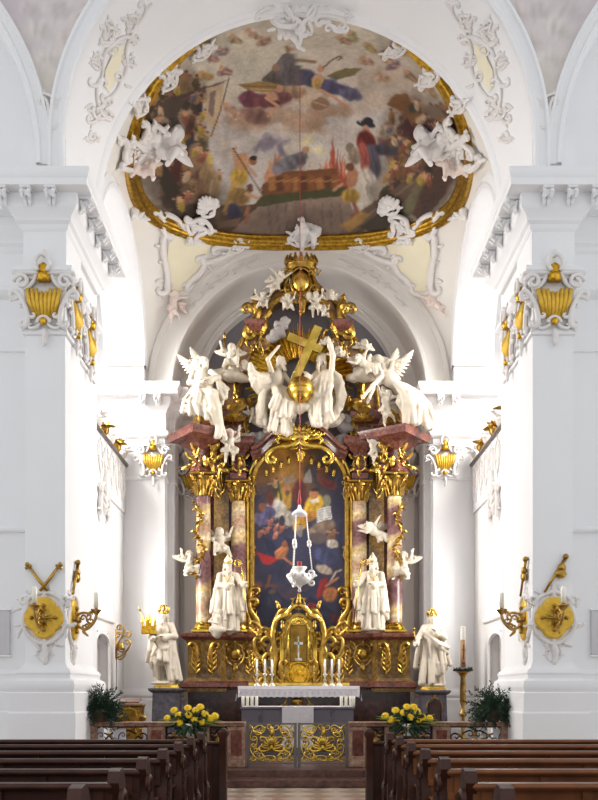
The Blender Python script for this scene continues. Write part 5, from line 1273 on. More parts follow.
torso(S, (.16, 0, .58), (-.08, -.08, .8), (-.26, -.12, .93), 1); head(S, (-.38, -.16, .98), .95, -.9, .35, 0, 1); arm(S, (-.26, -.14, .82), (-.46, -.22, .6), (-.62, -.26, .4), 1, .0); arm(S, (-.14, .02, .84), (-.4, -.1, .64), (-.52, -.2, .36), 1, 0)
leg(S, (.2, 0, .54), (.1, -.22, .26), (.3, -.1, -.1)); leg(S, (.24, .04, .5), (.4, -.14, .26), (.5, -.1, -.1))
sheet(S, [(.0, -.16, .7), (.3, -.1, .62)], [(.24, -.2, -.16), (.5, -.16, -.2), (.84, 0, -.1)], .06, .065, n=10, seed=41, sag=(.08, -.08, .1)); sheet(S, [(.3, .05, .6), (.26, -.1, .55)], [(.86, .05, -.1), (.72, -.1, -.24)], .06, .07, n=6, seed=42, sag=(.08, 0, .1)); sheet(S, [(0, .06, .84), (.2, .06, .7)], [(.3, .1, .3), (.45, .05, .3)], .06, .06, n=5, seed=43)
AR_ = place(S.mesh(.018), 'body', 'angel_statue', 393, 417, 21.75, 'large white winged angel bending over the right end of the altar cornice', 'statue', 1.12, 0)
wing_on(AR_, (-.04, .1, .84), (0, -.35, -.2), 1, .62, .24); wing_on(AR_, (-.1, .14, .84), (0, -.7, 0), 1, .55, .24)

# ---------------- central pair above the picture
S = Sculpt()   # left: bare-chested figure seated on cloud, arm raised to the cross
torso(S, (0, 0, .7), (.02, -.06, 1.0), (.06, -.08, 1.22)); head(S, (.1, -.1, 1.35), 1.18, .5, .1, .5); arm(S, (-.17, -.06, 1.14), (-.34, -.14, 1.34), (-.12, -.2, 1.58), 1); arm(S, (.2, -.06, 1.13), (.32, -.16, .92), (.3, -.3, 1.02), 1)
leg(S, (-.09, 0, .68), (-.2, -.36, .6), (-.14, -.3, .12)); leg(S, (.1, 0, .68), (.18, -.38, .52), (.24, -.28, .0))
sheet(S, [(-.18, -.08, .82), (.2, -.14, .78)], [(-.32, -.3, .28), (.0, -.42, .1), (.36, -.3, .2)], .06, .06, n=10, seed=51, sag=(0, -.14, .05)); sheet(S, [(-.16, .02, 1.1), (-.12, -.02, .8)], [(-.78, .0, 1.18), (-.66, -.06, .78)], .055, .07, n=7, seed=52, sag=(-.05, 0, -.12)); sheet(S, [(-.2, -.05, .8), (-.1, .1, .75)], [(-.46, -.1, .3), (-.44, .05, .05), (-.24, 0, -.05)], .06, .07, n=7, seed=53, sag=(-.15, -.05, .05)); sheet(S, [(.1, -.3, .5), (-.2, -.34, .5)], [(.3, -.2, -.16), (.06, -.34, -.26), (-.34, -.2, -.2)], .06, .06, n=9, seed=54)
S.ell((0, .05, .52), (.26, .2, .2)); CL = S.mesh(.019)
YC = 22.1
CHR = place(CL, 'body', 'seated_figure_statue', 271, 425, YC, 'white bare-chested robed statue left of the golden globe with one arm raised to the cross', 'statue', 1.12, .55)
S = Sculpt()   # right: bearded old man in a wide robe
torso(S, (0, 0, .72), (-.02, -.05, 1.04), (-.04, -.08, 1.28), 1.05); head(S, (-.08, -.12, 1.43), 1.2, -.5, .15, 1.1); arm(S, (.2, -.04, 1.2), (.28, -.12, 1.46), (.22, -.16, 1.76), 1.05, .03); arm(S, (-.2, -.06, 1.18), (-.34, -.18, 1.0), (-.36, -.34, 1.06), 1.05, .04)
leg(S, (-.1, 0, .7), (-.16, -.38, .56), (-.08, -.3, .1)); leg(S, (.1, 0, .7), (.26, -.34, .54), (.26, -.22, .08))
sheet(S, [(-.2, -.06, 1.15), (.2, -.06, 1.15)], [(-.3, -.32, .6), (0, -.42, .55), (.34, -.26, .6)], .06, .06, n=10, seed=61, sag=(0, -.06, 0)); sheet(S, [(-.24, -.34, .62), (.3, -.32, .6)], [(-.2, -.34, -.04), (.08, -.4, -.14), (.34, -.24, .0)], .06, .06, n=10, seed=62, sag=(0, -.05, 0)); sheet(S, [(.18, .02, 1.2), (.26, -.05, .9)], [(.46, -.06, .6), (.5, -.05, .3), (.36, -.1, .08)], .055, .065, n=8, seed=63, sag=(.12, 0, .08)); sheet(S, [(-.22, -.1, 1.14), (-.24, -.02, .9)], [(-.4, -.2, .86), (-.36, -.12, .5)], .05, .055, n=5, seed=64)
S.ell((.04, .05, .5), (.28, .22, .22)); CR = S.mesh(.019)
GOD = place(CR, 'body', 'seated_figure_statue', 330, 424, YC, 'white bearded robed statue right of the golden globe pointing upward with one hand', 'statue', 1.08, -.5)
CHR.scale.x *= .84; GOD.scale.x *= .84; CHR.location.x += .12; GOD.location.x -= .1
# clouds carrying the groups
def cloud(pts, px, py, Y, label, mat='statue', seed=0, scale=1.):
    m = cloud_sculpt(pts, seed).mesh(.02, .0); r = m.build('carved_cloud', mat, None, True, P(px, py, Y)); r.scale = (scale,) * 3; tag(r, label, 'cloud carving'); return r
cloud([(-.35, 0, .1, .2), (0, 0, .05, .22), (.3, 0, .12, .18), (-.1, 0, -.1, .18), (.15, 0, -.15, .14)], 276, 425, 22.25, 'white carved cloud under the left central figure')
cloud([(-.3, 0, -.05, .18), (-.05, 0, .0, .22), (.25, 0, .1, .2), (.4, 0, .15, .14), (-.35, 0, -.2, .14)], 322, 425, 22.25, 'white carved cloud under the right central figure', seed=4)
cloud([(-.2, 0, 0, .14), (0, 0, .05, .13), (.2, 0, 0, .14), (0, 0, -.08, .12)], 300, 407, 21.85, 'small white carved cloud directly beneath the golden globe', seed=5)
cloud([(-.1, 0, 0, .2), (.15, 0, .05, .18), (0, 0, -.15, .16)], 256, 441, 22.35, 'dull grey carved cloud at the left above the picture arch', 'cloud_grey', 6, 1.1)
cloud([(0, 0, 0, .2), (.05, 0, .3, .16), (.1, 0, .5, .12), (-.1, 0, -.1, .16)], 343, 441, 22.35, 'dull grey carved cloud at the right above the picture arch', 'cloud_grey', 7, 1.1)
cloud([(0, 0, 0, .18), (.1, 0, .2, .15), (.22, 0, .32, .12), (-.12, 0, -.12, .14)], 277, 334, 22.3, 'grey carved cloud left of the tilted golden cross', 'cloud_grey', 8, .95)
cloud([(-.3, 0, .05, .2), (0, 0, 0, .24), (.28, 0, -.05, .18), (.1, 0, .2, .16), (.45, 0, -.1, .12)], 231, 376, 22.2, 'white carved cloud on the left gable scroll under cherubs', seed=9, scale=.85)
cloud([(-.45, 0, -.1, .16), (-.2, 0, -.05, .22), (.1, 0, .08, .26), (.3, 0, .25, .24), (.45, 0, .2, .18), (-.3, 0, .1, .14)], 371, 374, 22.2, 'white carved cloud on the right gable scroll under a cherub', seed=10, scale=.95)
# globe and cross
g = MB().ball((0, 0, 0), L(13.5, 21.75), 28, 18).build('golden_globe', 'gold_bright', None, True, P(300.5, 390, 21.75)); tag(g, 'shining golden globe between the two central figures', 'globe')
g2 = MB().tube([(L(13.6, 21.75) * math.cos(t), L(13.6, 21.75) * math.sin(t), 0) for t in [2 * PI * i / 30 for i in range(30)]], .016, 6, closed=True); g2.build('band', 'gold', g, True)
Y = 21.9; a = Vector(P(318.5, 327, Y)); b_ = Vector(P(294, 382, Y)); c0 = Vector(P(288, 336.5, Y)); c1 = Vector(P(322, 350.5, Y))
def beam(p, q, w): 
    m = MB(); d = (q - p).normalized(); n = Vector((-d.z, 0, d.x)); o = (p + q) / 2; P4 = []
    for y in (-.05, .05):
        for t, e in ((p, -1), (p, 1), (q, 1), (q, -1)): P4.append(tuple(t - o + n * e * w / 2 + Vector((0, y, 0))))
    m.add(P4, [(0, 1, 2, 3), (7, 6, 5, 4), (0, 4, 5, 1), (1, 5, 6, 2), (2, 6, 7, 3), (3, 7, 4, 0)]); return m, o
m, o = beam(a, b_, .2); x_ = m.build('golden_cross', 'gold_bright', None, False, o); tag(x_, 'plain golden cross leaning diagonally above the globe', 'cross')
m, o2 = beam(c0, c1, .19); m.v = [(x, y * .9 - .001, z) for x, y, z in m.v]; k = m.build('crossbar', 'gold_bright', x_, False, o2 - o)

# ---------------- putti
def putto(kind):
    S = Sculpt()
    if kind == 'stand':
        S.ell((0, 0, .3), (.1, .085, .11)); S.ell((0, -.015, .42), (.095, .08, .1)); head(S, (.01, -.03, .58), .95, .3)
        arm(S, (.1, 0, .46), (.19, -.03, .54), (.2, -.06, .66), .75); arm(S, (-.1, 0, .46), (-.19, -.06, .4), (-.14, -.14, .32), .75); leg(S, (.05, 0, .26), (.08, -.07, .14), (.07, 0, .0), .8); leg(S, (-.05, 0, .26), (-.09, -.02, .12), (-.1, .04, -.04), .8)
        sheet(S, [(-.1, -.06, .32), (.1, -.08, .26)], [(-.2, -.02, .2), (.16, -.06, .14)], .035, .035, n=4, seed=3, sag=(0, -.04, -.03))
    elif kind == 'fly':
        S.ell((.06, 0, .14), (.13, .09, .1), (0, .3, 0)); S.ell((-.08, -.02, .2), (.11, .09, .1)); head(S, (-.19, -.05, .32), .95, -.5, -.1)
        arm(S, (-.14, -.04, .22), (-.26, -.08, .18), (-.38, -.1, .2), .75); arm(S, (-.06, -.02, .26), (-.04, -.06, .4), (.02, -.08, .5), .75); leg(S, (.14, 0, .12), (.26, -.06, .1), (.36, 0, .16), .8, (.8, -.2, 0)); leg(S, (.14, 0, .08), (.24, -.08, -.02), (.34, -.02, -.08), .8, (.8, -.2, -.2))
        sheet(S, [(.0, -.06, .12), (.16, -.06, .16)], [(.02, -.05, -.02), (.24, -.04, .0)], .035, .03, n=4, seed=5)
    elif kind == 'sit':
        S.ell((0, 0, .14), (.11, .1, .11)); S.ell((0, -.02, .27), (.095, .08, .1)); head(S, (0, -.04, .43), .95, -.3, .1); arm(S, (.1, 0, .32), (.2, -.06, .26), (.16, -.16, .2), .75); arm(S, (-.1, 0, .32), (-.2, -.04, .36), (-.24, -.06, .48), .75)
        leg(S, (.06, -.02, .1), (.14, -.2, .12), (.16, -.16, -.06), .8); leg(S, (-.06, -.02, .1), (-.12, -.2, .06), (-.2, -.16, -.08), .8); sheet(S, [(-.1, -.08, .14), (.1, -.1, .14)], [(-.16, -.12, -.02), (.14, -.14, .0)], .035, .035, n=4, seed=7)
    else:
        head(S, (0, 0, .12), 1.25, 0); S.ell((0, .02, .0), (.1, .07, .08))
    mb = S.mesh(.0135)
    for s in (-1, 1):
        pass
    return mb
PUT = {}
def putto_at(kind, px, py, Y, label, scale=1., rot=0., flip=False, tilt=0., mat='statue', wings=True):
    key = (kind, mat)
    if key not in PUT:
        r = empty('putto_statue' if kind != 'head' else 'cherub_head', (0, 0, 0), 'x', 'putto')
        putto(kind).build('body', mat, r, True)
        zz = {'stand': .44, 'fly': .26, 'sit': .28, 'head': .04}[kind]; xx = -.06 if kind == 'fly' else 0
        for s in (-1, 1): feather_wing(mat, .2, .11, s).build('wing', mat, r, True, (xx + s * .04, .07, zz), (0, s * (.8 if kind == 'head' else .35), 0))
        PUT[key] = r; o = r
    else: o = dup(PUT[key])
    o.location = P(px, py, Y); o.rotation_euler = (0, tilt, rot); o.scale = (-scale if flip else scale, scale, scale); o['label'] = label; return o
putto_at('stand', 230, 459, 21.85, 'small white cherub standing at the left edge of the altar gable beside the left angel', 1.05, .2)
putto_at('fly', 369, 452, 21.9, 'small white cherub tumbling at the right end of the altar cornice', .8, 0, False, .9)
putto_at('sit', 231, 366, 22.0, 'white cherub on the left gable cloud holding up a torch', 1.0, .1, False)
m = MB(); m.tube([(0, 0, 0), (.02, 0, .35)], [.02, .035], 8); m.ball((.02, 0, .42), (.04, .04, .09), 8, 6); t_ = m.build('golden_torch', 'gold', None, True, P(223.5, 353, 21.95)); tag(t_, 'small golden torch raised by the cherub on the left gable cloud', 'torch')
putto_at('head', 243.5, 368, 22.0, 'white cherub head at the right end of the left gable cloud', .75, -.4)
putto_at('fly', 366, 372, 22.0, 'white cherub lying on the right gable cloud', 1.0, 0)
putto_at('fly', 280, 287, 22.25, 'white cherub flying at the left shoulder of the gilded crown', .85, 0, True, -.4)
putto_at('sit', 262, 307, 22.25, 'white cherub sitting left of the gilded crown on the gable scroll', .7, .2)
putto_at('sit', 288, 309, 22.2, 'white cherub sitting below the left side of the gilded crown', .7, 0, True)
putto_at('head', 309, 298, 22.2, 'white cherub head just below the gilded crown oval', .6, -.2)
putto_at('stand', 316, 314, 22.2, 'white cherub standing below the right side of the gilded crown', .8, -.1)
putto_at('head', 331, 297, 22.25, 'white cherub head on the right gable scroll near the crown', .8, .3)
putto_at('sit', 324, 316, 22.2, 'white cherub perched right beneath the gilded crown beside the standing one', .5, .3, True)
putto_at('head', 327, 343, 22.3, 'white cherub head between the crown and the raised hand', .6)
putto_at('head', 339, 354, 22.2, 'white winged cherub head right of the raised hand', .75, .3)
putto_at('head', 365, 347, 22.3, 'white cherub head on the grey niche right of the gable', .75, .3)
putto_at('sit', 253, 421, 22.15, 'white cherub at the left foot of the central group', .6, .4)
putto_at('sit', 220, 552, 22.2, 'white cherub figure between the two left altar columns', 1.1, .3, True)
putto_at('fly', 377, 540, 22.1, 'white cherub flying between the two right altar columns', 1.0, 0)
putto_at('sit', 189, 572, 21.95, 'white cherub hanging at the outer side of the far left altar column', .95, .6)
putto_at('sit', 404, 575, 21.95, 'white cherub hanging at the outer side of the far right altar column', 1.05, -.6, True)
putto_at('fly', 380, 408, 21.7, 'white cherub under the hands of the right altar angel', 1.0, 0, False, 1.0)
# ================================================================ STUCCO ORNAMENT, CAPITALS, SCONCES, GALLERIES
def rotz(o, a): o.rotation_euler = (0, 0, a); return o
# ---- pilaster capitals with gilded shells
def capital_body():
    m = MB(); Wd = .42
    for s in (-1, 1):
        lay(m, [([(s * (.36 + .13 * math.cos(t) * (1 - t / 11)), .78 + .13 * math.sin(t) * (1 - t / 11)) for t in [x * .55 for x in range(16)]], [.036] * 16)], flat(-.1), .5, n=7)
        c = [scroll((s * .45, .62), (s * .27, .1), s * .8, .9, 'C', .045, size=.14), scroll((s * .3, .68), (s * .12, .95), -s * .9, .8, 'C', .035, size=.14), scroll((s * .34, .44), (s * .22, .2), s * 1.2, .8, 'S', .035, size=.16), scroll((s * .05, .12), (s * .22, .02), s * 1.2, .8, 'C', .03, size=.2)]
        c += spray((s * .4, .55), PI / 2 - s * 1.9, .22, .04, 4, .6) + spray((s * .28, .15), -PI / 2 + s * .5, .22, .035, 4, .6) + spray((s * .22, .74), PI / 2 + s * .4, .2, .03, 3, .5)
        lay(m, c, flat(-.06), .5)
    m.box(-.52, .52, -.13, .0, .9, .96, .02); m.box(-.46, .46, -.08, .0, .84, .9, .02); m.prism([(-.3, .08), (.3, .08), (.36, .8), (-.36, .8)], -.03, .01)
    lay(m, [([(.12 * math.cos(t), 1.06 + .15 * math.sin(t)) for t in [PI * (-.3 + 1.6 * i / 14) for i in range(15)]], [.035] * 15)], flat(-.16), .5, n=7)
    lay(m, shift2(spray((0, 0), PI / 2, .16, .04, 5, 1.1), 0, 1.19) + [([(.1 * math.cos(t), .1 + .1 * math.sin(t)) for t in [PI * i / 12 for i in range(13)]], [.035] * 13)] + spray((0, .0), -PI / 2, .32, .05, 5, .7), flat(-.08), .5)
    return m
def capital_shell():
    m = MB()
    for i in range(8):
        x = (i - 3.5) * .07; m.tube([(x * .7, -.06, .18 + .03 * abs(i - 3.5)), (x * .95, -.13, .45), (x * 1.12, -.1, .66 - .05 * (1 if i in (3, 4) else 0))], [.032, .042, .036], 7, .8)
    m.prism([(-.2, .2), (.2, .2), (.28, .62), (-.28, .62)], -.06, 0); return m
def capital_boss(z0, r):
    return MB().ball((0, -.12, z0), (r, .06, r * 1.1), 10, 7)
capP = None
def pcap(loc, rz, sc, label, group):
    global capP
    if capP is None:
        r = empty('pilaster_capital', loc, label, 'capital', group, (0, 0, rz)); capital_body().build('scrollwork', 'stucco', r, True)
        capital_shell().build('gilded_shell', 'gold_paint', r, True); b = MB().prism([(-.1, .8), (.1, .8), (.08, 1.05), (0, 1.1), (-.08, 1.05)], -.15, 0, .02); b.ball((0, -.14, .86), (.09, .06, .08)); b.build('gilded_plaque', 'gold_leaf', r, True); capital_boss(.12, .06).build('gilded_boss', 'gold_leaf', r, True); capP = r
    else: r = dup(capP, loc, (0, 0, rz), None, label, group)
    r.scale = (sc,) * 3; return r
for s, nm in ((-1, 'left'), (1, 'right')):
    pcap((s * 4.16, 14.75, 7.48), 0, .98, 'white scrolled capital with a golden shell on the front of the %s great pier' % nm, 'pier capitals')
    pcap((s * 3.83, 15.2, 7.48), -s * PI / 2, .86, 'white scrolled capital with golden shell on the inner side of the %s pier, nearer one' % nm, 'pier capitals')
    pcap((s * 3.89, 16.45, 7.48), -s * PI / 2, .9, 'white scrolled capital with golden shell on the inner side of the %s pier, farther one' % nm, 'pier capitals')
    pcap((s * 3.64, 22.55, 6.92), 0, .84, 'white capital with golden shell on the pilaster %s of the altarpiece' % nm, 'choir capitals')
    pcap((s * 2.84, 23.98, 6.75), 0, .84, 'white capital with golden shell half hidden behind the %s altar column' % nm, 'choir capitals')

# ---- apostle-cross medallions with candle sconces on the piers
def medal(loc, rz, nm, side, deco, hang):
    r = empty('consecration_medallion', loc, 'golden %s medallion in a white stucco frame on the %s of the %s pier' % ('quatrefoil' if side == 'front face' else 'cross', side, nm), 'medallion', 'pier medallions', (0, 0, rz))
    b = MB(); n = 40
    for k, (rr, y) in enumerate(((.31, 0), (.31, -.04), (.28, -.06), (.0, -.06))): b.v += [((rr * (.92 + .2 * abs(math.cos(2 * t)) ** .7)) * math.cos(t) * .95, y, rr * (.92 + .2 * abs(math.cos(2 * t)) ** .7) * math.sin(t)) for t in [2 * PI * i / n for i in range(n)]]
    for k in range(3): b.f += [(k * n + i, k * n + (i + 1) % n, (k + 1) * n + (i + 1) % n, (k + 1) * n + i) for i in range(n)]
    b.build('gilded_field', 'gold_paint', r, False)
    b = MB(); lay(b, cartouche(.38, .42) + [c_ for k_ in range(8) for c_ in spray((.4 * math.cos(k_ * PI / 4 + .4), .43 * math.sin(k_ * PI / 4 + .4)), k_ * PI / 4 + 1.2, .2, .03, 4, .9)] + shift2(spray((0, 0), -PI / 2, .42, .06, 5, .5), 0, -.42) + shift2(cartouche(.14, .16), 0, -.56), flat(0), .5); b.build('stucco_frame', 'stucco', r, True)
    b = MB()
    for a in (0, PI / 2):
        c, s_ = math.cos(a), math.sin(a)
        b.tube([(-.2 * c, -.08, -.2 * s_), (.2 * c, -.08, .2 * s_)], .018, 6)
        for e in (-1, 1): b.ball((e * .2 * c, -.08, e * .2 * s_), .035, 8, 5)
    for i in range(8): a = PI / 8 + PI / 4 * i; b.tube([(0, -.08, 0), (.15 * math.cos(a), -.08, .15 * math.sin(a))], [.012, .006], 5)
    b.build('relief_cross', 'gold', r, True)
    b = MB()
    if deco == 'crossed':
        for s in (-1, 1): b.tube([(-s * .06, -.05, .44), (s * .1, -.05, .64), (s * .26, -.05, .86)], [.025, .03, .022], 6); b.tube([(s * .2, -.05, .86), (s * .3, -.05, .8)], .022, 6); b.ball((s * .27, -.05, .87), .04, 6, 5)
    else:
        b.tube([(-.16, -.05, .42), (.2, -.05, 1.0)], [.02, .03], 6); b.ball((.1, -.06, .72), (.1, .05, .08)); b.ball((.12, -.06, .82), (.07, .05, .07)); b.ball((.19, -.05, 1.0), .05, 7, 5)
    b.build('gilded_emblem', 'gold', r, True)
    # arm + candle
    q = empty('wall_sconce', loc, 'gilded scrolled candle bracket with white candle on the %s of the %s pier' % (side, nm), 'sconce', 'pier sconces', (0, 0, rz))
    ln = .42; fy = lambda u, v: ((hang * .04 * (u / ln), -u, v), (hang, 0, 0))
    b = MB(); lay(b, [scroll((.04, -.12), (.28, -.14), -1.0, 1.3, 'S', .026, size=.25), scroll((.24, -.16), (ln, .1), 1.0, .8, 'C', .026, size=.14), scroll((.06, .05), (.3, .1), -1.4, 1.0, 'C', .022, size=.25), scroll((.2, .08), (.32, -.06), -1.2, 1.0, 'S', .02, size=.25)] + shift2(spray((0, 0), .8, .16, .025, 4, .8), .26, .06) + shift2(spray((0, 0), -.9, .18, .025, 4, .8), .18, -.15), fy, 0); b.box(-.05, .05, -.08, 0, -.12, .12, .02); b.build('bracket', 'brass', q, True)
    b = MB().lathe([(.02, .08), (.09, .16), (.1, .18), (.03, .18), (.03, .22)], 12, (hang * .04, -ln, 0)); b.build('drip_pan', 'brass', q, True)
    MB().lathe([(.042, .2), (.042, .44), (.03, .46), (.004, .47)], 12, (hang * .04, -ln, 0)).build('candle', 'wax', q, True)
for s, nm in ((-1, 'left'), (1, 'right')):
    medal((s * 4.17, 14.75, 2.78), 0, nm, 'front face', 'crossed' if s < 0 else 'club', s)
    medal((s * 3.83, 15.2, 2.78), -s * PI / 2, nm, 'inner side', 'club', s)

# ---- surfaces of the photograph's stucco
def soffit(px, py):
    a = (px - CX) / FOC; b = (HY - py) / FOC; d0 = CZ - ZC
    A = a * a + b * b; B = 2 * b * d0; C = d0 * d0 - RC * RC; k = (-B + math.sqrt(max(B * B - 4 * A * C, 0))) / (2 * A)
    k = min(max(k, 14.8), 17.0); p = Vector((a * k, k, CZ + b * k)); n = Vector((-p.x, 0, ZC - p.z)).normalized(); return p, n
def vaultpt(px, py):
    Yl, Yh = 17.1, 22.98; x = lambda Y: P(px, py, Y)
    lo = None
    for i in range(61):
        Y = Yl + (Yh - Yl) * i / 60; q = x(Y); d = q[2] - zv(q[0], Y) if abs(q[0]) < W else 9
        if lo is not None and d >= 0: break
        if d < 0: lo = Y
    if lo is None: return None
    hi = Y
    for _ in range(18):
        md = (lo + hi) / 2; q = x(md); d = q[2] - zv(q[0], md) if abs(q[0]) < W else 9
        if d < 0: lo = md
        else: hi = md
    q = x(lo); return Vector((q[0], lo, zv(q[0], lo))), vnorm(q[0], lo)
def vbasis(px, py):
    h0 = vaultpt(px, py); p, n = h0; 
    def der(dx, dy):
        q = vaultpt(px + dx, py + dy); return (q[0] - p) / math.hypot(dx, dy) if q else None
    u = der(3, 0) or -(der(-3, 0)); v = der(0, -3); v = v if v is not None else -der(0, 3)
    if v.length > .12: v = v.normalized() * .12
    if u.length > .06: u = u.normalized() * .06
    return p, n, u, v
def tangent(px, py, lift=.0):
    p, n, u, v = vbasis(px, py)
    return lambda a, b: (p + u * a + v * b + n * lift, n)
def wscale(curves, s): return [(p, [x * s for x in w]) for p, w in curves]
def orn(fn, curves, name, label, cat, mat='stucco', relief=.5, group=None, n=6, wmul=.0235):
    m = MB(); lay(m, wscale(curves, wmul), fn, relief, n=n); o = m.build(name, mat, None, True); return tag(o, label, cat, group)
G = 'rocaille ornaments round the fresco'
# soffit cartouches of the chancel arch
for s, nm in ((-1, 'left'), (1, 'right')):
    fx = (lambda x: x) if s < 0 else (lambda x: 598 - x)
    cs = []
    def q(p0, p1, *a, **k): 
        sc_ = scroll(p0, p1, *a, **k); cs.append(sc_)
    q((104, 118), (97, 82), .9, .9, 'C', 1.5, size=.16); q((97, 84), (108, 46), -.7, .8, 'S', 1.5, size=.14); q((108, 48), (128, 36), .9, .9, 'C', 1.4, size=.2); q((128, 40), (122, 78), -.6, .9, 'S', 1.5, size=.13); q((121, 76), (106, 100), .7, .9, 'C', 1.4, size=.16); q((106, 98), (92, 122), -.8, 1.0, 'S', 1.3, size=.18); q((130, 36), (146, 6), .7, 1.0, 'S', 1.3, size=.16); q((108, 44), (112, 22), -.8, 1.0, 'C', 1.3, size=.2)
    for (x, y, a, l) in ((96, 120, -2.2, 12), (92, 104, -2.6, 10), (100, 70, 2.6, 12), (124, 84, -.4, 10), (132, 44, .6, 12), (112, 24, 2.0, 12), (145, 12, .9, 14), (90, 130, -1.9, 14), (104, 108, -.6, 9), (122, 60, .2, 8), (138, 24, 2.4, 9)): cs += [([(px, py) for px, py in p], w) for p, w in [([(x + (u - 0), y - v) for u, v in pp], ww) for pp, ww in spray((0, 0), a, l, 1.3, 4, .7)]]
    for (x, y, a_, sz) in ((108, 34, .4, 11), (101, 112, -.6, 11), (131, 22, .8, 10), (97, 60, 1.6, 8), (128, 60, -.9, 8), (92, 138, -.3, 7)): cs += [([(x + u, y - v) for u, v in pp], ww) for pp, ww in shift2(rocaille_tpl(sz, sz), 0, 0, 1, a_)]
    cs = [([(fx(x), y) for x, y in p], w) for p, w in cs]
    orn(soffit, cs, 'stucco_cartouche', 'white rocaille cartouche on the chancel arch soffit, %s side' % nm, 'stucco ornament', group='chancel arch cartouches', wmul=.025)
    m = MB(); out = [(112, 46), (124, 44), (120, 62), (118, 76), (108, 92), (104, 86), (104, 70), (110, 58)]; ctr = (112, 68)
    vs = [soffit(fx(x), y) for x, y in out]; c0 = soffit(fx(ctr[0]), ctr[1]); m.add([p + n * .02 for p, n in vs] + [c0[0] + c0[1] * .02], [(i, (i + 1) % 8, 8) for i in range(8)])
    o = m.build('cartouche_field', 'plaster_cream', None, True); tag(o, 'pale cream field inside the %s cartouche of the chancel arch soffit' % nm, 'stucco field', 'chancel arch cartouches')
    # spandrel tip console
    pl = lambda x, y: (Vector(P(x, y, 14.72)), Vector((0, -1, 0)))
    cs = [scroll((44, 94), (58, 104), .9, 1.1, 'C', 1.6, size=.25), scroll((46, 100), (52, 128), .7, 1.0, 'S', 1.8, size=.16), scroll((60, 100), (50, 124), -.8, .9, 'C', 1.5, size=.16), scroll((64, 96), (58, 112), -.9, 1.0, 'C', 1.2, size=.2)]
    for (x, y, a, l) in ((52, 126, -1.6, 16), (48, 108, 2.8, 8), (60, 106, .3, 9), (46, 96, 2.0, 8), (58, 96, 1.2, 10)): cs += [([(x + u, y - v) for u, v in pp], ww) for pp, ww in spray((0, 0), a, l, 1.4, 4, .7)]
    cs = [([(fx(x), y) for x, y in p], w) for p, w in cs]
    orn(pl, cs, 'stucco_console', 'white shell console at the foot of the %s painted spandrel' % nm, 'stucco ornament', group='spandrel consoles', wmul=.0164)
    # pendentive cartouche: cream field, rim, cherub, spray
    rows = [(232, 170, 206), (244, 168, 212), (256, 167, 206), (266, 167, 200), (276, 166, 194), (284, 167, 188), (292, 170, 182)]
    m = MB(); nx = 8; ok = True
    for (y, xa, xb) in rows:
        for i in range(nx + 1):
            h = vaultpt(fx(xa + (xb - xa) * i / nx), y); m.v.append(tuple(h[0] + h[1] * .025))
    for j in range(len(rows) - 1):
        for i in range(nx): a = j * (nx + 1) + i; m.f.append((a, a + 1, a + nx + 2, a + nx + 1))
    o = m.build('cartouche_field', 'plaster_cream', None, True); tag(o, 'pale yellow field of the %s pendentive cartouche below the fresco' % nm, 'stucco field', 'pendentive cartouches')
    vp = lambda x, y: (lambda h: (h[0], h[1]))(vaultpt(min(max(fx(x), 150), 448), y) or vaultpt(fx(x) + s * -6, y - 4) or vaultpt(fx(175), 280))
    cs = [scroll((162, 238), (166, 290), -.35, .9, 'S', 2.4, size=.1), scroll((166, 290), (186, 292), -1.2, .8, 'C', 2.0, size=.2), scroll((186, 290), (204, 262), .8, .8, 'S', 2.2, size=.14), scroll((204, 262), (232, 252), -.6, 1.0, 'C', 2.2, size=.14), scroll((158, 212), (166, 236), .6, .9, 'S', 2.4, size=.14), scroll((166, 214), (184, 230), .9, .9, 'C', 2.2, size=.18), scroll((214, 248), (240, 244), .6, 1.0, 'S', 2.2, size=.14)]
    for (x, y, a, l) in ((163, 226, 1.9, 16), (164, 262, 3.0, 7), (168, 290, -2.2, 12), (182, 294, -1.0, 12), (206, 262, -.9, 12), (222, 252, -.4, 12), (238, 242, .8, 12), (196, 272, -.9, 9), (162, 280, 3.4, 8), (160, 246, 2.9, 7)): cs += [([(x + u, y - v) for u, v in pp], ww) for pp, ww in spray((0, 0), a, l, 1.7, 4, .7)]
    orn(vp, cs, 'stucco_cartouche', 'white rocaille frame of the %s pendentive cartouche below the fresco' % nm, 'stucco ornament', group='pendentive cartouches', wmul=.036)
    # low relief along the apse arch
    cs = []
    for (x, y, a) in ((196, 300, -2.3), (204, 290, .7), (214, 282, .6), (222, 277, -2.6), (236, 268, .4), (250, 262, .3)): cs += [([(x + u, y - v) for u, v in pp], ww) for pp, ww in spray((0, 0), a, 12, .8, 4, .6)] + [scroll((x - 4, y + 3), (x + 6, y - 4), .9, .9, 'S', .8, size=.2)]
    orn(lambda x, y: (Vector(P(min(max(fx(x), 100), 500), y, 22.97)), Vector((0, -1, 0))), cs, 'stucco_relief', 'thin stucco leaf relief on the apse arch, %s side' % nm, 'stucco ornament', wmul=.02)
    # oval vault ornaments
    def rocaille(px, py, w, h, rot, label, extra=0, name='rocaille_ornament', kind='shell'):
        fn = tangent(fx(px), py, .1); c = shell(w, h) + rocaille_tpl(w * .9, h * .9) if kind == 'shell' else rocaille_tpl(w * 1.15, h * 1.15); c = [(p, [x for x in ww]) for p, ww in c]
        c = shift2(c, 0, 0, 1, rot if s < 0 else -rot)
        if s > 0: c = mirror2(shift2(c, 0, 0, 1, 0))
        return orn(fn, c, name, label, 'stucco ornament', group=G, wmul=.034)
    rocaille(207, 206, 11, 13, .5, 'white shell rocaille over the lower %s edge of the fresco' % nm)
    rocaille(196, 226, 13, 12, 2.6, 'white scrolled base of the shell on the lower %s fresco frame' % nm, kind='c')
    rocaille(136, 102, 9, 9, .9, 'white scroll on the fresco frame at the upper %s' % nm, kind='c')
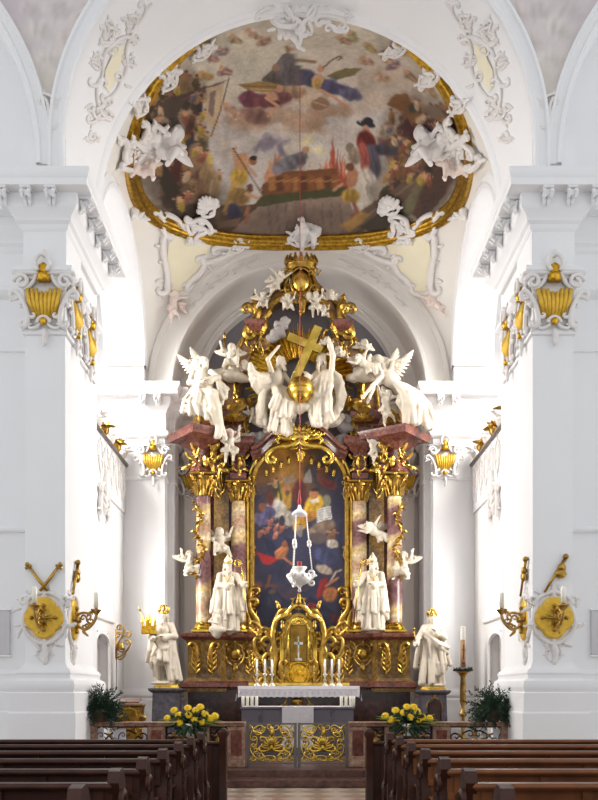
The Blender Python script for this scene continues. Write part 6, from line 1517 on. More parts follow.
    rocaille(166, 74, 12, 9, .8, 'white shell rocaille on the %s shoulder of the fresco frame' % nm, kind='c')
    rocaille(201, 46, 12, 7, .5, 'white rocaille on the %s top of the fresco frame' % nm, kind='c')
    rocaille(140, 158, 10, 12, -.3, 'white rocaille below the cherub at the %s side of the fresco' % nm, kind='c')
    rocaille(238, 246, 9, 6, .2, 'small white curl on the gilded frame at the lower %s' % nm, kind='c')
    rocaille(148, 132, 14, 15, .2, 'white leafy rocaille behind the cherub at the %s side of the fresco' % nm, kind='c')
    rocaille(128, 152, 13, 19, .3, 'large white rocaille outside the frame at the %s side of the fresco' % nm, kind='c')
    rocaille(150, 150, 12, 12, .6, 'white shell rocaille under the cherub at the %s side of the fresco' % nm)
    # cherub groups at the fresco sides and pendentive foot
    def vput(kind, px, py, label, sc, rot=0, flip=False, tilt=0, mat='stucco', off=.25):
        h = vaultpt(fx(px), py); p = h[0] + h[1] * off; o = putto_at(kind, 0, 0, 10, label, sc, rot, flip, tilt, mat); o.location = p; return o
    vput('sit', 148, 148, 'white stucco cherub leaning over the %s side of the fresco frame' % nm, 1.7, -.5 * s, s > 0, s * -.6)
    vput('sit', 132, 170, 'pinkish stucco cherub below the %s side of the fresco frame' % nm, 1.3, .4 * -s, s > 0, 0, 'pink_stucco')
    vput('fly', 166, 306, 'pinkish stucco cherub at the foot of the %s pendentive cartouche' % nm, .95, 0, s > 0, 1.1, 'pink_stucco', .12)
    vput('head', 188, 240, 'pale stucco cherub head inside the %s pendentive cartouche' % nm, .95, 0, False, 0, 'stucco', .1)
    # leaf sprays on the choir wall arch and under the great cornice
    fnw = lambda a, b, x0=s * (W + .02), y0=22.0, z0=0: ((x0, y0, z0), (0, -1, 0))
    # gallery parapet: rail, relief panel, gilded crest, hanging cartouche
    xw = s * 4.4
    g = empty('gallery_parapet', (xw, 20, 6.05), 'white gallery parapet with fine relief and gilded crest on the %s choir wall' % nm, 'parapet', 'choir gallery parapets')
    T = Matrix.Translation(g.location).inverted()
    def gp(mb, name, mat): mb.xf(T); return mb.build(name, mat, g, 'auto')
    b = MB(); b.box(xw - s * .05, xw + s * .12, 17.4, 22.6, 6.02, 7.2); gp(b, 'panel', 'plaster')
    b = MB().box(xw - s * .12, xw + s * .16, 17.4, 22.6, 7.2, 7.29, .025); gp(b, 'handrail', 'iron')
    wf = lambda u, v: ((xw - s * .06, u, v), (-s, 0, 0)); b = MB(); cs = []
    for k in range(8): yc = 17.9 + k * .6; cs += shift2(cartouche(.2, .36), yc, 6.72) + shift2(spray((0, 0), -PI / 2, .3, .03, 3, .5), yc + .3, 6.9)
    lay(b, cs, wf, .3); gp(b, 'relief', 'stucco')
    for k in range(7):
        yc = 18.2 + k * .7; b = MB(); b.lathe([(.06, 0), (.05, .04), (.11, .12), (.13, .2), (.09, .26), (.11, .28)], 12, (xw, yc, 7.28)); rg = random.Random(k * 3 + s)
        for j in range(16):
            a_ = rg.uniform(0, 2 * PI); e_ = rg.uniform(.1, 1.4); l_ = rg.uniform(.15, .34); d_ = Vector((math.cos(a_) * math.cos(e_), math.sin(a_) * math.cos(e_), math.sin(e_))); q_ = Vector((xw, yc, 7.5)); b.tube([q_, q_ + d_ * l_ * .6, q_ + d_ * l_ + Vector((0, 0, -.05))], [.02, .05, .015], 5, .5)
        for j in range(3): b.ball((xw + .02 * (j % 2), yc + (j - 1) * .14, 7.4 + .1 * ((j * 7) % 3)), (.04, .04, .05), 8, 6)
        gp(b, 'gilded_crest' if k % 2 else 'white_crest', 'gold' if k % 2 else 'stucco')
    b = MB(); lay(b, shift2(cartouche(.5, .5), 20.1, 5.7) + shift2(acanthus(.9, .16, 8), 20.1, 5.5) + shift2(spray((0, 0), -PI / 2, .5, .1, 7, 1.3), 20.1, 5.35) + shift2(spray((0, 0), PI / 2, .5, .1, 5, 1.3), 20.1, 6.0), lambda u, v: ((xw - s * .04, u, v), (-s, 0, 0)), .6)
    o = b.build('stucco_cartouche', 'stucco', None, True); tag(o, 'white rocaille crest over the arched niche of the %s choir wall' % nm, 'stucco ornament', 'niche crests')
    b = MB(); fnl = lambda u, v: ((s * (W - .05), 17.9 + u, 10.4 + v), (-s, 0, 0))
    # leaf cluster with cherub head beside the great cornice
    h = vaultpt(fx(121), 205)
    if h:
        fn = tangent(fx(121), 203, .05); cs = rocaille_tpl(10, 13) + spray((0, 4), 1.2, 18, 1.6, 5, .9)
        orn(fn, cs if s < 0 else mirror2(cs), 'stucco_leaf_cluster', 'white leaf cluster on the vault beside the %s great cornice' % nm, 'stucco ornament', group='vault leaf clusters', wmul=.025)
        vput('head', 130, 214, 'pinkish cherub head in the leaf cluster beside the %s great cornice' % nm, .85, 0, False, 0, 'stucco', .12)
# ---- crest at the top of the chancel arch
pl = lambda x, y: (Vector(P(x, y, 16.86)), Vector((0, -1, 0)))
cs = [scroll((272, 2), (292, 14), .9, 1.0, 'C', 2.2, size=.2), scroll((286, 10), (304, 30), -.9, .9, 'S', 2.2, size=.18), scroll((326, 2), (308, 16), -.9, 1.0, 'C', 2.2, size=.2), scroll((316, 10), (300, 32), .9, .9, 'S', 2.2, size=.18), scroll((318, 18), (344, 22), .8, 1.0, 'C', 2, size=.2), scroll((276, 24), (296, 26), -.9, 1.0, 'C', 2, size=.2), scroll((328, 26), (346, 32), .8, 1., 'S', 1.6, size=.18), scroll((268, 6), (256, 18), .8, 1, 'S', 1.5, size=.18), scroll((334, 4), (350, 16), -.8, 1, 'S', 1.5, size=.18)]
for (x, y, a, l) in ((300, 34, -1.6, 14), (286, 22, 2.9, 14), (318, 24, .1, 16), (300, 8, 1.6, 12), (270, 10, 2.6, 14), (336, 8, .5, 14), (332, 28, -.4, 14), (276, 30, 3.3, 10), (308, 22, -1.2, 14), (344, 18, .2, 10)): cs += [([(x + u, y - v) for u, v in pp], ww) for pp, ww in spray((0, 0), a, l, 1.8, 5, .8)]
orn(pl, cs, 'stucco_crest', 'white rocaille crest at the very top of the chancel arch', 'stucco ornament', wmul=.0187)
putto_at('fly', 278, 34, 17.2, 'white stucco cherub at the top of the fresco, left of the crest', 1.3, 0, False, .3, 'stucco')
# ---- crest with cherub at the lower centre of the fresco
fn = tangent(302, 236, .12); cs = rocaille_tpl(14, 12) + mirror2(rocaille_tpl(14, 12)) + shift2(spray((0, 0), PI / 2, 14, 2, 5, 1.2), 0, 8)
orn(fn, cs, 'rocaille_ornament', 'white rocaille on the gilded frame above the golden crown', 'stucco ornament', group=G, wmul=.026)
o = putto_at('stand', 0, 0, 10, 'white stucco cherub standing on the gilded frame above the golden crown', 1.6, .1, False, 0, 'stucco'); h = vaultpt(309, 243); o.location = h[0] + h[1] * .25
# ================================================================ FURNISHINGS
# ---- statue pedestals on the choir side walls
for s, nm, px0, px1, zt in ((-1, 'left', 151, 183, 684.5), (1, 'right', 417, 448, 686.5)):
    x0, x1 = X(px0, SY), X(px1, SY); z1 = Z(zt, SY); r = empty('statue_pedestal', ((x0 + x1) / 2, SY, .26), 'dark grey stone pedestal with gilded top slab under the %s side statue' % ('king' if s < 0 else 'crowned woman'), 'pedestal', 'statue pedestals')
    h = (x1 - x0) / 2 - .05; zz = z1 - .26
    MB().stack([(-h, -.3), (h, -.3), (h, .35), (-h, .35)], [(.06, 0), (.06, .14), (.0, .2), (-.03, zz - .2), (.02, zz - .17), (.06, zz - .13), (.06, zz - .09), (0, zz - .085)]).build('shaft', 'stone_grey', r, 'auto')
    n = 8; MB().stack([(math.cos(2 * PI * (i + .5) / n) * .3, math.sin(2 * PI * (i + .5) / n) * .24) for i in range(n)], [(.02, zz - .09), (.02, zz - .05), (-.01, zz - .04), (-.01, zz)]).build('gilded_slab', 'gold_bright', r, 'auto')
    if s > 0:
        b = MB(); yy = -.3
        lay(b, [([(-.15, zz - .85), (-.17, zz - .4), (-.1, zz - .3), (0, zz - .26), (.1, zz - .3), (.17, zz - .4), (.15, zz - .85)], [.016] * 7)] + shift2(spray((0, 0), PI / 2, .1, .03, 5, .9), 0, zz - .27) + shift2(spray((0, 0), PI / 2, .12, .02, 3, .6), -.17, zz - .5) + shift2(spray((0, 0), PI / 2, .12, .02, 3, .6), .17, zz - .5), flat(yy + .01), .4); b.build('gilded_panel_frame', 'gold', r, True)
        MB().prism([(-.13, zz - .85), (.13, zz - .85), (.14, zz - .4), (0, zz - .3), (-.14, zz - .4)], yy - .012, yy + .05).build('inset_panel', 'marble_dark', r)
# ---- high altar table with cloth, ledge, tabernacle, candles
TY = 20.3; ztop = 1.68
AT = empty('altar_table', (0, 20.75, .62), 'high altar table with white lace edged cloth in front of the tabernacle', 'altar')
def ab_(mb, nm, mat, sm='auto', root=AT): return wb(mb, nm, mat, root, sm)
ab_(MB().box(-1.15, 1.15, 20.5, 21.3, .62, ztop - .1, .02), 'mensa', 'marble_dark'); ab_(MB().box(-1.36, 1.36, 20.34, 21.4, ztop - .1, ztop - .005, .02), 'top_slab', 'marble_brown')
b = MB(); lay(b, shift2(cartouche(.3, .2), -.04, 1.32) + shift2(spray((0, 0), -PI / 2, .3, .06, 5, 1.2), -.04, 1.36), flat(20.5), .6); b.ball((-.04, 20.48, 1.34), (.14, .05, .1)); ab_(b, 'gilt_cartouche', 'gold', True)
xa, xb = X(238, TY), X(359.5, TY); b = MB(); b.box(xa, xb, TY, 21.4, ztop - .01, ztop + .012, .008)
nx = 90; v = []; f = []
for i in range(nx + 1):
    x = xa + (xb - xa) * i / nx; wv = .012 * math.sin(i * 1.1) + .01 * math.sin(i * .37); zz = ztop - .25 + .018 * abs(math.sin(i * PI / 4.5))
    for k in range(6): t = k / 5; v.append((x, TY - .005 - abs(wv) * t - .02 * t, ztop + .01 + (zz - ztop - .01) * t))
for i in range(nx):
    for k in range(5): q = i * 6 + k; f.append((q, q + 1, q + 7, q + 6))
b.add(v, f)
for e, xx in ((-1, xa), (1, xb)):
    v = []; f = []
    for i in range(13):
        y = TY + 1.0 * i / 12
        for k in range(5): t = k / 4; v.append((xx + e * (.005 + .045 * t * (1 if i < 4 else .5) + .015 * math.sin(i * 1.9) * t), y - .03 * t * (i < 2), ztop + .01 - t * (.34 if i < 3 else .28)))
    for i in range(12):
        for k in range(4): q = i * 5 + k; f.append((q, q + 1, q + 6, q + 5) if e < 0 else (q + 5, q + 6, q + 1, q))
    b.add(v, f)
o = b.build('altar_cloth', 'cloth', None, True); tag(o, 'white lace bordered cloth hanging over the front of the high altar table', 'altar cloth')
b = MB()
for i in range(22):
    x = xa + .06 + (xb - xa - .12) * i / 21
    b.tube([(x, TY - .028, ztop - .1), (x, TY - .036, ztop - .2)], [.012, .012], 4, .3, (0, -1, 0)); b.tube([(x - .035, TY - .032, ztop - .15), (x + .035, TY - .032, ztop - .15)], [.012, .012], 4, .3, (0, -1, 0))
b.box(xa, xb, TY - .036, TY - .024, ztop - .075, ztop - .062); b.build('lace_pattern', 'cloth_lace', o)
o = MB().box(X(249, 20.9), X(349, 20.9), 20.72, 21.1, ztop + .012, ztop + .1, .015).build('candle_ledge', 'gold_bright', None, 'auto'); tag(o, 'long gilded ledge at the back of the high altar table', 'ledge')
KY = 20.9; TB = empty('tabernacle', (X(298.5, KY), KY, ztop + .1), 'tall gilded rococo tabernacle with a crucifix niche on the high altar', 'tabernacle')
def tx(px): return X(px, KY)
def tz(py): return Z(py, KY)
def tb(mb, nm, mat, sm='auto'): return wb(mb, nm, mat, TB, sm)
c0 = tx(298.5)
b = MB(); prof = smoothp(pxp([(278, 686), (279, 660), (281, 640), (284, 624), (290, 616), (298.5, 612)], KY)); prof = prof + [(2 * c0 - x, z) for x, z in reversed(prof[:-1])]
b.prism([(x, z) for x, z in reversed(prof)], KY - .1, KY + .3, .02); tb(b, 'body', 'gold')
b = MB(); b.prism([(c0 - .2, tz(662)), (c0 + .2, tz(662))] + [(c0 + .2 * math.cos(t), tz(632) + .28 * math.sin(t)) for t in [PI * i / 12 for i in range(13)]], KY - .125, KY - .09, .015); nich = tb(b, 'niche', 'gold_dark')
b = MB(); b.box(c0 - .018, c0 + .018, KY - .18, KY - .14, tz(659), tz(637)); b.box(c0 - .1, c0 + .1, KY - .18, KY - .14, tz(645), tz(642.5)); b.box(c0 - .08, c0 + .08, KY - .2, KY - .1, tz(661), tz(658.5)); tb(b, 'crucifix', 'silver')
b = MB(); lay(b, [([(c0 + .24 * math.cos(t), tz(632) + .33 * math.sin(t)) for t in [PI * i / 14 for i in range(15)]], [.03] * 15), ([(c0 - .24, tz(632)), (c0 - .25, tz(662))], [.03, .03]), ([(c0 + .24, tz(632)), (c0 + .25, tz(662))], [.03, .03])], flat(KY - .12), .5)
lay(b, shift2(shell(.2, .16), c0, tz(624)), flat(KY - .14), .5); tb(b, 'niche_border', 'gold_bright', True)
b = MB(); b.prism([(c0 + .22 * math.cos(t), tz(674) + .24 * math.sin(t)) for t in [2 * PI * i / 20 for i in range(20)]], KY - .16, KY - .08, .03); lay(b, shift2(cartouche(.26, .27), c0, tz(674)), flat(KY - .12), .5); lay(b, shift2(shell(.12, .14), c0, tz(676)), flat(KY - .17), .5); tb(b, 'door', 'gold_leaf', True)
for s in (1, -1):
    g = lambda m: m if s > 0 else m.xf(Matrix.Translation((2 * c0, 0, 0)) @ Matrix.Scale(-1, 4, (1, 0, 0)))
    b = MB(); x = tx(282); b.lathe([(.07, 0), (.09, .03), (.06, .06), (.055, .7), (.05, 1.1), (.08, 1.14), (.09, 1.2)], 12, (x, KY - .14, tz(684))); 
    o = tb(g(b), 'column', 'gold_bright')
    b = MB(); lay(b, shift2(spray((0, 0), PI / 2, .25, .05, 5, .8), x, tz(630)) + shift2(acanthus(.5, .1, 6), x - .02, tz(684)), flat(KY - .18), .6); tb(g(b), 'gilt_ornament', 'gold', True)
    b = MB(); cs = [scroll((tx(278), tz(686)), (tx(272), tz(640)), -.6, 1.0, 'S', .075, size=.14), scroll((tx(275), tz(648)), (tx(281), tz(612)), -.9, 1.1, 'C', .075, size=.18), scroll((tx(268), tz(684)), (tx(266), tz(655)), 1.2, 1.1, 'S', .06, size=.2), scroll((tx(272), tz(664)), (tx(276), tz(640)), -.8, 1.0, 'C', .05, size=.2)]
    cs += shift2(acanthus(.7, .1, 8), tx(274), tz(682)) + shift2(spray((0, 0), PI / 2 + .6, .3, .06, 5, .8), tx(272), tz(640)) + shift2(spray((0, 0), PI / 2 + .3, .25, .05, 5, .8), tx(279), tz(610))
    lay(b, cs, flat(KY - .05), .5, n=7); tb(g(b), 'side_volute', 'gold', True)
    b = MB(); cs = [scroll((tx(276), tz(637)), (tx(263), tz(628)), -1.2, 1.2, 'S', .055, size=.2), scroll((tx(266), tz(684)), (tx(256), tz(660)), 1.1, 1.2, 'S', .06, size=.2), scroll((tx(262), tz(660)), (tx(255), tz(640)), -1.0, 1.1, 'C', .055, size=.2), scroll((tx(262), tz(634)), (tx(254), tz(622)), 1.0, 1.0, 'C', .05, size=.2)]
    cs += shift2(acanthus(.6, .1, 7), tx(258), tz(684)) + shift2(spray((0, 0), PI / 2 + .6, .3, .06, 5, .9), tx(260), tz(660))
    lay(b, cs, flat(KY + .02), .5, n=7); tb(g(b), 'outer_scroll', 'gold', True)
b = MB(); rp = smoothp(pxp([(276, 622), (281, 617), (287, 614), (292, 608), (298.5, 605)], KY)); rp = rp + [(2 * c0 - x, z) for x, z in reversed(rp[:-1])]; ribbon(b, rp, .1, KY - .2, KY + .25, .03); tb(b, 'pediment', 'gold_bright')
b = MB(); lay(b, shift2(cartouche(.16, .14), c0, tz(604)) + shift2(spray((0, 0), PI / 2, .2, .05, 7, 1.3), c0, tz(602)), flat(KY - .18), .5); b.ball((c0, KY - .18, tz(603)), .07, 8, 6); tb(b, 'crest', 'gold', True)
# carved angels beside the tabernacle
S = Sculpt(); S.chain([(0, 0, 0), (.02, 0, .2), (0, -.02, .4)], [.12, .09, .09], .04); head(S, (.02, -.04, .55), .8, .4); arm(S, (.09, 0, .42), (.2, -.08, .5), (.32, -.1, .44), .7); arm(S, (-.09, 0, .42), (-.2, -.06, .36), (-.3, -.1, .44), .7); leg(S, (.05, 0, .05), (.1, -.14, -.1), (.06, -.06, -.28), .7); leg(S, (-.05, 0, .05), (-.1, -.1, -.12), (-.14, 0, -.3), .7); sheet(S, [(-.1, -.05, .1), (.1, -.06, .1)], [(-.16, 0, -.2), (.16, 0, -.16)], .04, .04, n=5, seed=5)
cm = S.mesh(.015)
for s, nm, px in ((1, 'left', 262), (-1, 'right', 335)):
    r = empty('gilded_angel', P(px, 648, 21.0), 'small bronze gilded angel with spread arms %s of the tabernacle' % nm, 'angel', 'tabernacle angels'); r.scale = (.75 * s, .75, .75); bo = cm.build('body', 'gold_dark', r, True)
    for e in (-1, 1): feather_wing('gold', .25, .14, e).build('wing', 'gold', r, True, (e * .04, .07, .4))
cs_p = None
for i, px in enumerate((257, 265, 272, 325, 332, 339)):
    lb = 'white candle on a silver candlestick, %s of the three %s of the tabernacle' % (('outermost', 'middle', 'innermost')[i % 3] if i < 3 else ('innermost', 'middle', 'outermost')[i % 3], 'left' if i < 3 else 'right')
    if cs_p is None:
        cs_p = empty('altar_candlestick', P(px, 684, 20.62), lb, 'candlestick', 'altar candlesticks')
        MB().lathe([(.085, 0), (.085, .015), (.04, .05), (.025, .09), (.045, .12), (.02, .16), (.03, .22), (.06, .26), (.06, .275), (.02, .28)], 14).build('stick', 'silver', cs_p, True); MB().lathe([(.026, .27), (.025, .6), (.014, .61), (.003, .62)], 12).build('candle', 'wax', cs_p, True)
    else: dup(cs_p, P(px, 684, 20.62), None, None, lb)
for c in [cs_p] + [o for o in bpy.data.objects if o.name.startswith('altar_candlestick.')]: c.location.z = ztop + .012
# ---- forward altar
FY = 18.6; x0, x1 = X(240, FY), X(355, FY); zf = 1.25
FA_ = empty('forward_altar', ((x0 + x1) / 2, FY + .4, .26), 'low grey stone forward altar with a white cloth strip down its front', 'altar')
wb(MB().box(x0 + .03, x1 - .03, FY + .03, FY + .8, .26, zf - .05, .01), 'base', 'altar_stone', FA_); wb(MB().box(x0, x1, FY, FY + .83, zf - .05, zf, .01), 'top_slab', 'altar_stone', FA_)
for px in (260.5, 332.5): wb(MB().box(X(px, FY) - .05, X(px, FY) + .05, FY + .015, FY + .06, .26, zf - .05), 'front_pilaster', 'stone_grey', FA_)
b = MB().box(x0 + .04, x1 - .04, FY + .01, FY + .8, zf, zf + .008); xa, xb = X(282, FY), X(313.5, FY); v = []; f = []
for i in range(17):
    for k in range(7): v.append((xa + (xb - xa) * i / 16, FY - .012 - .006 * math.sin(i * 1.3) * k / 6, zf + .008 - .85 * k / 6))
for i in range(16):
    for k in range(6): q = i * 7 + k; f.append((q, q + 1, q + 8, q + 7))
b.add(v, f); b.box(xa, xb, FY - .01, FY + .1, zf + .004, zf + .009); o = b.build('altar_runner', 'cloth', None, 'auto'); tag(o, 'plain white cloth strip falling down the middle of the forward altar', 'altar cloth')
for i, px in enumerate((243, 247.5, 252, 256.5, 341.5, 346, 350.5, 355 - 1.5)):
    nm = ('outermost', 'second from the outside', 'third from the outside', 'innermost')[i if i < 4 else 7 - i]
    cnd = MB().lathe([(.033, 0), (.033, .2), (.025, .208), (.004, .21)], 12).build('candle', 'wax', None, True, (X(px, FY + .15), FY + .15, zf + .008)); tag(cnd, 'short thick white candle, %s on the %s end of the forward altar' % (nm, 'left' if i < 4 else 'right'), 'candle', 'forward altar candles')
# ---- sanctuary lamp
LY = 19.0; LX = X(299.5, LY); lz = Z(578, LY); LP = empty('sanctuary_lamp', (LX, LY, Z(590, LY)), 'ornate silver sanctuary lamp hanging on three chains before the dark picture', 'lamp')
b = MB().lathe([(.01, -.3), (.04, -.28), (.02, -.22), (.07, -.16), (.2, -.1), (.26, .0), (.24, .06), (.13, .1), (.1, .14), (.15, .2), (.16, .23), (.1, .23)], 20, (LX, LY, lz)); wb(b, 'bowl', 'silver_white', LP, True)
b = MB()
for i in range(3):
    a = 2 * PI * i / 3 + PI / 2 + .5; d = Vector((math.cos(a), math.sin(a), 0)); q = Vector((LX, LY, lz)); lay(b, [scroll((.2, -.12), (.3, .12), -1.2, 1.2, 'S', .03, size=.3)] + shift2(spray((0, 0), .4, .16, .03, 4, .9), .24, 0), lambda u, v: (q + d * u + Vector((0, 0, v)), (-d.y, d.x, 0)), 0)
for i in range(10):
    a = 2 * PI * i / 10; b.ball((LX + .23 * math.cos(a), LY + .23 * math.sin(a), lz + .04), .055, 7, 5)
wb(b, 'scroll_mounts', 'silver_white', LP, True)
zc = Z(514, LY); b = MB().lathe([(.16, -.03), (.165, .0), (.12, .06), (.05, .1), (.03, .18), (.01, .2)], 16, (LX, LY, zc)); wb(b, 'canopy', 'cloth', LP, True)
for i in range(3):
    a = 2 * PI * i / 3 + PI / 2 + .5; p0 = Vector((LX + .14 * math.cos(a), LY + .14 * math.sin(a), zc)); p1 = Vector((LX + .27 * math.cos(a), LY + .27 * math.sin(a), lz + .1)); b = MB(); b.tube([p0, p1], .009, 5)
    for k in range(24): b.ball(p0 + (p1 - p0) * k / 23, .017 if k not in (11, 12) else .05, 6, 4)
    wb(b, 'chain', 'silver_white', LP, True)
wb(MB().tube([(LX + .01, LY, zc + .15), (LX + .01, LY, zv(LX, LY))], .008, 5), 'cord', 'red', LP); b = MB().lathe([(.015, .18), (.035, .22), (.04, .3), (.02, .38), (.012, .5)], 10, (LX, LY, zc)); wb(b, 'tassel', 'red', LP, True); wb(MB().lathe([(.05, .2), (.05, .34), (.04, .35)], 10, (LX, LY, lz)), 'red_glass', 'red', LP)
# ---- communion rail, gate
RY = 15.7; zt = 1.045; zb = .26
def grille(m_iron, m_gold, x0, x1, z0, z1, y, motif=1):
    w, h = x1 - x0, z1 - z0; n = max(1, round(w / .62)); fn = flat(y)
    for k in range(n):
        c = x0 + w * (k + .5) / n; hw = w / n / 2; zc = (z0 + z1) / 2
        half = [scroll((.1 * hw, -.36 * h), (.8 * hw, .3 * h), .9, 1.2, 'S', .015, size=.22), scroll((.2 * hw, .4 * h), (.86 * hw, -.05 * h), -.9, 1.1, 'C', .014, size=.2), scroll((.86 * hw, -.42 * h), (.3 * hw, -.2 * h), 1., 1.1, 'C', .013, size=.25)]
        lay(m_iron, shift2(half + mirror2(half), c, zc), fn, 0, n=5)
        lf = shift2(spray((0, 0), PI / 2, .3 * h, .045, 5, .9), 0, -.1 * h) + [scroll((0, -.25 * h), (.5 * hw, -.34 * h), .9, 1.0, 'C', .026, size=.25), scroll((.0, -.05 * h), (.42 * hw, .1 * h), .9, .8, 'S', .024, size=.2)] + shift2(spray((0, 0), .4, .2 * h, .03, 4, .8), .5 * hw, .2 * h) + shift2(spray((0, 0), -.5, .2 * h, .03, 4, .8), .5 * hw, -.25 * h)
        lay(m_gold, shift2(lf + mirror2(lf), c, zc), fn, .6, n=5); m_gold.ball((c, y - .02, zc - .06 * h), (.05, .03, .07), 8, 6); m_gold.ball((c, y - .02, zc + .3 * h), (.04, .03, .05), 8, 6)
for s, nm in ((-1, 'left'), (1, 'right')):
    gx = X(245.7, RY) if s < 0 else X(348.5, RY); ex = s * 3.62
    r = empty('communion_rail', ((gx + ex) / 2, RY, .26), 'reddish marble communion rail with gilded iron grilles %s of the gate' % nm, 'rail', 'communion rails')
    lo, hi = min(gx, ex), max(gx, ex)
    wb(MB().box(lo, hi, RY - .17, RY + .17, zb, zb + .14, .015), 'base', 'marble_rail', r); b = MB(); b.box(lo, hi, RY - .16, RY + .16, zt - .075, zt - .02, .015); b.box(lo, hi, RY - .19, RY + .19, zt - .03, zt, .012); wb(b, 'top_slab', 'marble_rail', r)
    posts = [(gx, gx + s * .31), (gx + s * .62, gx + s * .72), (X(299 + s * 133, RY), X(299 + s * 150, RY)), (ex, ex - s * .12)]
    for a, c in posts:
        wb(MB().box(a, c, RY - .14, RY + .14, zb + .14, zt - .075, .01), 'post', 'marble_rail', r)
        if abs(a - c) > .2: wb(MB().box(min(a, c) + .06, max(a, c) - .06, RY - .15, RY - .13, zb + .2, zt - .14, .005), 'inset_panel', 'marble_red', r)
    xs = sorted([min(p) for p in posts] + [max(p) for p in posts])
    for k in range(1, len(xs) - 1, 2):
        a, c = xs[k], xs[k + 1]
        if c - a < .2: continue
        mi, mg = MB(), MB(); grille(mi, mg, a + .03, c - .03, zb + .18, zt - .1, RY)
        for q in (a + .015, c - .015): mi.box(q - .012, q + .012, RY - .02, RY + .02, zb + .14, zt - .075)
        mi.box(a, c, RY - .015, RY + .015, zb + .15, zb + .175); mi.box(a, c, RY - .015, RY + .015, zt - .1, zt - .08)
        gi = wb(mi, 'grille', 'iron_dark', r); wb(mg, 'gilded_leaves', 'gold', gi, True)
    for px in ((98, 120) if s < 0 else (499,)):
        xx = X(px, RY); t = MB().box(xx - .11, xx + .11, RY - .05, RY - .02, zt - .42, zt - .11, .01); t = wb(t, 'white_tile', 'cloth', r); b = MB(); lay(b, shift2([scroll((-.06, -.08), (.05, .08), 1.2, 1.1, 'S', .012, size=.25)], xx, zt - .265), flat(RY - .052), .3); wb(b, 'tile_scroll', 'stone_grey', t)
ga, gb = X(246.5, RY), X(347.7, RY); gm = (ga + gb) / 2
for nm, a, c in (('left', ga, gm - .01), ('right', gm + .01, gb)):
    r = empty('rail_gate', ((a + c) / 2, RY, .3), 'wrought iron gate leaf with gilded scrolls, %s half of the rail gate' % nm, 'gate', 'rail gate leaves'); b = MB(); z0, z1 = .3, 1.03
    for q in (a + .025, c - .02): b.box(q - .025, q + .025, RY - .025, RY + .025, z0 - .04, z1, .005)
    for q in (z0 + .02, z1 - .02, z0 + .14): b.box(a, c, RY - .018, RY + .018, q - .015, q + .015)
    wb(b, 'frame', 'iron', r); mi, mg = MB(), MB(); grille(mi, mg, a + .05, c - .05, z0 + .15, z1 - .03, RY); cx = (a + c) / 2; hw = (c - a) / 2
    lay(mi, [([(cx + .3 * math.cos(t), .68 + .27 * math.sin(t)) for t in [2 * PI * i / 24 for i in range(25)]], [.012] * 25)], flat(RY), 0, n=5)
    for k in range(8):
        a2 = 2 * PI * k / 8 + .39; q0 = (cx + .29 * math.cos(a2), .68 + .26 * math.sin(a2)); q1 = (cx + .29 * math.cos(a2 + .62), .68 + .26 * math.sin(a2 + .62)); lay(mg, [scroll(q0, q1, -1.1, 1.0, 'C', .013, size=.26)], flat(RY - .015), .3, n=5)
    for e1 in (-1, 1):
        for e2 in (-1, 1): lay(mg, [scroll((cx + e1 * hw * .45, .69 + e2 * .3), (cx + e1 * hw * .86, .69 + e2 * .08), e1 * e2 * -1.3, 1.1, 'C', .014, size=.26), scroll((cx + e1 * hw * .86, .69 + e2 * .3), (cx + e1 * hw * .62, .69 + e2 * .16), e1 * e2 * 1.0, 1.0, 'S', .012, size=.22)], flat(RY - .01), .3, n=5)
    lay(mg, shift2(shell(.17, .2), cx, .6) + shift2(spray((0, 0), PI / 2, .2, .05, 5, .8), cx, .8), flat(RY - .02), .5)
    for k in range(5): lay(mg, shift2([scroll((-.05, 0), (.05, .0), 1.6, 1, 'C', .014, size=.3)], a + .12 + (c - a - .24) * k / 4, .39), flat(RY), .3, n=5)
    wb(mi, 'scrollwork', 'iron', r); wb(mg, 'gilded_leaves', 'gold_bright', r, True)
# ---- feathery ferns on the rail ends
def fern(px, py, label, seed):
    rr = random.Random(seed); c = Vector(P(px, py, 15.66)); r = empty('potted_fern', (c.x, 15.66, zt), label, 'plant', 'ferns on the rail ends')
    MB().lathe([(.1, 0), (.14, .16), (.15, .17), (.15, .2), (.12, .2)], 16).build('pot', 'pot', r, 'auto'); b = MB(); b2 = MB()
    for k in range(190):
        a = rr.uniform(0, 2 * PI); el = rr.uniform(-.35, 1.5); l = rr.uniform(.26, .5); d = Vector((1.15 * math.cos(a) * math.cos(el), math.sin(a) * math.cos(el) * .7, math.sin(el))); p0 = Vector((rr.uniform(-.1, .1), rr.uniform(-.06, .06), rr.uniform(.1, .24))); pts = [p0]
        for i in range(5): d = (d + Vector((0, 0, -.16))).normalized(); pts.append(pts[-1] + d * l / 5)
        mb = b if k % 3 else b2; mb.tube(pts, .004, 3)
        for i in range(1, 6):
            for e in range(4):
                w = Vector((rr.uniform(-1, 1), rr.uniform(-1, 1), rr.uniform(-.8, .8))); w = (w - d * w.dot(d)).normalized(); q = pts[i] - d * rr.uniform(0, l / 5); m_ = q + (w * .6 + d * .5) * .035; mb.tube([q, m_, q + (w * .6 + d * .6) * .075], [.003, .011, .002], 4, .4)
    f1 = b.build('foliage', 'green_dark', r, True); f1['kind'] = 'stuff'; f2 = b2.build('lighter_foliage', 'green', r, True); f2['kind'] = 'stuff'
fern(100, 712, 'bushy dark green fern on the left end of the communion rail', 1); fern(493, 713, 'bushy dark green fern on the right end of the communion rail', 2)
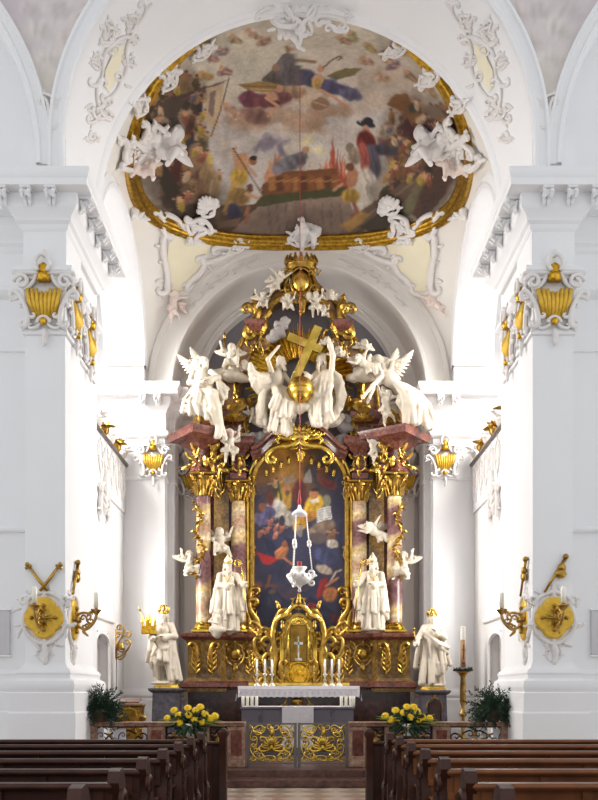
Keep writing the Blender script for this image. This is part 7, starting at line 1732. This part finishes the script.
# ---- bouquets
def bouquet(px, label, seed, spots):
    rr = random.Random(seed); Y = 15.32; c = Vector(P(px, 722, Y)); st = empty('flower_stand', (c.x, Y, .26), 'iron stand under the yellow bouquet %s' % ('left of the gate' if px < 299 else 'right of the gate'), 'stand', 'flower stands')
    MB().lathe([(.15, -.13 + .13), (.15, .03), (.03, .06), (.025, .5), (.14, .53), (.14, .55)], 14).build('column', 'iron_dark', st, 'auto'); st.location.z = .13 if Y < 15.17 else .26
    r = empty('bouquet', (c.x, Y, st.location.z + .55), label, 'flowers', 'yellow bouquets'); zb_ = r.location.z
    MB().lathe([(.07, 0), (.09, .02), (.05, .06), (.1, .16), (.13, .22), (.11, .22)], 16).build('vase', 'silver', r, True)
    b = MB(); b2 = MB()
    for k in range(80):
        a = rr.uniform(0, 2 * PI); el = rr.uniform(-.7, .8); l = rr.uniform(.2, .42); d = Vector((math.cos(a) * math.cos(el), -abs(math.sin(a)) * math.cos(el) * .7 + .1, math.sin(el))); p0 = Vector((0, 0, .22)); q = p0 + d * l
        b.tube([p0, p0 + d * l * .5, q, q + Vector((0, 0, -.05))], [.006, .03, .035, .004], 5, .3)
    for k in range(16):
        e = -1 if k % 2 else 1; d = Vector((e, rr.uniform(-.4, .2), rr.uniform(-.1, .35))).normalized(); p0 = Vector((0, 0, .24)); l = rr.uniform(.38, .62); b2.tube([p0, p0 + d * l * .6, p0 + d * l + Vector((0, 0, -.03))], [.008, .018, .003], 5, .4)
    b.build('leaves', 'green', r, True); b2.build('long_leaves', 'green_light', r, True)
    for (fx_, fy_) in spots:
        q = Vector(P(px + fx_ * 1.15, 720.5 + fy_ * 1.15, Y - .14 + .004 * abs(fx_))) - Vector(r.location); nd = Vector((fx_ * .02, -1, .45 - fy_ * .03)).normalized(); u = nd.orthogonal().normalized(); w = nd.cross(u); m = MB()
        for rg, (rd, ln, np_) in enumerate(((.07, 0, 15), (.048, .014, 12))):
            for i in range(np_):
                a = 2 * PI * (i + rg * .5) / np_; e = u * math.cos(a) + w * math.sin(a); m.tube([q + nd * ln, q + e * rd * .6 + nd * (ln + .012), q + e * rd + nd * (ln - .004)], [.01, .016, .005], 5, .3, nd)
        fl = m.build('flower', 'yellow', r, True); MB().ball(q + nd * .016, .02, 9, 6).build('flower_heart', 'flower_heart', fl, True); 
        sm = MB().tube([Vector((0, 0, .2)), q * .6 + Vector((0, 0, .08)), q], .006, 5); sm.build('stem', 'green', fl)
bouquet(190, 'yellow gerbera bouquet with trailing leaves on a stand left of the gate', 3, [(-20, -2), (-10, -5), (-2, -11), (5, -9), (9, -12), (13, -6), (-1, -5), (4, -1), (-9, 2), (18, -2), (22, -4), (10, 1), (-14, -9)])
bouquet(407, 'yellow gerbera bouquet with trailing leaves on a stand right of the gate', 5, [(-19, -4), (-10, -9), (0, -12), (-3, -7), (3, -3), (-9, -1), (9, -8), (14, -3), (20, -2), (10, -1), (-14, -1), (6, -12)])
# ---- pews
PR, PRW = {}, {}
def pew(side):
    s = side; xe = -1.1 if s < 0 else 1.02; x1 = s * 5.3; wm = 'wood_dark' if s < 0 else 'wood_warm_and_lit'  # right pews lighter: window light on them is painted into the wood colour
    r = empty('church_pew', (xe, 0, 0), 'x', 'pew', '%s block of pews' % ('left' if s < 0 else 'right')); T = Matrix.Translation((-xe, 0, 0))
    g = lambda m, nm, mat, p=r: m.xf(T).build(nm, mat, p, 'auto')
    prof = [(.56, 0), (.5, .16), (.46, .3), (.5, .42), (.52, .5), (.44, .58), (.3, .64), (.2, .74), (.15, .84), (.19, .92), (.2, 1.0), (.16, 1.08), (.09, 1.115), (.01, 1.1), (-.02, 1.03), (.02, .96), (.04, .9), (.02, .8), (0, .7), (-.02, .4), (-.03, 0)]
    b = MB(); xa, xb = (xe - .072, xe) if s < 0 else (xe, xe + .072); n = len(prof)
    b.add([(xa, y, z) for y, z in prof] + [(xb, y, z) for y, z in prof], [tuple(range(n)), tuple(reversed(range(n, 2 * n)))] + [(i + n, (i + 1) % n + n, (i + 1) % n, i) for i in range(n)])
    g(b, 'end_panel', 'wood_dark')
    b = MB(); xo = xe if s < 0 else xe; fnp = lambda u, v: ((xo + (.004 if s < 0 else -.004), u, v), (1 if s < 0 else -1, 0, 0)); lay(b, [scroll((.2, .1), (.2, .48), .9, 1.2, 'S', .03, size=.25), scroll((.1, .55), (.09, .95), -.8, 1.1, 'S', .025, size=.2)] + shift2(acanthus(.3, .06, 6), .3, .14) + shift2(acanthus(.22, .04, 6), .1, .62), fnp, .3); g(b, 'carving', 'wood_dark')
    b = MB(); b.box(xe + s * .05, x1, .02, .05, .12, 1.0); 
    for k in range(7): q = xe + s * (.1 + k * .62); b.box(q, q + s * .06, .0, .06, .1, .99, .01)
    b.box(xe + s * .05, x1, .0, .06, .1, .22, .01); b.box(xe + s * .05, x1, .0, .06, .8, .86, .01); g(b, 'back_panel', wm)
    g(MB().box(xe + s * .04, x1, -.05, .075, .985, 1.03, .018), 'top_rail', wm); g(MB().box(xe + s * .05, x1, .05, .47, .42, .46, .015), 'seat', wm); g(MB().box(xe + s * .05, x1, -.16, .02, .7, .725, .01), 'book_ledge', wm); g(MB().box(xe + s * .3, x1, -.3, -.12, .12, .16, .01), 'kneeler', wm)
    return r
ordn = ['nearest', 'second', 'third', 'fourth', 'fifth', 'sixth', 'seventh']
for s, nm in ((-1, 'left'), (1, 'right')):
    p = pew(s)
    for i in range(7):
        lb = ('wooden pew with carved end %s of the aisle, %s row counting away from the viewer' % (nm, ordn[i])) if i else 'wooden pew with carved end %s of the aisle, row nearest to the viewer' % nm
        o = p if i == 0 else dup(p); o.location.y = 4.55 + .965 * i; o['label'] = lb
    xe = -1.0 if s < 0 else .93; r = empty('pew_front_panel', (xe, 11.35, 0), 'dark wooden front panel closing the %s block of pews before the altar' % nm, 'pew panel', 'pew front panels')
    b = MB().box(0, s * 4.3, 0, .05, .05, .92)
    for k in range(6): b.box(s * (.1 + k * .8), s * (.16 + k * .8), -.02, .07, .05, .92, .01)
    b.build('panel', 'wood_dark', r, 'auto'); MB().box(s * -.0, s * 4.3, -.06, .11, .91, .95, .015).build('top_rail', 'wood_dark', r, 'auto'); b = MB(); xa, xb = sorted((0, s * -.085)); b.stack([(xa, -.08), (xb, -.08), (xb, .14), (xa, .14)], [(.015, 0), (.015, .12), (0, .14), (0, 1.0), (.02, 1.03), (.02, 1.08), (-.03, 1.12)]); b.build('end_post', 'wood_dark', r, 'auto')
# ---- paschal candle on its stand
CY = 18.2; c = P(463, 722, CY); r = empty('candle_stand', (c[0], CY, .26), 'tall gilded baluster candle stand with a wreathed dish right of the altar', 'candle stand')
zd = Z(671, CY) - .26
MB().lathe([(.2, 0), (.2, .05), (.1, .12), (.05, .2), (.08, .3), (.05, .38), (.035, .5), (.06, .62), (.04, .7), (.03, .78), (.09, .84), (.05, .9), (.035, 1.0), (.07, 1.1), (.05, zd - .12), (.1, zd - .04), (.17, zd - .02)], 16).build('shaft', 'brass', r, True); MB().lathe([(.05, zd - .03), (.2, zd), (.21, zd + .03), (.02, zd + .035)], 18).build('dish', 'iron_dark', r, 'auto')
rr = random.Random(4); b = MB()
for k in range(60): a = rr.uniform(0, 2 * PI); q = Vector((.16 * math.cos(a), .16 * math.sin(a), zd + .03)); b.tube([q, q + Vector((rr.uniform(-.05, .05), rr.uniform(-.05, .05), rr.uniform(.0, .06)))], [.016, .006], 4)
b.build('wreath', 'green_dark', r, True)
z0 = .26 + zd + .035; r = empty('paschal_candle', (c[0], CY, z0), 'tall thick white easter candle with painted brown and gold decoration on the stand', 'candle'); hh = Z(626, CY) - z0
MB().lathe([(.05, 0), (.05, hh - .03), (.04, hh - .01), (.004, hh)], 16).build('candle', 'wax', r, True); MB().lathe([(.054, .04), (.054, hh * .68)], 16).build('painted_band', 'wax_tan', r, True); b = MB().box(-.01, .01, -.062, -.05, .2, .5); b.box(-.035, .035, -.062, -.05, .38, .4); b.box(-.03, .03, -.06, -.05, .1, .14); b.build('cross', 'red', r)
# ---- sacristy bell on its scrolled bracket
BY = 21.6; bx = -4.4; bz = Z(645, BY); r = empty('wall_bell', (bx, BY, bz), 'gilded scrolled wall bracket with small bell and pull cord at the left doorway', 'bell')
b = MB(); lay(b, [scroll((.02, .3), (.34, .22), -1.2, 1.2, 'S', .025, size=.25), scroll((.05, -.3), (.36, .05), .9, 1.3, 'C', .025, size=.22), scroll((.04, -.1), (.2, .42), -.8, 1.0, 'S', .022, size=.2), scroll((.1, -.35), (.24, -.2), 1.1, 1.0, 'C', .02, size=.25)] + shift2(spray((0, 0), PI / 2, .14, .03, 5, .9), .1, .36), lambda u, v: ((u, 0, v), (0, -1, 0)), 0); b.box(0, .03, -.04, .04, -.35, .38, .01); b.build('bracket', 'brass', r, True)
MB().lathe([(.09, -.12), (.075, -.06), (.06, .02), (.03, .06), (.01, .08)], 14, (.14, -.02, 0)).build('bell', 'brass', r, True); b = MB().tube([(.03, -.03, -.3), (.0 + .02, -.03, -1.0)], .008, 5); b.ball((.02, -.03, -1.03), (.02, .02, .05)); b.build('pull_cord', 'iron_dark', r)
# ---- gilded credence by the left pier
GY = 17.6; x = X(131.5, GY); zt_ = Z(703, GY); r = empty('credence_table', (x, GY, .26), 'carved gilded side table with a sloping book board behind the left fern', 'side table'); hh = zt_ - .26
b = MB().box(-.25, .25, -.2, .2, hh - .06, hh - .02, .01); b.build('table_top', 'marble_brown', r, 'auto'); b = MB(); b.prism([(-.2, .1), (.2, .1), (.16, .35), (.23, hh - .06), (-.23, hh - .06), (-.16, .35)], -.16, .16, .02); b.box(-.24, .24, -.2, .2, 0, .1, .02); b.build('body', 'gold_dark', r, 'auto')
b = MB(); lay(b, shift2(cartouche(.17, .2), 0, hh - .3) + shift2(acanthus(.5, .08, 7), -.18, .3) + shift2(acanthus(.5, .08, 7), .18, .3), flat(-.17), .5); b.build('carving', 'gold', r, True)
b = MB(); b.box(-.2, .2, -.14, .14, 0, .025, .008); o = b.build('book_board', 'wood_warm_and_lit', None, 'auto', (x - .03, GY, zt_ + .035), (.25, 0, 0)); tag(o, 'sloping wooden book board lying on the gilded side table', 'book board')
# ---- stone tablets on the recess walls
for s, nm in ((-1, 'left'), (1, 'right')):
    x0, x1 = (-5.6, X(10, 15.42)) if s < 0 else (X(591, 15.42), 5.6)
    r = empty('wall_tablet', ((x0 + x1) / 2, 15.44, 2.2), 'plain pale grey stone tablet on the %s recess wall, cut by the picture edge' % nm, 'tablet', 'wall tablets'); d = (x1 - x0) / 2
    MB().box(-d, d, -.05, 0, 0, .76, .01).build('slab', 'grey_panel', r, 'auto'); b = MB(); b.box(-d - .02, d + .02, -.06, 0, -.03, 0, .005); b.box(-d - .02, d + .02, -.06, 0, .76, .79, .005); b.build('border', 'plaster', r, 'auto')
# ================================================================ LIGHT AND CAMERA
w = bpy.data.worlds.new('daylight'); scene.world = w; w.use_nodes = True
bg = w.node_tree.nodes['Background']; bg.inputs['Color'].default_value = (.93, .96, 1, 1); bg.inputs['Strength'].default_value = .78
def area(name, loc, rot, sx, sy, power, col=(1, 1, 1), spread=PI):
    l = bpy.data.lights.new(name, 'AREA'); l.shape = 'RECTANGLE'; l.size = sx; l.size_y = sy; l.energy = power; l.spread = spread; l.color = col
    o = bpy.data.objects.new(name, l); COL.objects.link(o); o.location = loc; o.rotation_euler = rot; return o
for s in (-1, 1):
    area('gallery_window_light', (s * 6.95, 20, 9.45), (0, s * (PI / 2 - .55), 0), 4.2, 2.7, 520, (1, .975, .94), math.radians(108))
    area('niche_window_light', (s * 4.78, 20.1, 4.2), (0, s * PI / 2, 0), 1.9, 1.9, 150, (1, .985, .97))
area('added_apse_fill', (0, 23.35, 6.2), (PI / 2, 0, 0), 3.6, 6, 240, (1, .97, .93)); bpy.data.objects['added_apse_fill'].rotation_euler = (-PI / 2, 0, 0)  # added fill light, unseen behind the altarpiece, to brighten the apse walls
cam = bpy.data.cameras.new('camera'); co_ = bpy.data.objects.new('camera', cam); COL.objects.link(co_)
co_.location = (0, 0, CZ); co_.rotation_euler = (PI / 2, 0, 0)
cam.sensor_width = 36; cam.sensor_fit = 'AUTO'; cam.lens = 36 * FOC / 800; cam.shift_y = (HY - 400) / 800; cam.shift_x = 0; cam.clip_end = 200
scene.camera = co_
vs = scene.view_settings; vs.view_transform = 'Standard'; vs.look = 'None'; vs.exposure = .4; vs.gamma = 1; vs.use_curve_mapping = False
